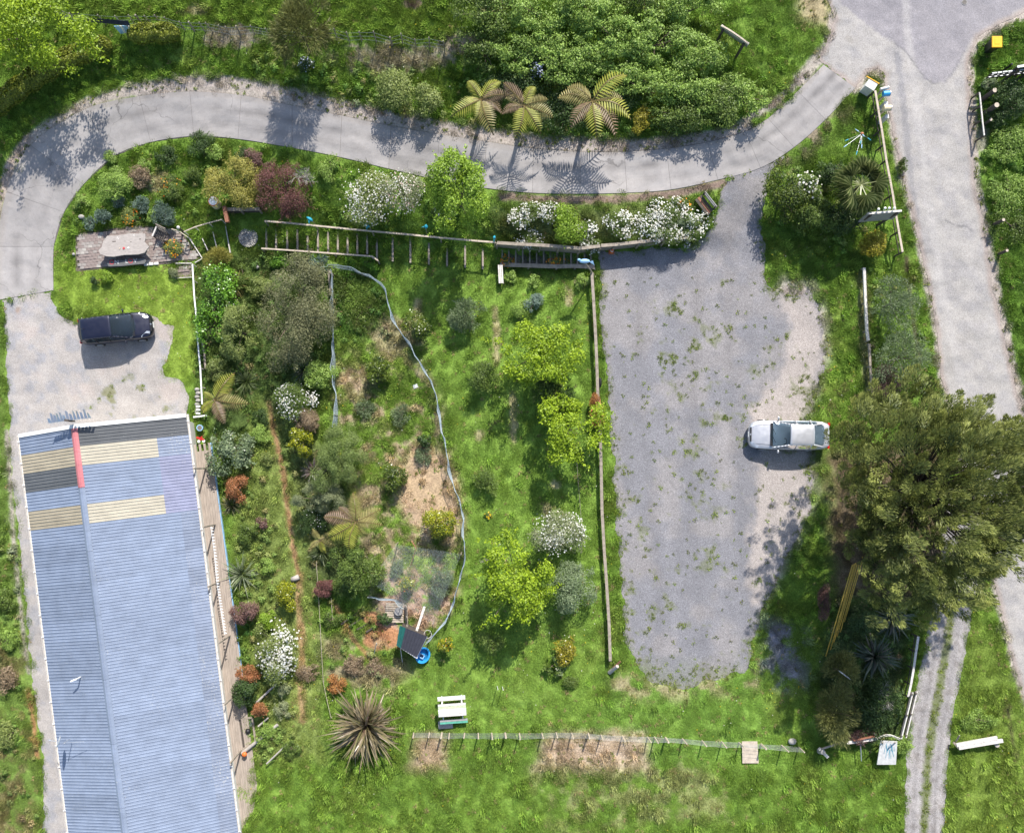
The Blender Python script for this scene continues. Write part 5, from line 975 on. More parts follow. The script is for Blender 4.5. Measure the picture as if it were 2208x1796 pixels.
# vent pipe and dish
q = P(174, 1459, -.1); t = thing('vent_pipe', 'small white vent pipe lying against the blue roof', 'pipe', q); MB().cyl(q, q + Vector((0, 0, .55)), .04, n=8).build('pipe', MAT['white'], t); MB().cyl(q + Vector((0, 0, .55)), q + Vector((-.30, -.12, .62)), .05, n=8).build('elbow', MAT['white'], t)
q = P(152, 1592, -.15); t = thing('satellite_dish', 'satellite dish on a short mast near the lower left of the roof', 'satellite dish', q); MB().cyl(q, q + Vector((0, 0, .9)), .025).build('mast', MAT['steel'], t)
mb = MB(); ax = Vector((-.85, .25, .35)).normalized(); up = ax.cross(Vector((0, 0, 1))).normalized(); v2 = ax.cross(up); cD = q + Vector((-.18, .1, .85)); rings = [(0, 0)] + [(.14, .015), (.27, .05), (.38, .11)]; V = []
for rr_, d_ in rings[1:]: V += [cD + up * (rr_ * math.cos(a)) + v2 * (rr_ * 1.08 * math.sin(a)) + ax * d_ for a in [k * math.pi / 10 for k in range(20)]]
F = [[k for k in range(20)]] + [(j * 20 + k, j * 20 + (k + 1) % 20, (j + 1) * 20 + (k + 1) % 20, (j + 1) * 20 + k) for j in range(2) for k in range(20)]
mb.add(V, F).build('dish', MAT['white'], t); MB().cyl(cD, cD + ax * .55 - v2 * .05, .015).cyl(cD + ax * .5, cD + ax * .62, .04).build('feed_arm', MAT['steel'], t); MB().cyl(q + Vector((0, 0, .8)), q + Vector((1.15, .05, .7)), .012).build('aerial', MAT['steel'], t)

# ------------------------------------------------------------------ deck, posts, bunting
dz_ = -3.0
Dl = [(405, 950), (430, 1130), (455, 1330), (478, 1510), (500, 1680), (512, 1800)]; Dr = [(450, 952), (470, 1120), (490, 1300), (506, 1430), (520, 1500), (536, 1800)]
d0 = P(405, 952, dz_); deck = thing('deck', 'long timber deck of narrow boards along the house wall', 'deck', d0)
dA = P(448, 955, dz_); dB = P(515, 1440, dz_); DU = (dB - dA); DU.z = 0; Ld = DU.length; DU.normalize(); DW = Vector((-DU.y, DU.x, 0))
for k in range(11):
    off_ = .07 - k * .145; L0 = 0; L1 = 24.0
    for j in range(3):
        a_ = dA + DW * off_ + DU * (L0 + j * 8 + (k % 2) * .9 - .45 * (j == 0) * (k % 2)); b_ = dA + DW * off_ + DU * (L0 + (j + 1) * 8 + (k % 2) * .9 - .006)
        MB().beam(a_, b_, .138, .035).build('board', MAT['deck'], deck)
MB().beam(dA + DW * .17 + Vector((0, 0, -.12)), dA + DU * 16 + DW * .17 + Vector((0, 0, -.12)), .04, .24).build('fascia', MAT['sky_blue'], deck)
MB().beam(dA + DW * -1.5 + Vector((0, 0, -.25)), dA + DU * 24 + DW * -1.5 + Vector((0, 0, -.25)), .1, .4).build('joist', MAT['dark_wood'], deck)
for k, (x, y, lb) in enumerate([(444,1010,'northernmost slim post on the deck edge, beside the grey-green bush'),(464,1131,'slim deck post where the white bunting begins'),(474,1254,'slim deck post with bunting beside the pale flax'),(496,1370,'slim deck post where the bunting ends'),(508,1497,'slim deck post by the orange bush'),(520,1617,'slim deck post beside the spa corner')]):
    q = P(x, y, dz_); t = thing('deck_post', lb, 'post', q, 'posts along the deck edge'); MB().beam(q, q + Vector((0, 0, 2.3)), .09, .09).build('post', MAT['wood'], t, bevel=.01)
pts = [P(450, 1131, -.75), P(462, 1210, -1.2), P(466, 1254, -.85), P(478, 1320, -1.2), P(486, 1365, -.9)]; pts = [P(454, 1135, -1.0), P(462, 1195, -1.3), P(467, 1255, -1.05), P(475, 1310, -1.3), P(484, 1368, -1.05)]
t = thing('bunting', 'string of small white triangular flags above the deck', 'bunting', pts[0]); sm = []
for a_, b_ in zip(pts[:-1], pts[1:]): sm += [a_.lerp(b_, k / 9) for k in range(9)]
sm.append(pts[-1]); MB().tube(sm, .008, 4).build('string', MAT['white'], t)
for a_, b_ in zip(sm[:-1], sm[1:]):
    d_ = b_ - a_; q = a_ + d_ * .12; e = a_ + d_ * .88; MB().add([q, e, (q + e) / 2 + Vector((.16, 0, -.05)), (q + e) / 2 + Vector((.08, 0, .01))], [(0, 1, 2), (1, 0, 3)]).build('flag', MAT['white'], t)
# spa corner
q = P(536, 1578, -3.1); t = thing('water_trough', 'sunken tub with grey water and a black ball-like lid at the deck corner', 'tub', q)
uu = DU; ww = DW
MB().box(q + Vector((0, 0, -.05)), (1.55, .62, .08), ax=(uu, ww, Vector((0, 0, 1)))).build('basin', MAT['steel'], t)
for s_ in (-1, 1): MB().box(q + ww * s_ * .38 + Vector((0, 0, .03)), (1.7, .12, .2), ax=(uu, ww, Vector((0, 0, 1)))).build('side_rail', MAT['dark_wood'] if s_ < 0 else MAT['wood'], t)
for s_ in (-1, 1): MB().box(q + uu * s_ * .9 + Vector((0, 0, .03)), (.12, .7, .2), ax=(uu, ww, Vector((0, 0, 1)))).build('end_rail', MAT['wood'], t)
p_ = q + Vector((0, .1, .14)); tagp(MB().ball(p_, .17, 14, 8).build('ball', MAT['black'], None, smooth=True), 'black round ball lying in the tub at the deck corner', 'ball')
for (ax0, ay0, ax1, ay1, r_, lb) in [(525,1620,600,1560,.11,'thick pale log leaning over the tub corner'),(555,1512,600,1470,.07,'pale plank poking out below the rust coloured bush'),(560,1562,580,1545,.06,'short timber by the tub'),(578,1642,622,1600,.05,'driftwood branch at the lower edge by the tub')]:
    a_ = G(ax0, ay0, .35); b_ = G(ax1, ay1, .2); t = thing('log', lb, 'log', a_); MB().cyl(a_, b_, r_, r_ * .85, 9).build('trunk', MAT['pale_bark'], t)
q = P(527, 1626, -2.7); tagp(MB().ball(q, (.16, .16, .13), 12, 8).build('buoy', MAT['orange'], None, smooth=True), 'small round orange buoy at the end of the thick log', 'buoy')
# red scooter-like ornament, pot and white frame at the head of the deck
q = G(437, 948, .3); t = thing('garden_ornament', 'red ornament with white wheels at the head of the deck', 'ornament', q); mb = MB(); mb.beam(q + Vector((-.25, .12, .1)), q + Vector((.25, -.02, .18)), .12, .1); mb.beam(q + Vector((-.1, -.2, .1)), q + Vector((.12, .18, .2)), .1, .08); mb.build('body', MAT['red'], t, bevel=.02)
for dx, dy in ((-.08, -.12), (.22, -.1)): MB().cyl(q + Vector((dx, dy, .12)), q + Vector((dx, dy, .2)), .09, n=12).build('wheel', MAT['white'], t)
q = G(435, 923); t = thing('pot', 'round blue-grey pot behind the red ornament', 'pot', q); MB().cyl(q, q + Vector((0, 0, .4)), .14, .2, 14).build('body', MAT['sky_blue'], t); MB().cyl(q + Vector((0, 0, .4)), q + Vector((0, 0, .405)), .15, .15, 14).build('soil', MAT['joint'], t)
q = G(430, 898); t = thing('trellis', 'low white slatted frame in front of the white rail fence', 'trellis', q); 
for k in range(3): MB().box(q + Vector((-.0, .62 - k * .22, .25)), (.28, .09, .03)).build('slat', MAT['white'], t)
MB().box(q + Vector((.12, 0, .25)), (.85, .1, .04), rz=.12).build('rail', MAT['white'], t)
for k in range(7):
    q = G(426 + (k % 2) * 2, 840 + k * 8, .0); tagp(MB().ball(q + Vector((0, 0, .08)), (.17, .12, .11), 9, 6).build('stone', MAT['stone'], None, smooth=True), 'stone number %s in the short row of stones beside the white rail fence' % ('one two three four five six seven'.split()[k]), 'stone', 'row of stones')

# ------------------------------------------------------------------ cars
GLASS = None
def car_mats():
    def paint(nm, c, metal, coat):
        m, n, l, b = nt(nm); b.inputs['Base Color'].default_value = (*c, 1); b.inputs['Metallic'].default_value = metal; b.inputs['Roughness'].default_value = .38; b.inputs['Coat Weight'].default_value = coat; b.inputs['Coat Roughness'].default_value = .06
        tc_ = n.new('ShaderNodeTexCoord').outputs['Object']; f = noise(n, l, tc_, 4, 4); r_ = ramp(n, l, f, [(.3, .3), (.7, .5)]); l.new(r_, b.inputs['Roughness']); return m
    MAT['silver'] = paint('silver_car_paint', (.56, .56, .58), .55, .8); MAT['navyp'] = paint('dark_blue_car_paint', (.008, .009, .026), .3, 1.0)
    m, n, l, b = nt('car_glass'); b.inputs['Base Color'].default_value = (.22, .31, .37, 1); b.inputs['Roughness'].default_value = .03; b.inputs['Transmission Weight'].default_value = .92; b.inputs['IOR'].default_value = 1.2; b.inputs['Specular IOR Level'].default_value = .8; MAT['glass'] = m
    m, n, l, b = nt('headlamp_glass'); b.inputs['Base Color'].default_value = (.75, .78, .80, 1); b.inputs['Roughness'].default_value = .12; b.inputs['Metallic'].default_value = .4; b.inputs['Coat Weight'].default_value = 1; MAT['lamp'] = m
    m, n, l, b = nt('tail_lamp'); b.inputs['Base Color'].default_value = (.45, .01, .01, 1); b.inputs['Roughness'].default_value = .15; MAT['tail'] = m
    MAT['seat'] = solid('seat_cloth', (.34, .36, .38), .9, .2); MAT['dash'] = solid('dashboard', (.13, .14, .15), .8, .2)
car_mats()
def grid_mesh(name, rows, mat, par, closed=False, smooth=True, sub=0, flip=False, thick=0):
    nr = len(rows); nc = len(rows[0]); V = [tuple(v) for r_ in rows for v in r_]; F = []
    for i in range(nr - 1):
        for j in range(nc - 1): f_ = (i * nc + j, i * nc + j + 1, (i + 1) * nc + j + 1, (i + 1) * nc + j); F.append(f_[::-1] if flip else f_)
    me = bpy.data.meshes.new(name); me.from_pydata(V, [], F); me.update(); me.materials.append(mat); me.polygons.foreach_set('use_smooth', np.ones(len(F), bool)); o = link(name, me, par)
    if sub: s_ = o.modifiers.new('s', 'SUBSURF'); s_.levels = sub; s_.render_levels = sub
    if thick: s_ = o.modifiers.new('t', 'SOLIDIFY'); s_.thickness = thick
    return o
def car(label, px, py, heading, spec, dz=0):
    """x forward; body shell lofted along the length, then cabin, glass, wheels"""
    L, Wd, Ht = spec['L'], spec['W'], spec['H']; q = G(px, py, .03); t = thing('parked_car', label, 'car', q); t.rotation_euler = (spec.get('roll', 0), 0, heading)
    X = lambda s: L * (.5 - s); paint = MAT[spec['paint']]; hw = Wd / 2
    def interp(tab, s): return float(np.interp(s, [a for a, b in tab], [b for a, b in tab]))
    ss = [0, .006, .02, .045, .08, .13, .2, .27, .33, .4, .5, .6, .7, .78, .85, .91, .955, .98, .994, 1]
    rows = []
    for s in ss:
        w = hw * interp(spec['plan'], s); zt = interp(spec['deck'], s); zb = interp([(0, .42), (.02, .25), (.05, .2), (.95, .22), (.985, .3), (1, .45)], s); sh = min(zt - .02, interp(spec['shoulder'], s))
        ring = [(0, zt), (w * .40, zt - .004), (w * .72, zt - .02), (w * .86, max(sh, zt - .05)), (w * .945, sh - .03), (w * .985, sh - .13), (w * 1.0, (sh + zb) * .5), (w * .985, zb + .12), (w * .93, zb), (w * .5, zb - .02), (0, zb - .02)]
        rows.append([(X(s), y, z) for y, z in ring] + [(X(s), -y, z) for y, z in ring[-2::-1]])
    grid_mesh('body', rows, paint, t, sub=1)
    for s_, fl in ((0, True), (1, False)):
        r_ = rows[0] if s_ == 0 else rows[-1]; me = bpy.data.meshes.new('bumper'); c_ = (r_[0][0] * 1.004, 0, .42); V = [c_] + list(r_); n = len(r_); me.from_pydata([tuple(v) for v in V], [], [(0, k + 1, (k + 1) % n + 1) for k in range(n)]); me.materials.append(paint); link('bumper', me, t)
    # cabin
    def roof_row(s, k=0.0):
        z = interp(spec['roofl'], s); wr = hw * interp(spec['wr'], s); bow = .045
        return [(X(s), wr * y, z - bow * (abs(y)**2.2) - (.03 if abs(y) == 1 else 0)) for y in (-1, -.9, -.6, -.3, 0, .3, .6, .9, 1)]
    cab = spec['cab']; s0, s1, s2, s3 = cab           # cowl, roof front, roof rear, base of rear glass
    fr = np.linspace(s1, s2, 9); grid_mesh('roof', [roof_row(s) for s in fr], paint, t, sub=1, flip=True, thick=.02)
    def glass(nm, sa, sb, ins, bow=.0):
        rws = []
        for f in np.linspace(0, 1, 6):
            s = sa + (sb - sa) * f; base = roof_row(s); rws.append([(x_ + bow * (1 - (y_ / (hw))**2 * 1.6) * (1 - f), y_ * ins, z_ + .004) for x_, y_, z_ in base])
        return grid_mesh(nm, rws, MAT['glass'], t, flip=True)
    glass('windscreen', s0, s1, .93, spec.get('bow', .14)); glass('rear_window', s3, s2, .90, -.08)
    for sd in (-1, 1):
        # pillars and side glass between belt and roof edge
        def edge(s):
            r_ = roof_row(s)[0 if sd < 0 else -1]; return Vector(r_)
        def belt(s): return Vector((X(s), sd * hw * interp(spec['plan'], s) * .93, interp(spec['shoulder'], s) - .02))
        for nm, sa, sb in (('pillar', s0, s1), ('pillar', s3, s2)):
            MB().tube([edge(sa + (sb - sa) * f / 4) for f in range(5)], .038, 6).build(nm, paint, t) if False else link(nm, _tube_mesh([edge(sa + (sb - sa) * f / 5) for f in range(6)], .036, paint), t)
        link('roof_rail', _tube_mesh([edge(s1 + (s2 - s1) * f / 6) for f in range(7)], .028, paint), t)
        wins = spec['wins']
        for a_, b_ in wins:
            rws = []
            for f in np.linspace(0, 1, 5):
                s = a_ + (b_ - a_) * f; e = edge(min(max(s, s0 + .01), s3 - .01)); bl = belt(s); rws.append([tuple(bl.lerp(e, k)) for k in (.05, .5, .94)])
            grid_mesh('side_window', rws, MAT['glass'] if not spec.get('dark') else MAT['glass'], t)
        for s in spec['pil']:
            e = edge(s); bl = belt(s); link('door_pillar', _tube_mesh([bl, e], .035, MAT['black'] if spec.get('dark') else paint), t)
        # quarter panel between last window and tail
        s = wins[-1][1]; pa = [belt(s), edge(min(s, s3 - .01)), edge(s3), belt(s3)]
        me = bpy.data.meshes.new('quarter_panel'); me.from_pydata([tuple(v) for v in pa], [], [(0, 1, 2, 3)]); me.materials.append(paint); link('quarter_panel', me, t)
        # mirror
        m0 = belt(spec['mir']) + Vector((0, sd * .05, .05)); mo = link('mirror', MBmesh(MB().ball(m0 + Vector((0, sd * .12, .03)), (.06, .12, .075), 10, 7), paint, True), t)
        link('mirror_arm', MBmesh(MB().beam(m0 - Vector((0, sd * .06, 0)), m0 + Vector((0, sd * .05, .02)), .04, .03), MAT['black']), t)
        # lamps
        hl = spec['hl']; pts = [Vector((X(s), sd * hw * y, z)) for s, y, z in hl]; top = [p + Vector((0, 0, .012)) for p in pts]
        me = bpy.data.meshes.new('headlight'); n = len(pts); me.from_pydata([tuple(v) for v in top] + [tuple(p - Vector((0, 0, .1))) for p in pts], [], [list(range(n)) if sd > 0 else list(range(n))[::-1]] + [(k, (k + 1) % n, n + (k + 1) % n, n + k) for k in range(n)]); me.materials.append(MAT['lamp']); link('headlight', me, t)
        link('tail_light', MBmesh(MB().box((X(.985), sd * hw * .76, spec['tz']), (.10, .18, .12)), MAT['tail']), t)
        for s, nm in ((spec['wf'], 'wheel'), (spec['wb'], 'wheel')):
            c_ = Vector((X(s), sd * (hw - .10), .31)); w_ = link('wheel', MBmesh(MB().cyl(c_ - Vector((0, .10, 0)), c_ + Vector((0, .10, 0)), .315, n=22), MAT['rubber']), t)
            rm = MB().cyl(c_ + Vector((0, sd * .09, 0)), c_ + Vector((0, sd * .115, 0)), .215, .205, n=18); link('rim', MBmesh(rm, MAT['alloy']), w_)
    link('number_plate', MBmesh(MB().box((X(-.001), 0, .47), (.02, .36, .12)), MAT['white']), t); link('number_plate', MBmesh(MB().box((X(1.001), 0, .75 if Ht > 1.5 else .6), (.02, .36, .12)), MAT['white']), t)
    link('grille', MBmesh(MB().box((X(.018), 0, spec['gz']), (.07, hw * .95, .09)), MAT['black']), t)
    link('badge', MBmesh(MB().cyl((X(.010), 0, spec['gz'] + .04), (X(.010), 0, spec['gz'] + .07), .05, n=12), MAT['alloy']), t)
    for y0 in (-.45, .1): link('wiper', MBmesh(MB().beam((X(s0 - .004), y0 * hw, spec['cz'] + .03), (X(s0 + .03), (y0 + .42) * hw, spec['cz'] + .09), .02, .02), MAT['black']), t)
    link('cowl', MBmesh(MB().box((X(s0 - .012), 0, spec['cz'] + .0), (.14, hw * 1.55, .03)), MAT['black']), t)
    # interior
    link('cabin_floor', MBmesh(MB().box((X((s0 + s3) / 2), 0, .45), ((s3 - s0) * L * .95, hw * 1.7, .05)), MAT['dash']), t)
    link('dashboard', MBmesh(MB().box((X(s0 + .06), 0, spec['cz'] - .12), (.45, hw * 1.6, .16)), MAT['dash']), t)
    for s in (s1 + .03, s1 + .24):
        for sd in (-.45, .45):
            se = link('seat', MBmesh(MB().box((X(s), sd * hw, .62), (.50, .48, .18)).box((X(s + .055), sd * hw, .92), (.14, .46, .55)), MAT['seat']), t); link('headrest', MBmesh(MB().box((X(s + .06), sd * hw, 1.2 if Ht < 1.5 else 1.28), (.10, .26, .17)), MAT['seat']), se)
    sw = link('steering_wheel', _tube_mesh([Vector((X(s0 + .15) - .06 * math.sin(a), -hw * .45 * spec.get('rhd', 1) + .18 * math.cos(a), .98 + .14 * math.sin(a))) for a in [k * math.pi / 6 for k in range(13)]], .018, MAT['black']), t)
    # seams
    for s in spec['seams']:
        for sd in (-1, 1):
            ln = [Vector((X(s), sd * (hw * interp(spec['plan'], s) * f + .002), z)) for f, z in ((.95, interp(spec['shoulder'], s) - .03), (.995, interp(spec['shoulder'], s) - .14), (1.005, .5))]; link('door_seam', _tube_mesh(ln, .006, MAT['black']), t)
    hs = [Vector((X(f), spec['hoodw'] * hw * (.82 + .18 * f / s0), interp(spec['deck'], f) - .012)) for f in np.linspace(.05, s0 - .01, 7)]
    for sd in (-1, 1): link('bonnet_seam', _tube_mesh([Vector((v.x, v.y * sd, v.z)) for v in hs], .006, MAT['black']), t)
    return t
def MBmesh(mb, mat, smooth=False):
    me = bpy.data.meshes.new('m'); me.from_pydata([tuple(v) for v in mb.v], [], mb.f); me.update(); me.materials.append(mat)
    if smooth: me.polygons.foreach_set('use_smooth', np.ones(len(me.polygons), bool))
    return me
def _tube_mesh(pts, r, mat): return MBmesh(MB().tube(pts, r, 6), mat, True)
sedan = dict(L=4.58, W=1.72, H=1.42, paint='silver', plan=[(0,.50),(.006,.62),(.02,.76),(.045,.86),(.09,.94),(.2,.99),(.5,1),(.8,.99),(.93,.93),(.97,.86),(.994,.78),(1,.7)],
  deck=[(0,.52),(.006,.62),(.02,.68),(.05,.73),(.1,.79),(.2,.87),(.27,.92),(.33,.94),(.5,.94),(.8,1.0),(.91,1.03),(.955,1.01),(.985,.97),(1,.80)], shoulder=[(0,.55),(.05,.68),(.15,.79),(.3,.87),(.6,.91),(.9,.96),(1,.8)],
  roofl=[(.275,.93),(.33,1.12),(.38,1.27),(.46,1.385),(.52,1.42),(.66,1.42),(.76,1.385),(.84,1.22),(.905,1.03)], wr=[(.275,.86),(.38,.78),(.47,.68),(.6,.66),(.76,.66),(.84,.72),(.905,.78)], cab=(.275,.465,.765,.905),
  wins=[(.36,.55),(.565,.735),(.745,.815)], pil=[.557,.74], mir=.345, hl=[(.018,.50,.66),(.05,.52,.72),(.115,.80,.76),(.10,.90,.70),(.05,.80,.62)], wf=.19, wb=.78, tz=.82, gz=.66, cz=.93, seams=[.30,.555,.73], hoodw=.70, rhd=-1)
car('silver sedan parked on the pinkish gravel edge of the carpark', 1692, 939, math.pi - math.radians(1.0), sedan)
mpv = dict(L=4.42, W=1.74, H=1.60, paint='navyp', plan=[(0,.40),(.006,.55),(.02,.70),(.045,.83),(.09,.93),(.2,.99),(.5,1),(.85,.98),(.95,.93),(.98,.88),(.994,.84),(1,.78)],
  deck=[(0,.50),(.006,.62),(.02,.70),(.05,.78),(.1,.86),(.17,.94),(.24,1.0),(.28,1.02),(.5,1.02),(.9,1.05),(.955,1.05),(.98,1.02),(1,.85)], shoulder=[(0,.52),(.05,.72),(.15,.86),(.3,.96),(.6,.99),(.95,1.02),(1,.85)],
  roofl=[(.255,1.0),(.31,1.18),(.38,1.38),(.46,1.54),(.54,1.60),(.75,1.60),(.88,1.57),(.945,1.46),(.985,1.12)], wr=[(.255,.88),(.38,.80),(.5,.74),(.7,.73),(.9,.71),(.985,.80)], cab=(.255,.50,.935,.985),
  wins=[(.36,.565),(.585,.745),(.755,.90)], pil=[.575,.75], mir=.36, hl=[(.035,.50,.75),(.075,.46,.82),(.15,.78,.88),(.155,.87,.84),(.06,.78,.70)], wf=.19, wb=.79, tz=.98, gz=.74, cz=1.02, seams=[.31,.57,.75], hoodw=.74, dark=True, bow=.22, roll=math.radians(0))
cm = car('dark blue people carrier parked on the pale yard beside the lawn', 262, 712, math.radians(6.5), mpv)
link('aerial', _tube_mesh([Vector((-1.55, 0, 1.6)), Vector((-1.9, 0, 1.78))], .01, MAT['black']), cm)
# ------------------------------------------------------------------ fences, rails, stairs, walls
def post_fence(name, label, pts, h, r, mat, wires=3, lean=.04, cat='fence', wmat='wire', top=None):
    b = [G(x, y) for x, y in pts]; t = thing(name, label, cat, b[0]); tops = []
    for k, q in enumerate(b):
        e = q + Vector((rnd.uniform(-lean, lean), rnd.uniform(-lean, lean), h * rnd.uniform(.92, 1.06))); rr_ = r * (1.5 if k % 5 == 2 else 1); MB().cyl(q - Vector((0, 0, .15)), e, rr_, rr_ * .9, 7).build('post', MAT[mat], t); tops.append(e)
    for w in range(wires):
        f = (w + .6) / wires; mb = MB()
        for k in range(len(b) - 1): mb.cyl(b[k].lerp(tops[k], f), b[k + 1].lerp(tops[k + 1], f), .007, n=4, cap=False)
        mb.build('wire', MAT[wmat], t)
    return t
post_fence('wire_fence', 'post and wire fence along the top of the bank, left of the thicket', [(130,37),(150,43),(168,50),(190,52),(230,54),(265,56),(293,56),(308,54),(329,56),(349,55),(369,57),(399,67),(420,69),(443,70),(459,71),(483,76),(499,80),(520,80),(549,75),(583,81),(611,81),(650,84),(690,86),(728,85),(754,93),(780,90),(812,93),(846,100),(869,97),(897,106),(927,105),(959,110)], 1.2, .035, 'wood')
post_fence('wire_fence', 'post and wire fence along the bottom of the lawn, right of the big flax', [(892,1579),(926,1579),(953,1579),(969,1580),(1002,1580),(1031,1580),(1060,1580),(1089,1580),(1120,1580),(1168,1580),(1199,1579),(1232,1579),(1268,1580),(1296,1584),(1342,1586),(1396,1588),(1411,1588),(1435,1590),(1471,1592),(1514,1596),(1556,1598),(1593,1600),(1641,1604),(1685,1606),(1722,1610)], 1.05, .042, 'pale_wood', 5)
def rail(name, label, pts, hs, w, th, mat, pmat, every=1, pr=.05, cat='fence', lower=None):
    """rail seen at the given pixels, hs above the ground, with posts"""
    q = [A(x, y, hs) for x, y in pts]; t = thing(name, label, cat, Vector((q[0].x, q[0].y, q[0].z - hs)))
    for a_, b_ in zip(q[:-1], q[1:]): MB().beam(a_, b_ + (b_ - a_).normalized() * -.01, w, th).build('rail', MAT[mat], t, bevel=.006)
    for k, p_ in enumerate(q):
        if k % every == 0: MB().cyl(p_ - Vector((0, 0, hs + .1)), p_ - Vector((0, 0, th / 2 + .002)), pr, pr, 8).build('post', MAT[pmat], t)
    if lower:
        for z in lower:
            for a_, b_ in zip(q[:-1], q[1:]): MB().beam(a_ - Vector((0, 0, z)), b_ - Vector((0, 0, z)), .03, .07).build('lower_rail', MAT[pmat], t)
    return t
rail('rail_fence', 'thin white rail fence between the sloping verge and the road', [(1887,196),(1894,238),(1901,279),(1906,312),(1911,346),(1918,383),(1925,420),(1930,453),(1938,500),(1946,544)], .95, .12, .05, 'pale_wood', 'dark_wood', lower=(.4,))
rail('rail_fence', 'weathered log rail right of the carpark, above the grey-green trees', [(1863,578),(1864,605),(1866,653),(1869,714),(1872,735)], .45, .15, .12, 'weather_white', 'wood')
rail('rail_fence', 'second weathered log rail running down to the huge conifer', [(1874,742),(1876,790),(1880,840),(1884,870)], .4, .13, .11, 'wood', 'wood')
rail('rail_fence', 'long timber rail fence between the lawn and the carpark, upper half', [(1276,588),(1280,650),(1284,720),(1287,790),(1289,850),(1293,920)], .55, .17, .07, 'wood', 'dark_wood', pr=.06)
rail('rail_fence', 'long timber rail fence between the lawn and the carpark, lower half', [(1294,930),(1296,1005),(1298,1100),(1303,1190),(1308,1260),(1313,1340),(1316,1425)], .5, .17, .07, 'wood', 'dark_wood', pr=.06)
rail('rail_fence', 'thin white rail fence beside the yard and the glossy shrub', [(415,570),(417,605),(419,640),(424,690),(426,728),(429,765),(432,794),(434,835),(436,872)], .75, .09, .05, 'white', 'weather_white', pr=.035)
rail('edging_board', 'grey edging board between the white rail fence and the tree fern', [(436,735),(441,765),(443,795)], .3, .12, .1, 'wood', 'wood', cat='board')
rail('rail_fence', 'pale timber rail beside the gravel track below the flax', [(1980,1372),(1975,1405),(1970,1441),(1964,1475),(1958,1502)], .8, .13, .06, 'weather_white', 'dark_wood', lower=(.35,))
rail('string_fence', 'thin low string line on the lawn beside the long timber fence', [(1243,985),(1247,1040),(1251,1090),(1254,1130),(1255,1190)], .35, .018, .018, 'wood', 'wood', pr=.02)
rail('string_fence', 'thin low string line beside the grass path in the lower garden', [(682,1212),(686,1270),(690,1340),(693,1400),(697,1470),(705,1510),(714,1548)], .3, .02, .02, 'pale_wood', 'wood', pr=.025)
rail('string_fence', 'short string line right of the grass path', [(714,1290),(718,1345)], .3, .02, .02, 'pale_wood', 'wood', pr=.02)
rail('handrail', 'long timber handrail along the upper side of the stairs', [(571,477),(620,481),(680,487),(740,493),(802,499),(870,505),(950,513),(1030,520),(1068,523)], .95, .10, .05, 'pale_wood', 'wood', every=2, pr=.045, cat='handrail')
rail('handrail', 'timber handrail along the lower side of the bottom stair flight', [(564,536),(640,541),(720,547),(802,553),(815,562)], .9, .09, .05, 'pale_wood', 'wood', every=1, pr=.045, cat='handrail')
rail('handrail', 'bleached pole rail running from the patio to the timber wall', [(397,500),(420,490),(450,481),(478,474)], .8, .06, .06, 'pale_wood', 'weather_white', pr=.035, cat='handrail')
rail('handrail', 'short bent pole rail at the patio corner', [(370,494),(385,498),(404,511)], .8, .05, .05, 'pale_wood', 'weather_white', pr=.03, cat='handrail')
rail('edging_board', 'pale board edging the right side of the patio', [(409,515),(422,535),(436,557)], .12, .06, .06, 'weather_white', 'wood', every=9, cat='board')
rail('edging_board', 'pale board edging the lower corner of the patio', [(436,558),(420,567)], .12, .05, .06, 'weather_white', 'wood', every=9, cat='board')
rail('edging_board', 'pale board along the top of the small paved pad', [(379,568),(414,568)], .12, .05, .06, 'weather_white', 'wood', every=9, cat='board')
rail('edging_board', 'pale board along the bottom of the small paved pad', [(379,600),(414,598)], .1, .04, .05, 'weather_white', 'wood', every=9, cat='board')
q0 = G(396, 500); t = thing('stake_bundle', 'knotted whitish post head where the pole rails meet at the patio', 'post', q0); MB().cyl(q0, q0 + Vector((0, 0, .95)), .06).build('post', MAT['dark_wood'], t); MB().ball(q0 + Vector((0, 0, .95)), .11, 9, 6).build('cap', MAT['weather_white'], t, smooth=True)

def steps(label, xs, ytop, ybot, mat, thick=.05, tread=False, xbot=None):
    n = len(xs); b = G(xs[0], (ytop[0] + ybot[0]) / 2); t = thing('garden_steps', label, 'steps', b); L = []
    for k, x in enumerate(xs):
        f = k / max(1, n - 1); y0 = ytop[0] * (1 - f) + ytop[1] * f; y1 = ybot[0] * (1 - f) + ybot[1] * f; xb = x if xbot is None else xbot[k]
        zc = float(hh(x, (y0 + y1) / 2)) + .06; L.append((x, y0, xb, y1, zc)); a_ = P(x, y0, zc); c_ = P(xb, y1, zc)
        MB().beam(a_, c_, thick, .22).build('riser', MAT[mat], t, bevel=.006)
    if tread:
        for k in range(n - 1):
            x, y0, xb, y1, z = L[k + 1]; X_, Y0, XB, Y1, Z = L[k]; v = [P(X_, Y0, z), P(XB, Y1, z), P(xb, y1, z), P(x, y0, z)]
            v = [P(X_ - 1.2, Y0, Z - .06), P(XB - 1.2, Y1, Z - .06), P(xb + 1.2, y1, Z - .06), P(x + 1.2, y0, Z - .06)]
            MB().add(v + [w_ - Vector((0, 0, .2)) for w_ in v], [(3, 2, 1, 0), (0, 1, 5, 4), (1, 2, 6, 5), (2, 3, 7, 6), (3, 0, 4, 7)]).build('tread', MAT['trd'], t)
    return t
MAT['trd'] = solid('dark_gravel_tread', (.15, .135, .11), .95, .5, 14, bmp=.5)
steps('upper stair flight of dark gravel treads between the daisy bank and the lawn', [1274,1260,1245,1231,1216,1201,1186,1172,1157,1142,1127,1112,1097,1083], (545,533), (573,571), 'wood', .09, True)
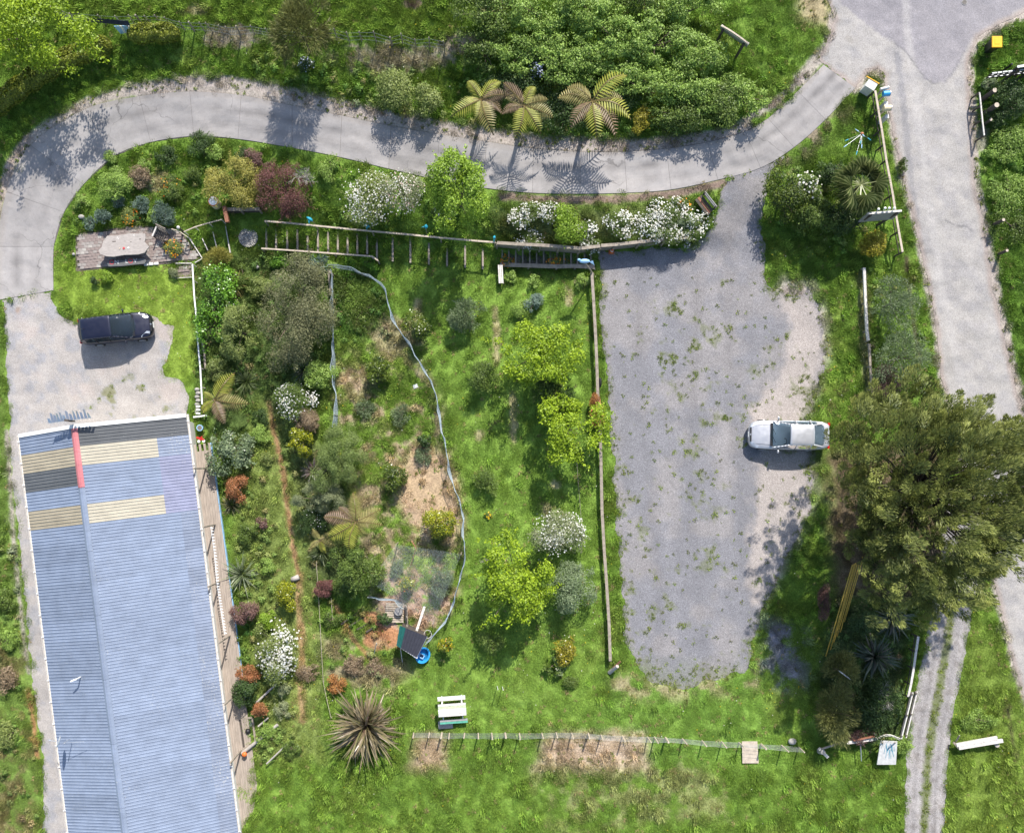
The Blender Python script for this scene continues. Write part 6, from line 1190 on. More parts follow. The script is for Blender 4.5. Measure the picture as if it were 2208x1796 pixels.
steps('middle flight of six wide grassy steps below the blue ornaments', [1041,1003,964,925,885,847,813], (523,505), (581,561), 'wood', .11)
steps('bottom stair flight of grassy timber steps between two handrails', [792,771,750,729,708,686,664,642,620,596,575], (502,494), (549,540), 'wood', .11)
steps('three slanting edging steps between the stone medallion and the patio', [487,460,437], (487,515), (546,541), 'weather_white', .05, False, [497,470,449])
steps('short curved flight of mossy timber steps above the chicken coop', [736,752,770,790], (1345,1362), (1318,1352), 'dark_wood', .09, False, [775,785,800,806])
def plank_wall(name, label, pts, z0s, z1s, th, mat, npl=4, posts=True, cat='wall'):
    """wall of stacked planks; pts = pixels of its top edge, z0/z1 absolute heights"""
    q = [P(x, y, z1) for (x, y), z1 in zip(pts, z1s)]; t = thing(name, label, cat, Vector((q[0].x, q[0].y, z0s[0])))
    for k in range(len(q) - 1):
        for j in range(npl):
            f0 = (j + .5) / npl; a_ = q[k].copy(); b_ = q[k + 1].copy(); ha = (z1s[k] - z0s[k]); hb = z1s[k + 1] - z0s[k + 1]; a_.z -= ha * f0; b_.z -= hb * f0
            MB().beam(a_, b_, th * (1 if j % 2 else .9), max(ha, hb) / npl - .008).build('plank', MAT[mat], t)
        MB().beam(q[k] + Vector((0, 0, .022)), q[k + 1] + Vector((0, 0, .022)), th * 2.6, .04).build('cap_rail', MAT['wood'], t)
    if posts:
        for k in range(len(q)):
            a_ = q[k] - Vector((0, .09, 0)); MB().beam(Vector((a_.x, a_.y, z0s[k] - .2)), a_ - Vector((0, 0, .03)), .1, .1).build('post', MAT['wood'], t)
    return t
plank_wall('retaining_wall', 'timber retaining wall holding the daisy bank above the carpark', [(1296,530),(1325,528),(1378,522),(1432,517),(1484,512)], [-.05]*5, [1.05,1.05,1.05,1.05,1.05], .07, 'wood')
plank_wall('retaining_wall', 'timber wall between the daisy bank and the upper stairs', [(1072,524),(1120,527),(1165,529),(1205,532),(1250,536),(1294,531)], [-1.3,-.95,-.65,-.35,-.1,-.05], [-.15,.15,.45,.75,1.0,1.05], .07, 'wood', 3)
plank_wall('retaining_wall', 'low timber wall along the lower side of the upper stairs', [(1078,571),(1140,573),(1200,575),(1240,574),(1282,576)], [-1.6,-1.15,-.7,-.4,-.3], [-1.15,-.65,-.2,.05,.12], .09, 'wood', 2)
plank_wall('retaining_wall', 'dark timber wall under the golden shrub with a rusty end post', [(483,452),(520,452),(560,451)], [-3.3,-3.3,-3.2], [-2.35,-2.35,-2.3], .08, 'dark_wood', 3)
q = P(487, 462, -2.3); t = thing('timber_post', 'rusty brown timber block at the end of the dark timber wall', 'post', q - Vector((0, 0, 1.0))); MB().beam(P(484, 446, -2.25), P(491, 480, -2.3), .22, .3).build('beam', MAT['brown_metal'], t)
q = P(1082, 590, -1.2); t = thing('planter_box', 'grey slatted planter box at the foot of the upper stairs', 'planter', G(1080, 590))
for k in range(3): MB().beam(A(1075 + k * 3.6, 572, .5), A(1077 + k * 3.6, 611, .5), .08, .05).build('slat', MAT['weather_white'], t)
for x, y in ((1075, 572), (1084, 572), (1077, 611), (1086, 611)): MB().cyl(G(x, y), A(x, y, .47), .03).build('leg', MAT['wood'], t)
# round stone medallion of separate rings of stones
q = G(536, 513, .07); t = thing('stone_medallion', 'round mosaic of grey stones set in the grass between the stair flights', 'paving', q)
MB().cyl(q - Vector((0, 0, .05)), q + Vector((0, 0, .0)), .60, n=28).build('base', MAT['slate'], t)
stm = [solid('pebble_%s' % nm, c, .9, .25, 9) for nm, c in (('grey', (.36,.34,.31)), ('pale', (.50,.46,.42)), ('dark', (.22,.21,.20)))]
pme = []
for m_ in stm: pme.append(MBmesh(MB().ball((0, 0, 0), (.5, .5, .22), 7, 4), m_, True))
for rr_, nn_ in ((.08, 5), (.18, 10), (.28, 15), (.38, 20), (.48, 25), (.56, 29)):
    for k in range(nn_): a = 2 * math.pi * k / nn_ + rr_ * 7; o = link('stone', pme[rnd.choices((0, 1, 2), (5, 4, 3))[0]], t, (rr_ * math.cos(a), rr_ * math.sin(a), .01)); o.scale = (.10, .11, .10); o.rotation_euler = (0, 0, rnd.random() * 6)
# turquoise bird ornaments on poles
def bird(label, base, tip, h, mat='teal', L=.42):
    """ornament: slim body on a pole, tip pixel gives the way it points"""
    b = G(*base); top = b + Vector((0, 0, h)); e = P(tip[0], tip[1], top.z + .1); d = (e - top).normalized(); s = Vector((-d.y, d.x, 0)).normalized(); u = s.cross(d) * -1
    t = thing('garden_ornament', label, 'ornament', b, 'bird ornaments on poles'); MB().cyl(b, top, .025, .02).build('pole', MAT['wood'], t)
    L = (e - top).length; mb = MB(); V = []
    prof = [(0, .03), (.25, .10), (.5, .12), (.75, .085), (1, .01)]
    for f, w in prof: c_ = top + d * L * f; V += [c_ + s * w, c_ + u * w * .5, c_ - s * w, c_ - u * w * .5]
    mb.add(V, [(4 * i + j, 4 * i + (j + 1) % 4, 4 * i + 4 + (j + 1) % 4, 4 * i + 4 + j) for i in range(4) for j in range(4)] + [(3, 2, 1, 0), (16, 17, 18, 19)]).build('body', MAT[mat], t, smooth=True)
    MB().add([top + d * L * .35 + s * .1, top + d * L * .15 + s * .28, top + d * L * .55 + s * .12, top + d * L * .4 + s * .1 + u * .03], [(0, 1, 2), (2, 1, 3), (3, 1, 0)]).build('wing', MAT[mat], t)
bird('long turquoise ornament at the head of the bottom stairs, leftmost of four', (683,490), (661,468), 1.25); bird('turquoise ornament on the handrail near the middle stairs, second from left', (803,502), (786,484), 1.25); bird('broad turquoise ornament below the upright lime tree', (921,505), (919,484), 1.15); bird('small turquoise ornament at the end of the long handrail', (1068,525), (1063,511), 1.2)
b = G(1281, 594); t = thing('garden_ornament', 'pale blue bird ornament on a tall pole at the top of the stairs', 'ornament', b); top = P(1262, 567, float(hh(1281, 594)) + 2.3); MB().cyl(b, top, .05, .04).build('pole', MAT['wood'], t)
MB().ball(top + Vector((-.05, .08, .05)), (.32, .13, .13), 10, 7).build('body', MAT['sky_blue'], t, smooth=True); MB().ball(top + Vector((-.36, .14, .12)), (.1, .08, .08), 8, 6).build('head', MAT['sky_blue'], t, smooth=True); MB().add([top + Vector((.2, .05, .05)), top + Vector((.5, -.15, .05)), top + Vector((.42, .12, .08))], [(0, 1, 2), (2, 1, 0)]).build('tail', MAT['sky_blue'], t)

# ------------------------------------------------------------------ patio furniture
tb = G(270, 545); t = thing('slab_table', 'long table made of a bleached live-edge timber slab on the patio', 'table', tb)
def slab(pts, z, th, name, mat, par, ang_noise=0):
    q = [P(x, y, z) for x, y in pts]; return MB().prism([(v.x, v.y) for v in q][::-1], z - th, z).build(name, MAT[mat], par, bevel=.01)
ZT = tb.z + .74; MAT['bleached'] = solid('bleached_slab', (.37, .33, .30), .75, .28, 5, bmp=.3, stretch=(1, 4, 1))
TB = [(212,540),(219,533),(222,521),(231,509),(252,508),(278,504),(313,504),(314,514),(312,522),(317,528),(322,532),(316,539),(312,545),(298,549),(268,550),(245,554),(229,553),(216,548)]
slab(TB, ZT, .09, 'tabletop', 'bleached', t)
for x, y in ((238, 535), (296, 528)): MB().box(P(x, y, tb.z + .33), (.25, .75, .66), rz=.1).build('leg', MAT['dark_wood'], t)
for x, y, w, h_ in ((246,521,.22,.05),(302,516,.12,.05),(282,522,.10,.03)): MB().box(P(x, y, ZT + .002), (w, h_, .006), rz=.08).build('split', MAT['dark_wood'], t)
def text(s, px, py, z, size, rot, mat, par, name='lettering'):
    cu = bpy.data.curves.new('t', 'FONT'); cu.body = s; cu.size = size; cu.align_x = 'CENTER'; cu.align_y = 'CENTER'; cu.extrude = .002
    ob = bpy.data.objects.new('t', cu); COL.objects.link(ob); dg = bpy.context.evaluated_depsgraph_get(); me = bpy.data.meshes.new_from_object(ob.evaluated_get(dg)); bpy.data.objects.remove(ob); me.materials.clear(); me.materials.append(mat)
    o = link(name, me, par); off = Vector((0, 0, 0)); q = par
    while q is not None: off += q.location; q = q.parent
    o.location = P(px, py, z) - off; o.rotation_euler = (0, 0, rot); return o
MAT['chalk'] = solid('chalk_white', (.66, .64, .60), .9, .2); MAT['chalk_red'] = solid('chalk_red', (.55, .07, .08), .9, .2)
text('N', 254, 514, ZT + .006, .20, -.5, MAT['chalk'], t); text('Y', 289, 508, ZT + .006, .24, .2, MAT['chalk'], t)
for x, y, m_, r_ in ((267, 535.5, 'chalk_red', .07), (277, 535, 'white', .055), (258, 536, 'pale_wood', .05)): q = P(x, y, ZT + .008); tagp(MB().cyl(q, q + Vector((0, 0, .025)), r_, n=12).build('dish', MAT[m_]), {'chalk_red': 'small red round dish on the slab table', 'white': 'small white round dish on the slab table', 'pale_wood': 'small tan round dish at the left on the slab table'}[m_], 'dish')
MAT['bench_grey'] = solid('dark_grey_plank', (.13, .13, .13), .8, .25, 6)
t2 = thing('slab_bench', 'grey slab bench with the letters ON LOV in white and red', 'bench', G(272, 568)); ZB = t2.location.z + .43
slab([(230,566),(234,563),(262,561),(290,559),(312,557),(315,563),(312,569),(290,571),(262,574),(234,575)], ZB, .08, 'seat', 'bench_grey', t2)
for x in (243, 303): MB().box(P(x, 566, t2.location.z + .17), (.3, .25, .34)).build('leg', MAT['dark_wood'], t2)
for s_, x, y, m_ in (('O', 241, 566.3, 'chalk_red'), ('N', 251.5, 565.8, 'chalk'), ('L', 273, 563.7, 'chalk'), ('O', 281.5, 563.4, 'chalk_red'), ('V', 291.5, 562.6, 'chalk')): text(s_, x, y, ZB + .006, .36 if m_ == 'chalk' else .40, .06, MAT[m_], t2)
for k, (x, y, lb) in enumerate([(316,571,'left white stone in the row behind the bench'),(327,570,'middle white stone in the row behind the bench'),(338,569,'right white stone in the row behind the bench')]): q = G(x, y, .05); tagp(MB().box(q, (.28, .17, .12), rz=.1).build('stone', MAT['chalk'], bevel=.03), lb, 'stone', 'white stones behind the bench')
# slatted chair
ch = G(352, 512); t = thing('garden_chair', 'black slatted timber armchair standing askew at the right of the patio', 'chair', ch); rz = math.radians(-25); mm = Matrix.Rotation(rz, 3, 'Z')
def loc(x, y, z): return ch + mm @ Vector((x, y, z))
for k in range(6): MB().beam(loc(-.30 + k * .115, -.25, .42), loc(-.30 + k * .115, .25, .42), .07, .025).build('seat_slat', MAT['dark_wood'], t)
for k in range(7): MB().beam(loc(-.30 + k * .1, .27, .45), loc(-.30 + k * .1, .46, 1.0), .05, .02).build('back_slat', MAT['wood'], t)
for z, y in ((.55, .31), (.78, .39), (1.0, .46)): MB().beam(loc(-.34, y, z), loc(.34, y, z), .05, .03).build('back_rail', MAT['wood'], t)
for s_ in (-1, 1):
    MB().beam(loc(s_ * .35, -.28, .65), loc(s_ * .35, .36, .68), .09, .03).build('arm', MAT['weather_white' if s_ < 0 else 'dark_wood'], t)
    for y in (-.25, .27): MB().beam(loc(s_ * .32, y, 0), loc(s_ * .32, y, .64), .05, .05).build('leg', MAT['dark_wood'], t)
q = G(177, 469, .1); tagp(MB().ball(q, (.2, .15, .13), 10, 7).build('stone', MAT['stone'], None, smooth=True), 'grey stone at the left end of the bed behind the patio', 'stone')
q = G(160, 549, .08); tagp(MB().ball(q, (.1, .1, .08), 10, 7).build('stone', MAT['stone'], None, smooth=True), 'small grey stone at the left edge of the patio', 'stone')
q = G(556, 577, .1); tagp(MB().box(q, (.2, .2, .14), rz=.5).build('stone', MAT['slate'], bevel=.04), 'dark grey block in the grass below the stone medallion', 'stone')
q = G(468, 442); t = thing('drum', 'white and rust rimmed drum planter beside the golden shrub', 'planter', q); MB().cyl(q, q + Vector((0, 0, .75)), .30, .30, 20).build('body', MAT['cream'], t); MB().cyl(q + Vector((0, 0, .75)), q + Vector((0, 0, .79)), .31, .31, 20).build('rim', MAT['orange'], t); MB().cyl(q + Vector((0, 0, .79)), q + Vector((0, 0, .80)), .27, .27, 20).build('lid', MAT['white'], t)
q = G(638, 1246, .12); tagp(MB().cyl(q + Vector((-.22, -.1, 0)), q + Vector((.22, .1, .05)), .17, .16, 12).build('log', MAT['pale_bark'], None, smooth=True), 'short pale log lying on the grass path', 'log')

# ------------------------------------------------------------------ chicken run: posts, netting, coop, pallet, tub
def netting(label, pts, h, sp=.16, name='netting_fence'):
    b = [G(x, y) for x, y in pts]; t = thing(name, label, 'fence', b[0]); mb = MB(); g = random.Random(9)
    cum = [0]
    for a_, c_ in zip(b[:-1], b[1:]): cum.append(cum[-1] + (c_ - a_).length)
    def at(s, f):
        s = min(max(s, 0), cum[-1]); i = max(k for k in range(len(b)) if cum[k] <= s + 1e-6 and k < len(b) - 1); u = (s - cum[i]) / max(1e-6, cum[i + 1] - cum[i]); q = b[i].lerp(b[i + 1], min(1, u)); sag = .10 * math.sin(s * 1.9) + .05 * math.sin(s * 5.1)
        return q + Vector((sag * f * .9, sag * f * .5, h * f * (1 + .05 * math.sin(s * 2.3))))
    s = -h; 
    while s < cum[-1] + h:
        for dr in (1, -1):
            p0 = None
            for k in range(4):
                f = k / 3; x = s + dr * f * h
                if 0 <= x <= cum[-1]:
                    p = at(x, f)
                    if p0 is not None: d = Vector((.006, 0, 0)); mb.add([p0 - d, p0 + d, p + d, p - d, p0 + Vector((0, .006, 0)), p + Vector((0, .006, 0))], [(0, 1, 2, 3), (0, 4, 5, 3)])
                    p0 = p
                else: p0 = None
        s += sp
    for f in (0.02, .5, .98, 1.02):
        pts_ = [at(cum[-1] * k / 60, f) for k in range(61)]; mb.tube(pts_, .011 if f > .9 else .006, 4)
    mb.build('netting', MAT['net'], t, kind='stuff')
    for k in range(0, int(cum[-1] / 2.2) + 1): q = at(k * 2.2, 0); MB().cyl(q - Vector((0, 0, .1)), at(k * 2.2, 1), .025, .02, 6).build('post', MAT['wood'], t)
netting('sagging bird net fence curving down the right side of the run', [D(*q) for q in [(692,562),(705,564),(735,568),(775,580),(800,600),(812,640),(832,690),(862,735),(885,768),(905,815),(918,860),(922,905),(935,960),(945,1010),(958,1050),(968,1075),(966,1110),(968,1160),(962,1200),(945,1250),(930,1290),(900,1325),(888,1335)]], 1.25)
netting('bird net fence along the left side of the run beside the olive tree', [D(*q) for q in [(695,570),(696,640),(695,700),(700,760),(698,800),(705,850),(703,890)]], 1.1)
netting('low net between the tree fern and the pallet', [D(*q) for q in [(770,1240),(790,1246),(825,1248),(848,1262)]], .9, .10)
b = G(720, 598); t = thing('timber_post', 'pale timber corner post at the top of the run', 'post', b); MB().beam(b, b + Vector((0, 0, 1.3)), .13, .13).build('post', MAT['wood'], t); MB().beam(G(714, 590, .9), G(716, 640, .4), .12, .08).build('brace', MAT['wood'], t)
# net roof over the lower part of the run
cs = [G(*D(778, 1205), 1.5), G(*D(905, 1292), 1.35), G(*D(962, 1150), 1.4), G(*D(830, 1130), 1.5)]; t = thing('net_roof', 'hazy overhead bird net stretched over the lower run', 'net', Vector((cs[0].x, cs[0].y, cs[0].z - 1.5))); mb = MB(); n_ = 60
for k in range(n_ + 1):
    f = k / n_
    for a_, b_ in ((cs[0].lerp(cs[1], f), cs[3].lerp(cs[2], f)), (cs[0].lerp(cs[3], f), cs[1].lerp(cs[2], f))):
        m_ = (a_ + b_) / 2 - Vector((0, 0, .18)); mb.cyl(a_, m_, .0016, n=3, cap=False); mb.cyl(m_, b_, .0016, n=3, cap=False)
mb.build('netting', MAT['net'], t, kind='stuff'); 
for q in cs[:4]: MB().cyl(q - Vector((0, 0, 1.5)), q, .03).build('post', MAT['wood'], t)
MB().beam(G(*D(860, 1125), .6), G(*D(869, 1140), .7), .05, .05).beam(G(*D(869, 1140), .7), G(*D(856, 1178), .2), .04, .04).build('prop', MAT['brown_metal'], t)
# coop
cb = G(*D(860, 1330)); t = thing('chicken_coop', 'small coop with a charcoal and green corrugated roof and red lower wall', 'coop', cb)
c4 = [P(*D(833, 1303), cb.z + 1.55), P(*D(890, 1326), cb.z + 1.45), P(*D(868, 1370), cb.z + 1.25), P(*D(826, 1345), cb.z + 1.30)]   # NW, NE, SE, SW
MAT['charcoal'] = solid('charcoal_steel', (.05, .05, .062), .45, .2); MAT['green_steel'] = solid('green_steel', (.02, .12, .10), .45, .2)
ncr = 9
for k in range(ncr):
    f0, f1 = k / ncr, (k + 1) / ncr; m_ = 'green_steel' if k < 2 else 'charcoal'; V = []
    for f, z in ((f0, 0), (f0 + (f1 - f0) * .6, 0), (f0 + (f1 - f0) * .72, .035), (f0 + (f1 - f0) * .92, .035), (f1, 0)):
        a_ = c4[0].lerp(c4[1], f); b_ = c4[3].lerp(c4[2], f); V += [a_ + Vector((0, 0, z)), b_ + Vector((0, 0, z))]
    MB().add(V, [(2 * i, 2 * i + 1, 2 * i + 3, 2 * i + 2) for i in range(4)]).build('roof_sheet', MAT[m_], t)
ctr = (c4[0] + c4[1] + c4[2] + c4[3]) / 4; inn = [Vector((ctr.x + (v.x - ctr.x) * .86, ctr.y + (v.y - ctr.y) * .86, v.z - .04)) for v in c4]
for k in range(4):
    a_, b_ = inn[k], inn[(k + 1) % 4]; m_ = (a_ + b_) / 2; d_ = b_ - a_; zt = min(a_.z, b_.z); MB().box((m_.x, m_.y, (zt + cb.z) / 2), (math.hypot(d_.x, d_.y), .04, zt - cb.z), rz=math.atan2(d_.y, d_.x)).build('wall', MAT['red' if k == 2 else 'dark_wood'], t)
MB().beam(c4[3] + Vector((.12, -.03, -.05)), c4[2] + Vector((.05, -.03, -.05)), .07, .09).build('fascia', MAT['white'], t)
MB().beam(c4[1] - Vector((0, 0, .03)), c4[2] - Vector((0, 0, .03)), .05, .04).build('trim', MAT['steel'], t)
for x, y in ((806, 1412), (868, 1430)): q = G(x, y); MB().cyl(q, P(x + 6 if x < 850 else 862, 1386, cb.z + .9), .02).build('pole', MAT['weather_white'], t)
tb_ = G(*D(882, 1362)); t = thing('tub', 'bright blue plastic tub with a white seat-like insert beside the coop', 'tub', tb_)
mb = MB(); V = []; R_ = [(.34, .42, .0), (.40, .48, .42), (.43, .51, .42), (.33, .41, .40), (.25, .33, .08)]
for rx_, ry_, z in R_: V += [tb_ + Matrix.Rotation(-.5, 3, 'Z') @ Vector((rx_ * math.cos(a), ry_ * math.sin(a), z)) for a in [k * math.pi / 12 for k in range(24)]]
mb.add(V, [(j * 24 + k, j * 24 + (k + 1) % 24, (j + 1) * 24 + (k + 1) % 24, (j + 1) * 24 + k) for j in range(4) for k in range(24)] + [list(range(96, 120))]).build('body', MAT['tub'], t, smooth=False)
MB().box(tb_ + Vector((-.08, -.05, .40)), (.34, .26, .03), rz=-.5).build('insert', MAT['sky_blue'], t); MB().box(tb_ + Vector((-.06, -.03, .42)), (.2, .16, .02), rz=-.5).build('opening', MAT['navy'], t); MB().box(tb_ + Vector((-.42, -.05, .45)), (.22, .2, .1), rz=-.4).build('lid', MAT['white'], t)
pb = G(*D(824, 1276)); t = thing('pallet', 'pale timber pallet lying beside the coop with a round lid on it', 'pallet', pb)
for k in range(9): MB().beam(P(832 - .3 * k, 1301 + k * 4.8, pb.z + .16), P(870, 1302 + k * 4.8, pb.z + .16), .095, .022).build('board', MAT['pale_wood'], t)
for x in (836, 852, 867): MB().beam(P(x, 1299, pb.z + .09), P(x, 1342, pb.z + .09), .09, .11).build('bearer', MAT['wood'], t)
q = P(860, 1317, pb.z + .19); t = thing('lid', 'round grey lid with a small pale centre knob on the pallet', 'lid', q); MB().cyl(q, q + Vector((0, 0, .25)), .25, .24, 22).build('drum', MAT['slate'], t); MB().cyl(q + Vector((0, 0, .25)), q + Vector((0, 0, .28)), .04, .03, 10).build('knob', MAT['weather_white'], t)
t = thing('pallet', 'pallet standing on edge between the flat pallet and the net', 'pallet', G(878, 1325))
for k in range(4): MB().beam(G(873 + k * 2.2, 1303, .15 + k * .18), G(875 + k * 2.2, 1346, .15 + k * .18), .03, .12).build('board', MAT['wood'], t)
for y in (1305, 1325, 1344): MB().beam(G(874, y), G(880, y, .85), .05, .08).build('bearer', MAT['wood'], t)
a_ = G(*D(885, 1263), .5); b_ = G(*D(870, 1310), .7); t = thing('plank', 'long pale plank ramp leading from the run up to the coop', 'ramp', G(*D(878, 1290))); MB().beam(a_ - Vector((0, 0, .42)), b_, .14, .04).build('board', MAT['weather_white'], t)
for k in range(7): q = (a_ - Vector((0, 0, .42))).lerp(b_, (k + .5) / 7); MB().beam(q + Vector((-.06, -.02, .03)), q + Vector((.06, .02, .03)), .03, .02).build('cleat', MAT['pale_wood'], t)
t = thing('hoop', 'pale hoop of wire at the corner between coop and netting', 'hoop', G(924, 1362)); MB().tube([G(924, 1362, .7) + Vector((.22 * math.cos(a), .24 * math.sin(a), 0)) for a in [k * math.pi / 8 for k in range(17)]], .016).build('ring', MAT['weather_white'], t); MB().cyl(G(924, 1362), G(924, 1362, .7) + Vector((.22, 0, 0)), .015).build('stake', MAT['wood'], t)
t = thing('broken_pots', 'heap of broken terracotta and sticks left of the pallet', 'debris', G(816, 1341)); mb = MB(); g = random.Random(2)
for k in range(5): q = G(816 + g.uniform(-5, 5), 1341 + g.uniform(-5, 6), .08); MB().box(q, (.22, .09, .05), rz=g.uniform(0, 3)).build('shard', MAT['clay'], t)
q = G(*D(866, 805), .05); tagp(MB().box(q, (.28, .22, .02), rz=.4).build('paper_scrap', MAT['white']), 'white scrap lying in the upper right of the run', 'scrap')
# painted picnic table
pb = G(*D(944, 1470)); t = thing('picnic_table', 'picnic table with peeling white and pale green boards at the bottom of the lawn', 'table', pb); uu = Vector((math.cos(.07), math.sin(.07), 0)); vv = Vector((-uu.y, uu.x, 0))
MAT['pgreen'] = solid('pale_green_paint', (.50, .58, .36), .7, .3, 9); MAT['green_paint'] = solid('green_paint', (.10, .36, .26), .7, .3)
ptop = P(975, 1530, pb.z + .74); cols_ = ['weather_white', 'pgreen', 'white', 'chalk', 'weather_white']
for k in range(5): c_ = ptop + vv * (.30 - k * .15); MB().beam(c_ - uu * .82, c_ + uu * .82, .135, .035).build('table_board', MAT[cols_[k]], t)
for s_, ms in ((1, ('weather_white', 'white')), (-1, ('slate', 'green_paint'))):
    for j in range(2): c_ = P(975, 1530, pb.z + .45) + vv * (s_ * (.62 + j * .13)) + uu * (.05 if s_ < 0 else 0); MB().beam(c_ - uu * .82, c_ + uu * .82, .115, .035).build('bench_board', MAT[ms[j]], t)
for s_ in (-1, 1):
    x_ = ptop + uu * s_ * .58
    for d_ in (-1, 1): MB().beam(Vector((x_.x, x_.y, pb.z)) + vv * d_ * .6, x_ + vv * d_ * .25 - Vector((0, 0, .03)), .09, .04).build('leg', MAT['weather_white'], t)
    MB().beam(x_ + vv * .76 - Vector((0, 0, .32)), x_ - vv * .76 - Vector((0, 0, .32)), .04, .09).build('cross_beam', MAT['white'], t)
q = G(961, 1560, .12); t = thing('board', 'grey square board leaning against the picnic table', 'board', q); MB().box(q + Vector((0, 0, .08)), (.86, .50, .03), rz=.05, ax=(uu, (vv + Vector((0, 0, .25))).normalized(), uu.cross(vv))).build('panel', MAT['slate'], t)
for k, (x, y, lb) in enumerate([(1072,1479,'left of two white stakes on the lower lawn'),(1083,1480,'right of two white stakes on the lower lawn')]): q = G(x, y); t = thing('stake', lb, 'stake', q); MB().cyl(q, q + Vector((.03, .1, 1.15)), .02).build('pole', MAT['white'], t)
# end post of the long fence, tractor tyre, cone, bench in daisies
q = G(1316, 1446); t = thing('timber_post', 'leaning broken round post at the lower end of the long fence', 'post', q); MB().cyl(q - Vector((.05, .1, 0)), q + Vector((.30, .45, .75)), .12, .10, 10).build('post', MAT['pale_bark'], t); MB().beam(q + Vector((.1, .3, .5)), q + Vector((.45, .75, .85)), .1, .04).build('splint', MAT['brown_metal'], t)
q = G(1291, 826, .18); t = thing('tyre', 'black tyre hanging on the long timber fence', 'tyre', q); MB().tube([q + Vector((.03, .22 * math.cos(a), .1 + .22 * math.sin(a))) for a in [k * math.pi / 8 for k in range(17)]], .07, 8).build('ring', MAT['rubber'], t, smooth=True)
q = G(1318, 543, .02); t = thing('traffic_cone', 'small orange traffic cone on a dark base under the retaining wall', 'cone', q); MB().box(q + Vector((0, 0, .02)), (.34, .34, .04)).build('base', MAT['clay'], t, bevel=.01); MB().cyl(q + Vector((0, 0, .04)), q + Vector((0, 0, .5)), .13, .03, 14).build('cone', MAT['orange'], t); MB().cyl(q + Vector((0, 0, .24)), q + Vector((0, 0, .34)), .092, .073, 14).build('band', MAT['white'], t)
bq = G(1515, 447); t = thing('bench', 'dark weathered bench standing among the daisies at the carpark entrance', 'bench', bq); rzb = math.radians(-52); mb_ = Matrix.Rotation(rzb, 3, 'Z')
def L2(x, y, z): return bq + mb_ @ Vector((x, y, z))
for k in range(3): MB().beam(L2(-.55, -.2 + k * .17, .45), L2(.55, -.2 + k * .17, .45), .14, .04).build('seat_board', MAT[('dark_wood', 'brown_metal', 'dark_wood')[k]], t)
for z in (.62, .82): MB().beam(L2(-.55, .28 + z * .05, z), L2(.55, .28 + z * .05, z), .04, .14).build('back_board', MAT['slate'], t)
for x in (-.5, .5):
    for y in (-.2, .28): MB().beam(L2(x, y, 0), L2(x, y, .44 if y < 0 else .9), .06, .06).build('leg', MAT['dark_wood'], t)

# ------------------------------------------------------------------ signs, letterboxes, bin, roadside things
def board(name, label, cat, p0, p1, z0, z1, th, mat, legs=True, lm='dark_wood', lean=0.0, edge=None, arch=False):
    """vertical board whose top edge is seen between two pixels"""
    g0 = float(hh((p0[0] + p1[0]) / 2, (p0[1] + p1[1]) / 2)); a_ = P(p0[0], p0[1], g0 + z1); b_ = P(p1[0], p1[1], g0 + z1); t = thing(name, label, cat, Vector(((a_.x + b_.x) / 2, (a_.y + b_.y) / 2, g0))); d_ = (b_ - a_); L_ = d_.length; d_.normalize(); s_ = Vector((-d_.y, d_.x, 0)); zz_ = (s_ * lean + Vector((0, 0, 1))).normalized(); c_ = (a_ + b_) / 2 - zz_ * (z1 - z0) / 2
    MB().box(c_, (L_, th, z1 - z0), ax=(d_, s_, zz_)).build('panel', MAT[mat], t)
    if arch:
        pts_ = [c_ + zz_ * (z1 - z0) / 2 + d_ * (L_ / 2 * math.cos(a)) + zz_ * (.32 * math.sin(a)) for a in [k * math.pi / 10 for k in range(11)]]; V = [p - s_ * th / 2 for p in pts_] + [p + s_ * th / 2 for p in pts_]; n = len(pts_); MB().add(V, [list(range(n)), list(range(n, 2 * n))[::-1]] + [(k, k + 1, n + k + 1, n + k) for k in range(n - 1)]).build('arch', MAT['pale_wood'], t)
    if edge: MB().beam(a_ + Vector((0, 0, .02)), b_ + Vector((0, 0, .02)), th + .04, .035).build('trim', MAT[edge], t)
    if legs:
        for f in (.12, .88): q = a_.lerp(b_, f) - s_ * (th * .5 + .05); MB().beam(Vector((q.x, q.y, g0 - .1)), q - Vector((0, 0, .05)), .11, .11).build('leg', MAT[lm], t)
    return t
board('sign_board', 'arch-topped timber sign on two posts above the right end of the thicket', 'sign', (1555, 56), (1614, 96), 1.0, 1.75, .08, 'slate', arch=True, edge='weather_white', lean=-.35)
t = board('sign_board', 'wide dark sign board with four white pots on top beside the road', 'sign', (1869, 461), (1944, 455), 1.3, 2.4, .07, 'slate', edge='weather_white', lean=.12)
for k, x in enumerate((1891, 1905, 1914, 1925)):
    q = P(x, 453 if k else 455, t.location.z + 2.44); r_ = .075; lb = ('broken white ornament at the left end of the row on the dark sign', 'white mushroom-shaped lamp on the dark sign, second in the row', 'white mushroom-shaped lamp on the dark sign, third in the row', 'white mushroom-shaped lamp at the right end of the row on the dark sign')[k]
    tl = thing('lamp', lb, 'lamp', q, 'white lamps on the dark sign'); MB().cyl(q, q + Vector((0, .03, .16)), .02).build('stem', MAT['white'], tl); MB().ball(q + Vector((0, .04, .19)), (r_, r_, .05), 10, 6).build('cap', MAT['white'], tl, smooth=True)
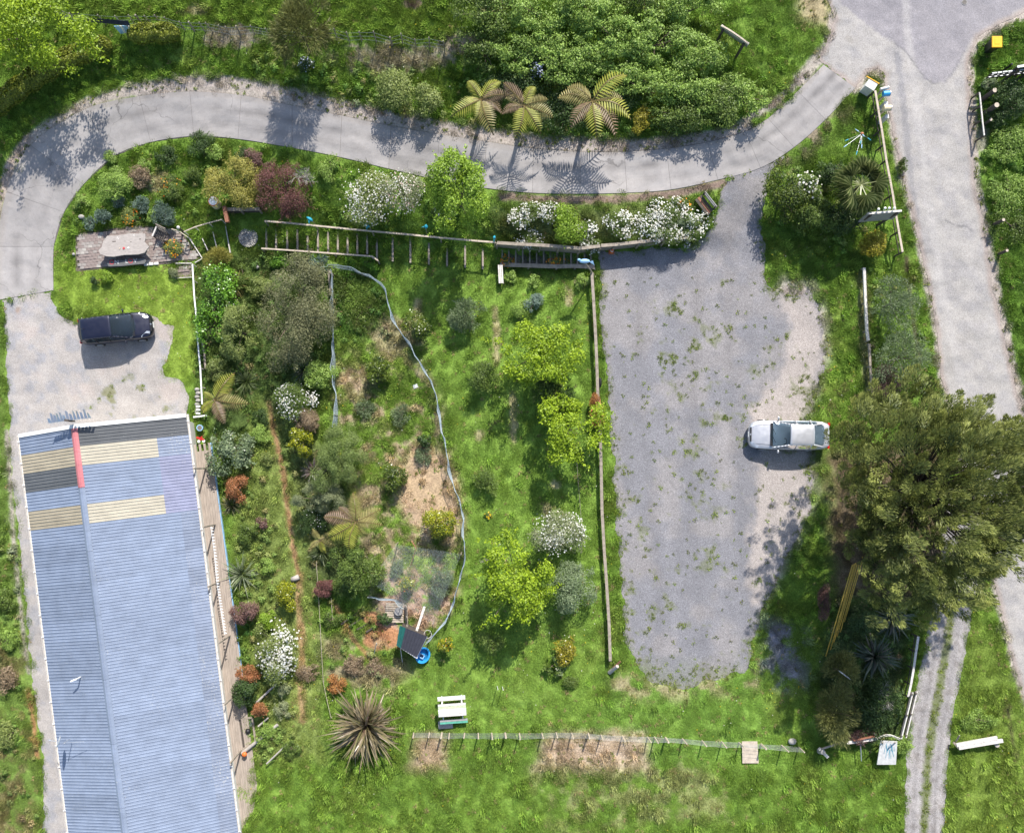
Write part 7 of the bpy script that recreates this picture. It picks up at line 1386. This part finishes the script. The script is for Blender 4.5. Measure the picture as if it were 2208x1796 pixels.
# letterboxes
def letterbox(label, p0, p1, r_, mat, z=1.15):
    a_ = A(p0[0], p0[1], z); b_ = A(p1[0], p1[1], z); t = thing('letterbox', label, 'letterbox', Vector((a_.x, a_.y, a_.z - z)), 'letterboxes at the road end of the fence'); MB().cyl(a_, b_, r_, n=16).build('body', MAT[mat], t, smooth=False); MB().cyl(b_, b_ + (b_ - a_).normalized() * .02, r_ * 1.06, n=16).build('lid', MAT['steel'], t)
    m_ = (a_ + b_) / 2; MB().beam(Vector((m_.x, m_.y, a_.z - z)), m_ - Vector((0, 0, r_)), .09, .09).build('post', MAT['pale_wood'], t)
letterbox('slim pale tube letterbox, uppermost at the fence end', (1898, 193), (1915, 189), .075, 'weather_white'); letterbox('blue drum letterbox, second from the top', (1904, 203), (1918, 202), .15, 'tub'); letterbox('cream and brown drum letterbox, lowest of the three', (1905, 234), (1920, 233), .16, 'cream')
for k, (x, y, lb) in enumerate([(1911, 223, 'pale square post top between the blue and the cream letterbox'), (1913, 251, 'pale square post top below the cream letterbox')]): q = A(x, y, .9); t = thing('timber_post', lb, 'post', Vector((q.x, q.y, q.z - .9))); MB().beam(Vector((q.x, q.y, q.z - .9)), q, .2, .2).build('post', MAT['chalk'], t)
q = A(1879, 183, .85); t = thing('meter_box', 'pale grey-green box with a yellow batten leaning on it by the driveway mouth', 'box', Vector((q.x, q.y, q.z - .85))); MB().box(q - Vector((0, 0, .4)), (.52, .46, .8), rz=-.55).build('cabinet', MAT['chalk'], t, bevel=.01); MB().box(q + Vector((0, 0, .02)), (.58, .50, .03), rz=-.55).build('lid', MAT['wall'], t); MB().beam(q + Vector((-.30, .45, .05)), q + Vector((.42, .02, .05)), .04, .04).build('batten', MAT['yellow'], t)
# wheelie bin
q = A(2151, 90, 1.05); b = Vector((q.x, q.y, q.z - 1.05)); t = thing('wheelie_bin', 'dark wheelie bin with a bright yellow lid on the verge right of the road', 'bin', b)
V = []
for z, w, d_ in ((0, .40, .42), (.95, .52, .56)): V += [b + Vector((sx * w / 2, sy * d_ / 2, z)) for sx, sy in ((-1, -1), (1, -1), (1, 1), (-1, 1))]
MB().add(V, [(3, 2, 1, 0), (0, 1, 5, 4), (1, 2, 6, 5), (2, 3, 7, 6), (3, 0, 4, 7), (4, 5, 6, 7)]).build('body', MAT['black'], t, bevel=.02); MB().box(b + Vector((0, 0, .99)), (.58, .64, .07)).build('lid', MAT['yellow'], t, bevel=.03); MB().box(b + Vector((0, 0, 1.03)), (.28, .28, .015)).build('lid_panel', MAT['yellow'], t, bevel=.005)
for s_ in (-1, 1): MB().cyl(b + Vector((s_ * .24, .28, .1)), b + Vector((s_ * .29, .28, .1)), .1, n=14).build('wheel', MAT['rubber'], t)
MB().cyl(b + Vector((-.2, .36, .95)), b + Vector((.2, .36, .95)), .018).build('handle', MAT['black'], t)
# black and white rails at the right edge, and posts
t = thing('chevron_barrier', 'black road barrier with white dashed rails at the right edge', 'barrier', G(2165, 160))
for j, (y0, y1, z) in enumerate(((160, 150, 1.5), (163.5, 153, 1.2), (168, 157, .9))):
    a_ = A(2136 - j * 4, y0, z); b_ = A(2240, y1 - 2, z); MB().beam(a_, b_, .05, .16).build('rail', MAT['black'], t)
    for k in range(9): q0 = a_.lerp(b_, (k + .15 + .2 * (j % 2)) / 9); q1 = a_.lerp(b_, (k + (.97 if j == 0 else .6) + .1 * (j % 2)) / 9); MB().beam(q0 + Vector((0, 0, .085)), q1 + Vector((0, 0, .085)), .07, .012).build('white_band', MAT['white'], t)
for x in (2150, 2205): q = G(x, 163); MB().beam(q, q + Vector((0, 0, 1.4)), .09, .09).build('post', MAT['black'], t)
board('sign_board', 'edge-on board with a white end right of the barrier', 'sign', (2193, 145), (2240, 138), 1.4, 1.9, .08, 'black', edge='white')
rail('rail_fence', 'short weathered rail right of the road beside the round posts', [(2112,200),(2115,228),(2118,258),(2122,293)], .8, .07, .06, 'weather_white', 'dark_wood')
for x, y, h_, r_, lb in ((2118,215,1.2,.13,'upper of two round bollard posts right of the road'),(2122,246,1.2,.14,'lower of two round bollard posts right of the road'),(2121,269,.7,.08,'short square-topped post below the round bollards'),(2141,485,1.0,.09,'lone round post on the right verge'),(2153,548,.8,.08,'small pale marker on the right verge')):
    q = G(x, y); t = thing('bollard', lb, 'post', q); MB().cyl(q, q + Vector((0, 0, h_)), r_, n=14).build('post', MAT['dark_wood'], t); MB().cyl(q + Vector((0, 0, h_)), q + Vector((0, 0, h_ + .02)), r_ * .95, n=14).build('cap', MAT['pale_wood'], t)
# shelter roof and blue wall in the top left
t = thing('shelter', 'small shelter with a near-black corrugated roof and light blue wall behind the hedge', 'shelter', G(235, 65)); z = t.location.z
cc_ = [P(193, 39, z + 1.9), P(276, 46, z + 1.9), P(281, 57, z + 1.55), P(187, 47, z + 1.55)]
for k in range(8):
    V = []
    for f, zz_ in ((k / 8, 0), ((k + .6) / 8, 0), ((k + .75) / 8, .03), ((k + .95) / 8, .03), ((k + 1) / 8, 0)): V += [cc_[0].lerp(cc_[1], f) + Vector((0, 0, zz_)), cc_[3].lerp(cc_[2], f) + Vector((0, 0, zz_))]
    MB().add(V, [(2 * i, 2 * i + 1, 2 * i + 3, 2 * i + 2) for i in range(4)]).build('roof_sheet', MAT['navy'], t)
for k in range(6): a_ = P(248 + k * 6, 57 - .3 * k, z + 1.45); MB().beam(a_, P(262 + k * 4, 73 - k * .6, z + .3), .12, .03).build('wall_board', MAT[('sky_blue', 'sky_blue', 'white')[k % 3]], t)
for x, y in ((195, 47), (275, 58)): MB().cyl(G(x, y), P(x - 1, y - 2, z + 1.6), .05).build('post', MAT['wood'], t)
# windmill-like flower ornament on the verge
q = G(1837, 308, 1.3); t = thing('garden_ornament', 'starburst of turquoise bottles on rods planted in the verge', 'ornament', G(1837, 308)); MB().cyl(q - Vector((0, 0, 1.3)), q, .03).build('pole', MAT['wood'], t); MB().ball(q, .1, 9, 6).build('hub', MAT['clay'], t, smooth=True)
for tx, ty in ((1847,281),(1862,293),(1875,301),(1858,317),(1847,331),(1822,316),(1825,303),(1856,308)):
    e = P(tx, ty, q.z + rnd.uniform(-.2, .3)); d_ = (e - q); MB().cyl(q, e, .005, n=5).build('rod', MAT['steel'], t); MB().cyl(e - d_.normalized() * .12, e + d_.normalized() * .1, .032, .014, 9).build('bottle', MAT['teal' if rnd.random() < .6 else 'sky_blue'], t)
# bamboo poles leaning out of the conifer
for k, (x0, y0, x1, y1, lb) in enumerate([(1780,1414,1838,1218,'leftmost bamboo pole of the bundle, reaching furthest down'),(1790,1400,1842,1216,'second bamboo pole from the left'),(1797,1385,1845,1214,'third bamboo pole from the left'),(1804,1372,1848,1216,'fourth bamboo pole from the left'),(1811,1362,1852,1218,'fifth bamboo pole from the left'),(1820,1340,1858,1212,'rightmost bamboo pole of the bundle')]):
    a_ = G(x0, y0, .05); b_ = A(x1, y1, 2.0); o = MB(); n_ = 9
    for j in range(n_): o.cyl(a_.lerp(b_, j / n_), a_.lerp(b_, (j + .94) / n_), .032, .030, 7); o.cyl(a_.lerp(b_, (j + .94) / n_), a_.lerp(b_, (j + 1) / n_), .036, .036, 7)
    tagp(o.build('bamboo_pole', MAT['bamboo']), lb + ' under the conifer', 'pole', 'bamboo poles leaning in the conifer')
q = A(1820, 1453, 1.5); t = thing('sail', 'thin pale blade shape sticking out of the feathery shrub', 'ornament', Vector((q.x, q.y, q.z - 1.5))); MB().beam(P(1809, 1446, q.z), P(1832, 1463, q.z), .05, .22).build('blade', MAT['white'], t); MB().cyl(Vector((q.x, q.y, q.z - 1.5)), q, .03).build('pole', MAT['steel'], t)
# lower right: gate boards beside the track, corner timbers, painted board, fallen beam
for (x0, y0, x1, y1, z, lb) in [(1977,1490,1953,1590,.7,'outer pale rail of the leaning gate section beside the track'),(1968,1492,1943,1592,.9,'inner dark rail of the leaning gate section beside the track')]:
    t = thing('gate', lb, 'gate', G((x0 + x1) / 2, (y0 + y1) / 2))
    for j in range(2): MB().beam(A(x0 - j * 3, y0, z - j * .25), A(x1 - j * 3, y1, z - j * .25), .07, .10).build('rail', MAT['weather_white' if j == 0 else 'wood'], t)
    for f in (.05, .5, .95): x = x0 + (x1 - x0) * f; y = y0 + (y1 - y0) * f; MB().beam(G(x, y), A(x, y, z + .1), .09, .09).build('post', MAT['dark_wood'], t)
for (x0, y0, x1, y1, z, w, m_, lb) in [(1772,1614,1820,1598,.5,.09,'pale_wood','pale pole running from the tree stump towards the lower gate'),(1826,1601,1896,1591,.6,.16,'weather_white','long grey beam lying at the lower gate'),(1840,1596,1890,1586,.75,.08,'brown_metal','thin brown rail above the long grey beam'),(1812,1590,1822,1602,.6,.07,'dark_wood','dark cross stick at the left end of the grey beam'),(1848,1586,1862,1604,.7,.06,'dark_wood','dark cross stick over the middle of the grey beam'),(1884,1580,1900,1598,.8,.08,'dark_wood','dark cross stick at the right end of the grey beam'),(1855,1600,1857,1640,.5,.03,'steel','thin steel rod running down below the grey beam')]:
    t = thing('timber_rail', lb, 'timber', G(x0, y0)); MB().beam(A(x0, y0, z), A(x1, y1, z), w, .09).build('beam', MAT[m_], t)
q = G(1768, 1618); t = thing('tree_stump', 'splintered pale stump at the lower left fence corner', 'stump', q); MB().cyl(q, q + Vector((-.1, .15, .7)), .2, .14, 9).build('trunk', MAT['pale_bark'], t); MB().beam(q + Vector((-.25, .3, .5)), q + Vector((.3, -.25, .4)), .16, .1).build('splinter', MAT['weather_white'], t)
q = G(1912, 1622, .5); t = thing('notice_board', 'tilted pale board with blue-green plant-like paint marks beside the track', 'board', G(1912, 1622)); v4 = [P(1899, 1596, q.z + .5), P(1935, 1598, q.z + .5), P(1932, 1648, q.z), P(1891, 1648, q.z)]
MB().add(v4 + [v - Vector((0, 0, .05)) for v in v4], [(3, 2, 1, 0), (4, 5, 6, 7), (0, 1, 5, 4), (1, 2, 6, 5), (2, 3, 7, 6), (3, 0, 4, 7)]).build('panel', MAT['chalk'], t); g = random.Random(3)
mb = MB(); n_ = (v4[1] - v4[0]).cross(v4[3] - v4[0]).normalized(); n_ = n_ if n_.z > 0 else -n_
for k in range(16):
    f0, h0 = .15 + .7 * g.random(), .1 + .3 * g.random(); f1, h1 = f0 + g.uniform(-.12, .12), h0 + g.uniform(.1, .4); pa = v4[0].lerp(v4[1], f0).lerp(v4[3].lerp(v4[2], f0), h0); pb_ = v4[0].lerp(v4[1], f1).lerp(v4[3].lerp(v4[2], f1), h1); mb.beam(pa + n_ * .008, pb_ + n_ * .008, .018, .006)
mb.build('painted_marks', MAT['teal'], t, kind='stuff')
for x in (1903, 1930): MB().cyl(G(x, 1604), A(x, 1600, .5 + .9), .04).build('leg', MAT['wood'], t)
t = thing('wire_coil', 'coil of pale hose draped over the lower gate beams', 'hose', G(1910, 1590)); MB().tube([A(1895 + k * 4.2, 1588 - 5 * math.sin(k * .35) + (k % 2), .95) for k in range(12)], .03).tube([A(1896 + k * 4.0, 1592 - 6 * math.sin(k * .33), .9) for k in range(12)], .02).build('hose', MAT['weather_white'], t)
t = thing('timber_rail', 'fallen weathered double beam on the grass right of the track', 'timber', G(2100, 1605))
for j in range(2): MB().beam(A(2062 + j * 5, 1606 + j * 6, .45), A(2150 + j * 12, 1590 + j * 6, .55), .20, .12).build('beam', MAT['weather_white'], t)
MB().beam(A(2056, 1600, .4), A(2068, 1614, .4), .1, .1).build('end_block', MAT['wood'], t); MB().cyl(G(2150, 1606), A(2150, 1606, .4), .13, n=12).build('post', MAT['pale_bark'], t); MB().beam(A(2069, 1585, .8), A(2060, 1600, .3), .06, .06).build('strut', MAT['wood'], t)
q = G(1707, 1597, .1); tagp(MB().ball(q, (.25, .2, .14), 9, 6).build('stone', MAT['stone'], None, smooth=True), 'pale brown stone beside the lower wire fence near the corner', 'stone')
t = thing('board_sheet', 'pale plywood sheet lying behind the lower wire fence', 'board', G(1617, 1620)); v4 = [P(1600, 1598, .15), P(1633, 1598, .15), P(1636, 1645, .10), P(1601, 1645, .10)]; MB().add(v4 + [v - Vector((0, 0, .03)) for v in v4], [(3, 2, 1, 0), (4, 5, 6, 7), (0, 1, 5, 4), (1, 2, 6, 5), (2, 3, 7, 6), (3, 0, 4, 7)]).build('sheet', MAT['pale_wood'], t)
for (x, y, lb) in [(558, 935, 'stepping stone beside the grey-green bush with a rusty tile'), (530, 1140, 'pale stone block in the garden left of the earth path')]: q = G(x, y, .06); tagp(MB().box(q, (.40, .16, .12), rz=.1).build('block', MAT['chalk'] if y > 1000 else MAT['clay'], bevel=.02), lb, 'block')
# manhole in the road seal
q = G(2079, 6, .03); t = thing('manhole_cover', 'round dark manhole cover in the road at the top edge', 'manhole cover', q); MB().cyl(q - Vector((0, 0, .03)), q, .16, n=20).build('frame', MAT['slate'], t); MB().cyl(q, q + Vector((0, 0, .008)), .13, n=20).build('lid', MAT['joint'], t)
#MARK4
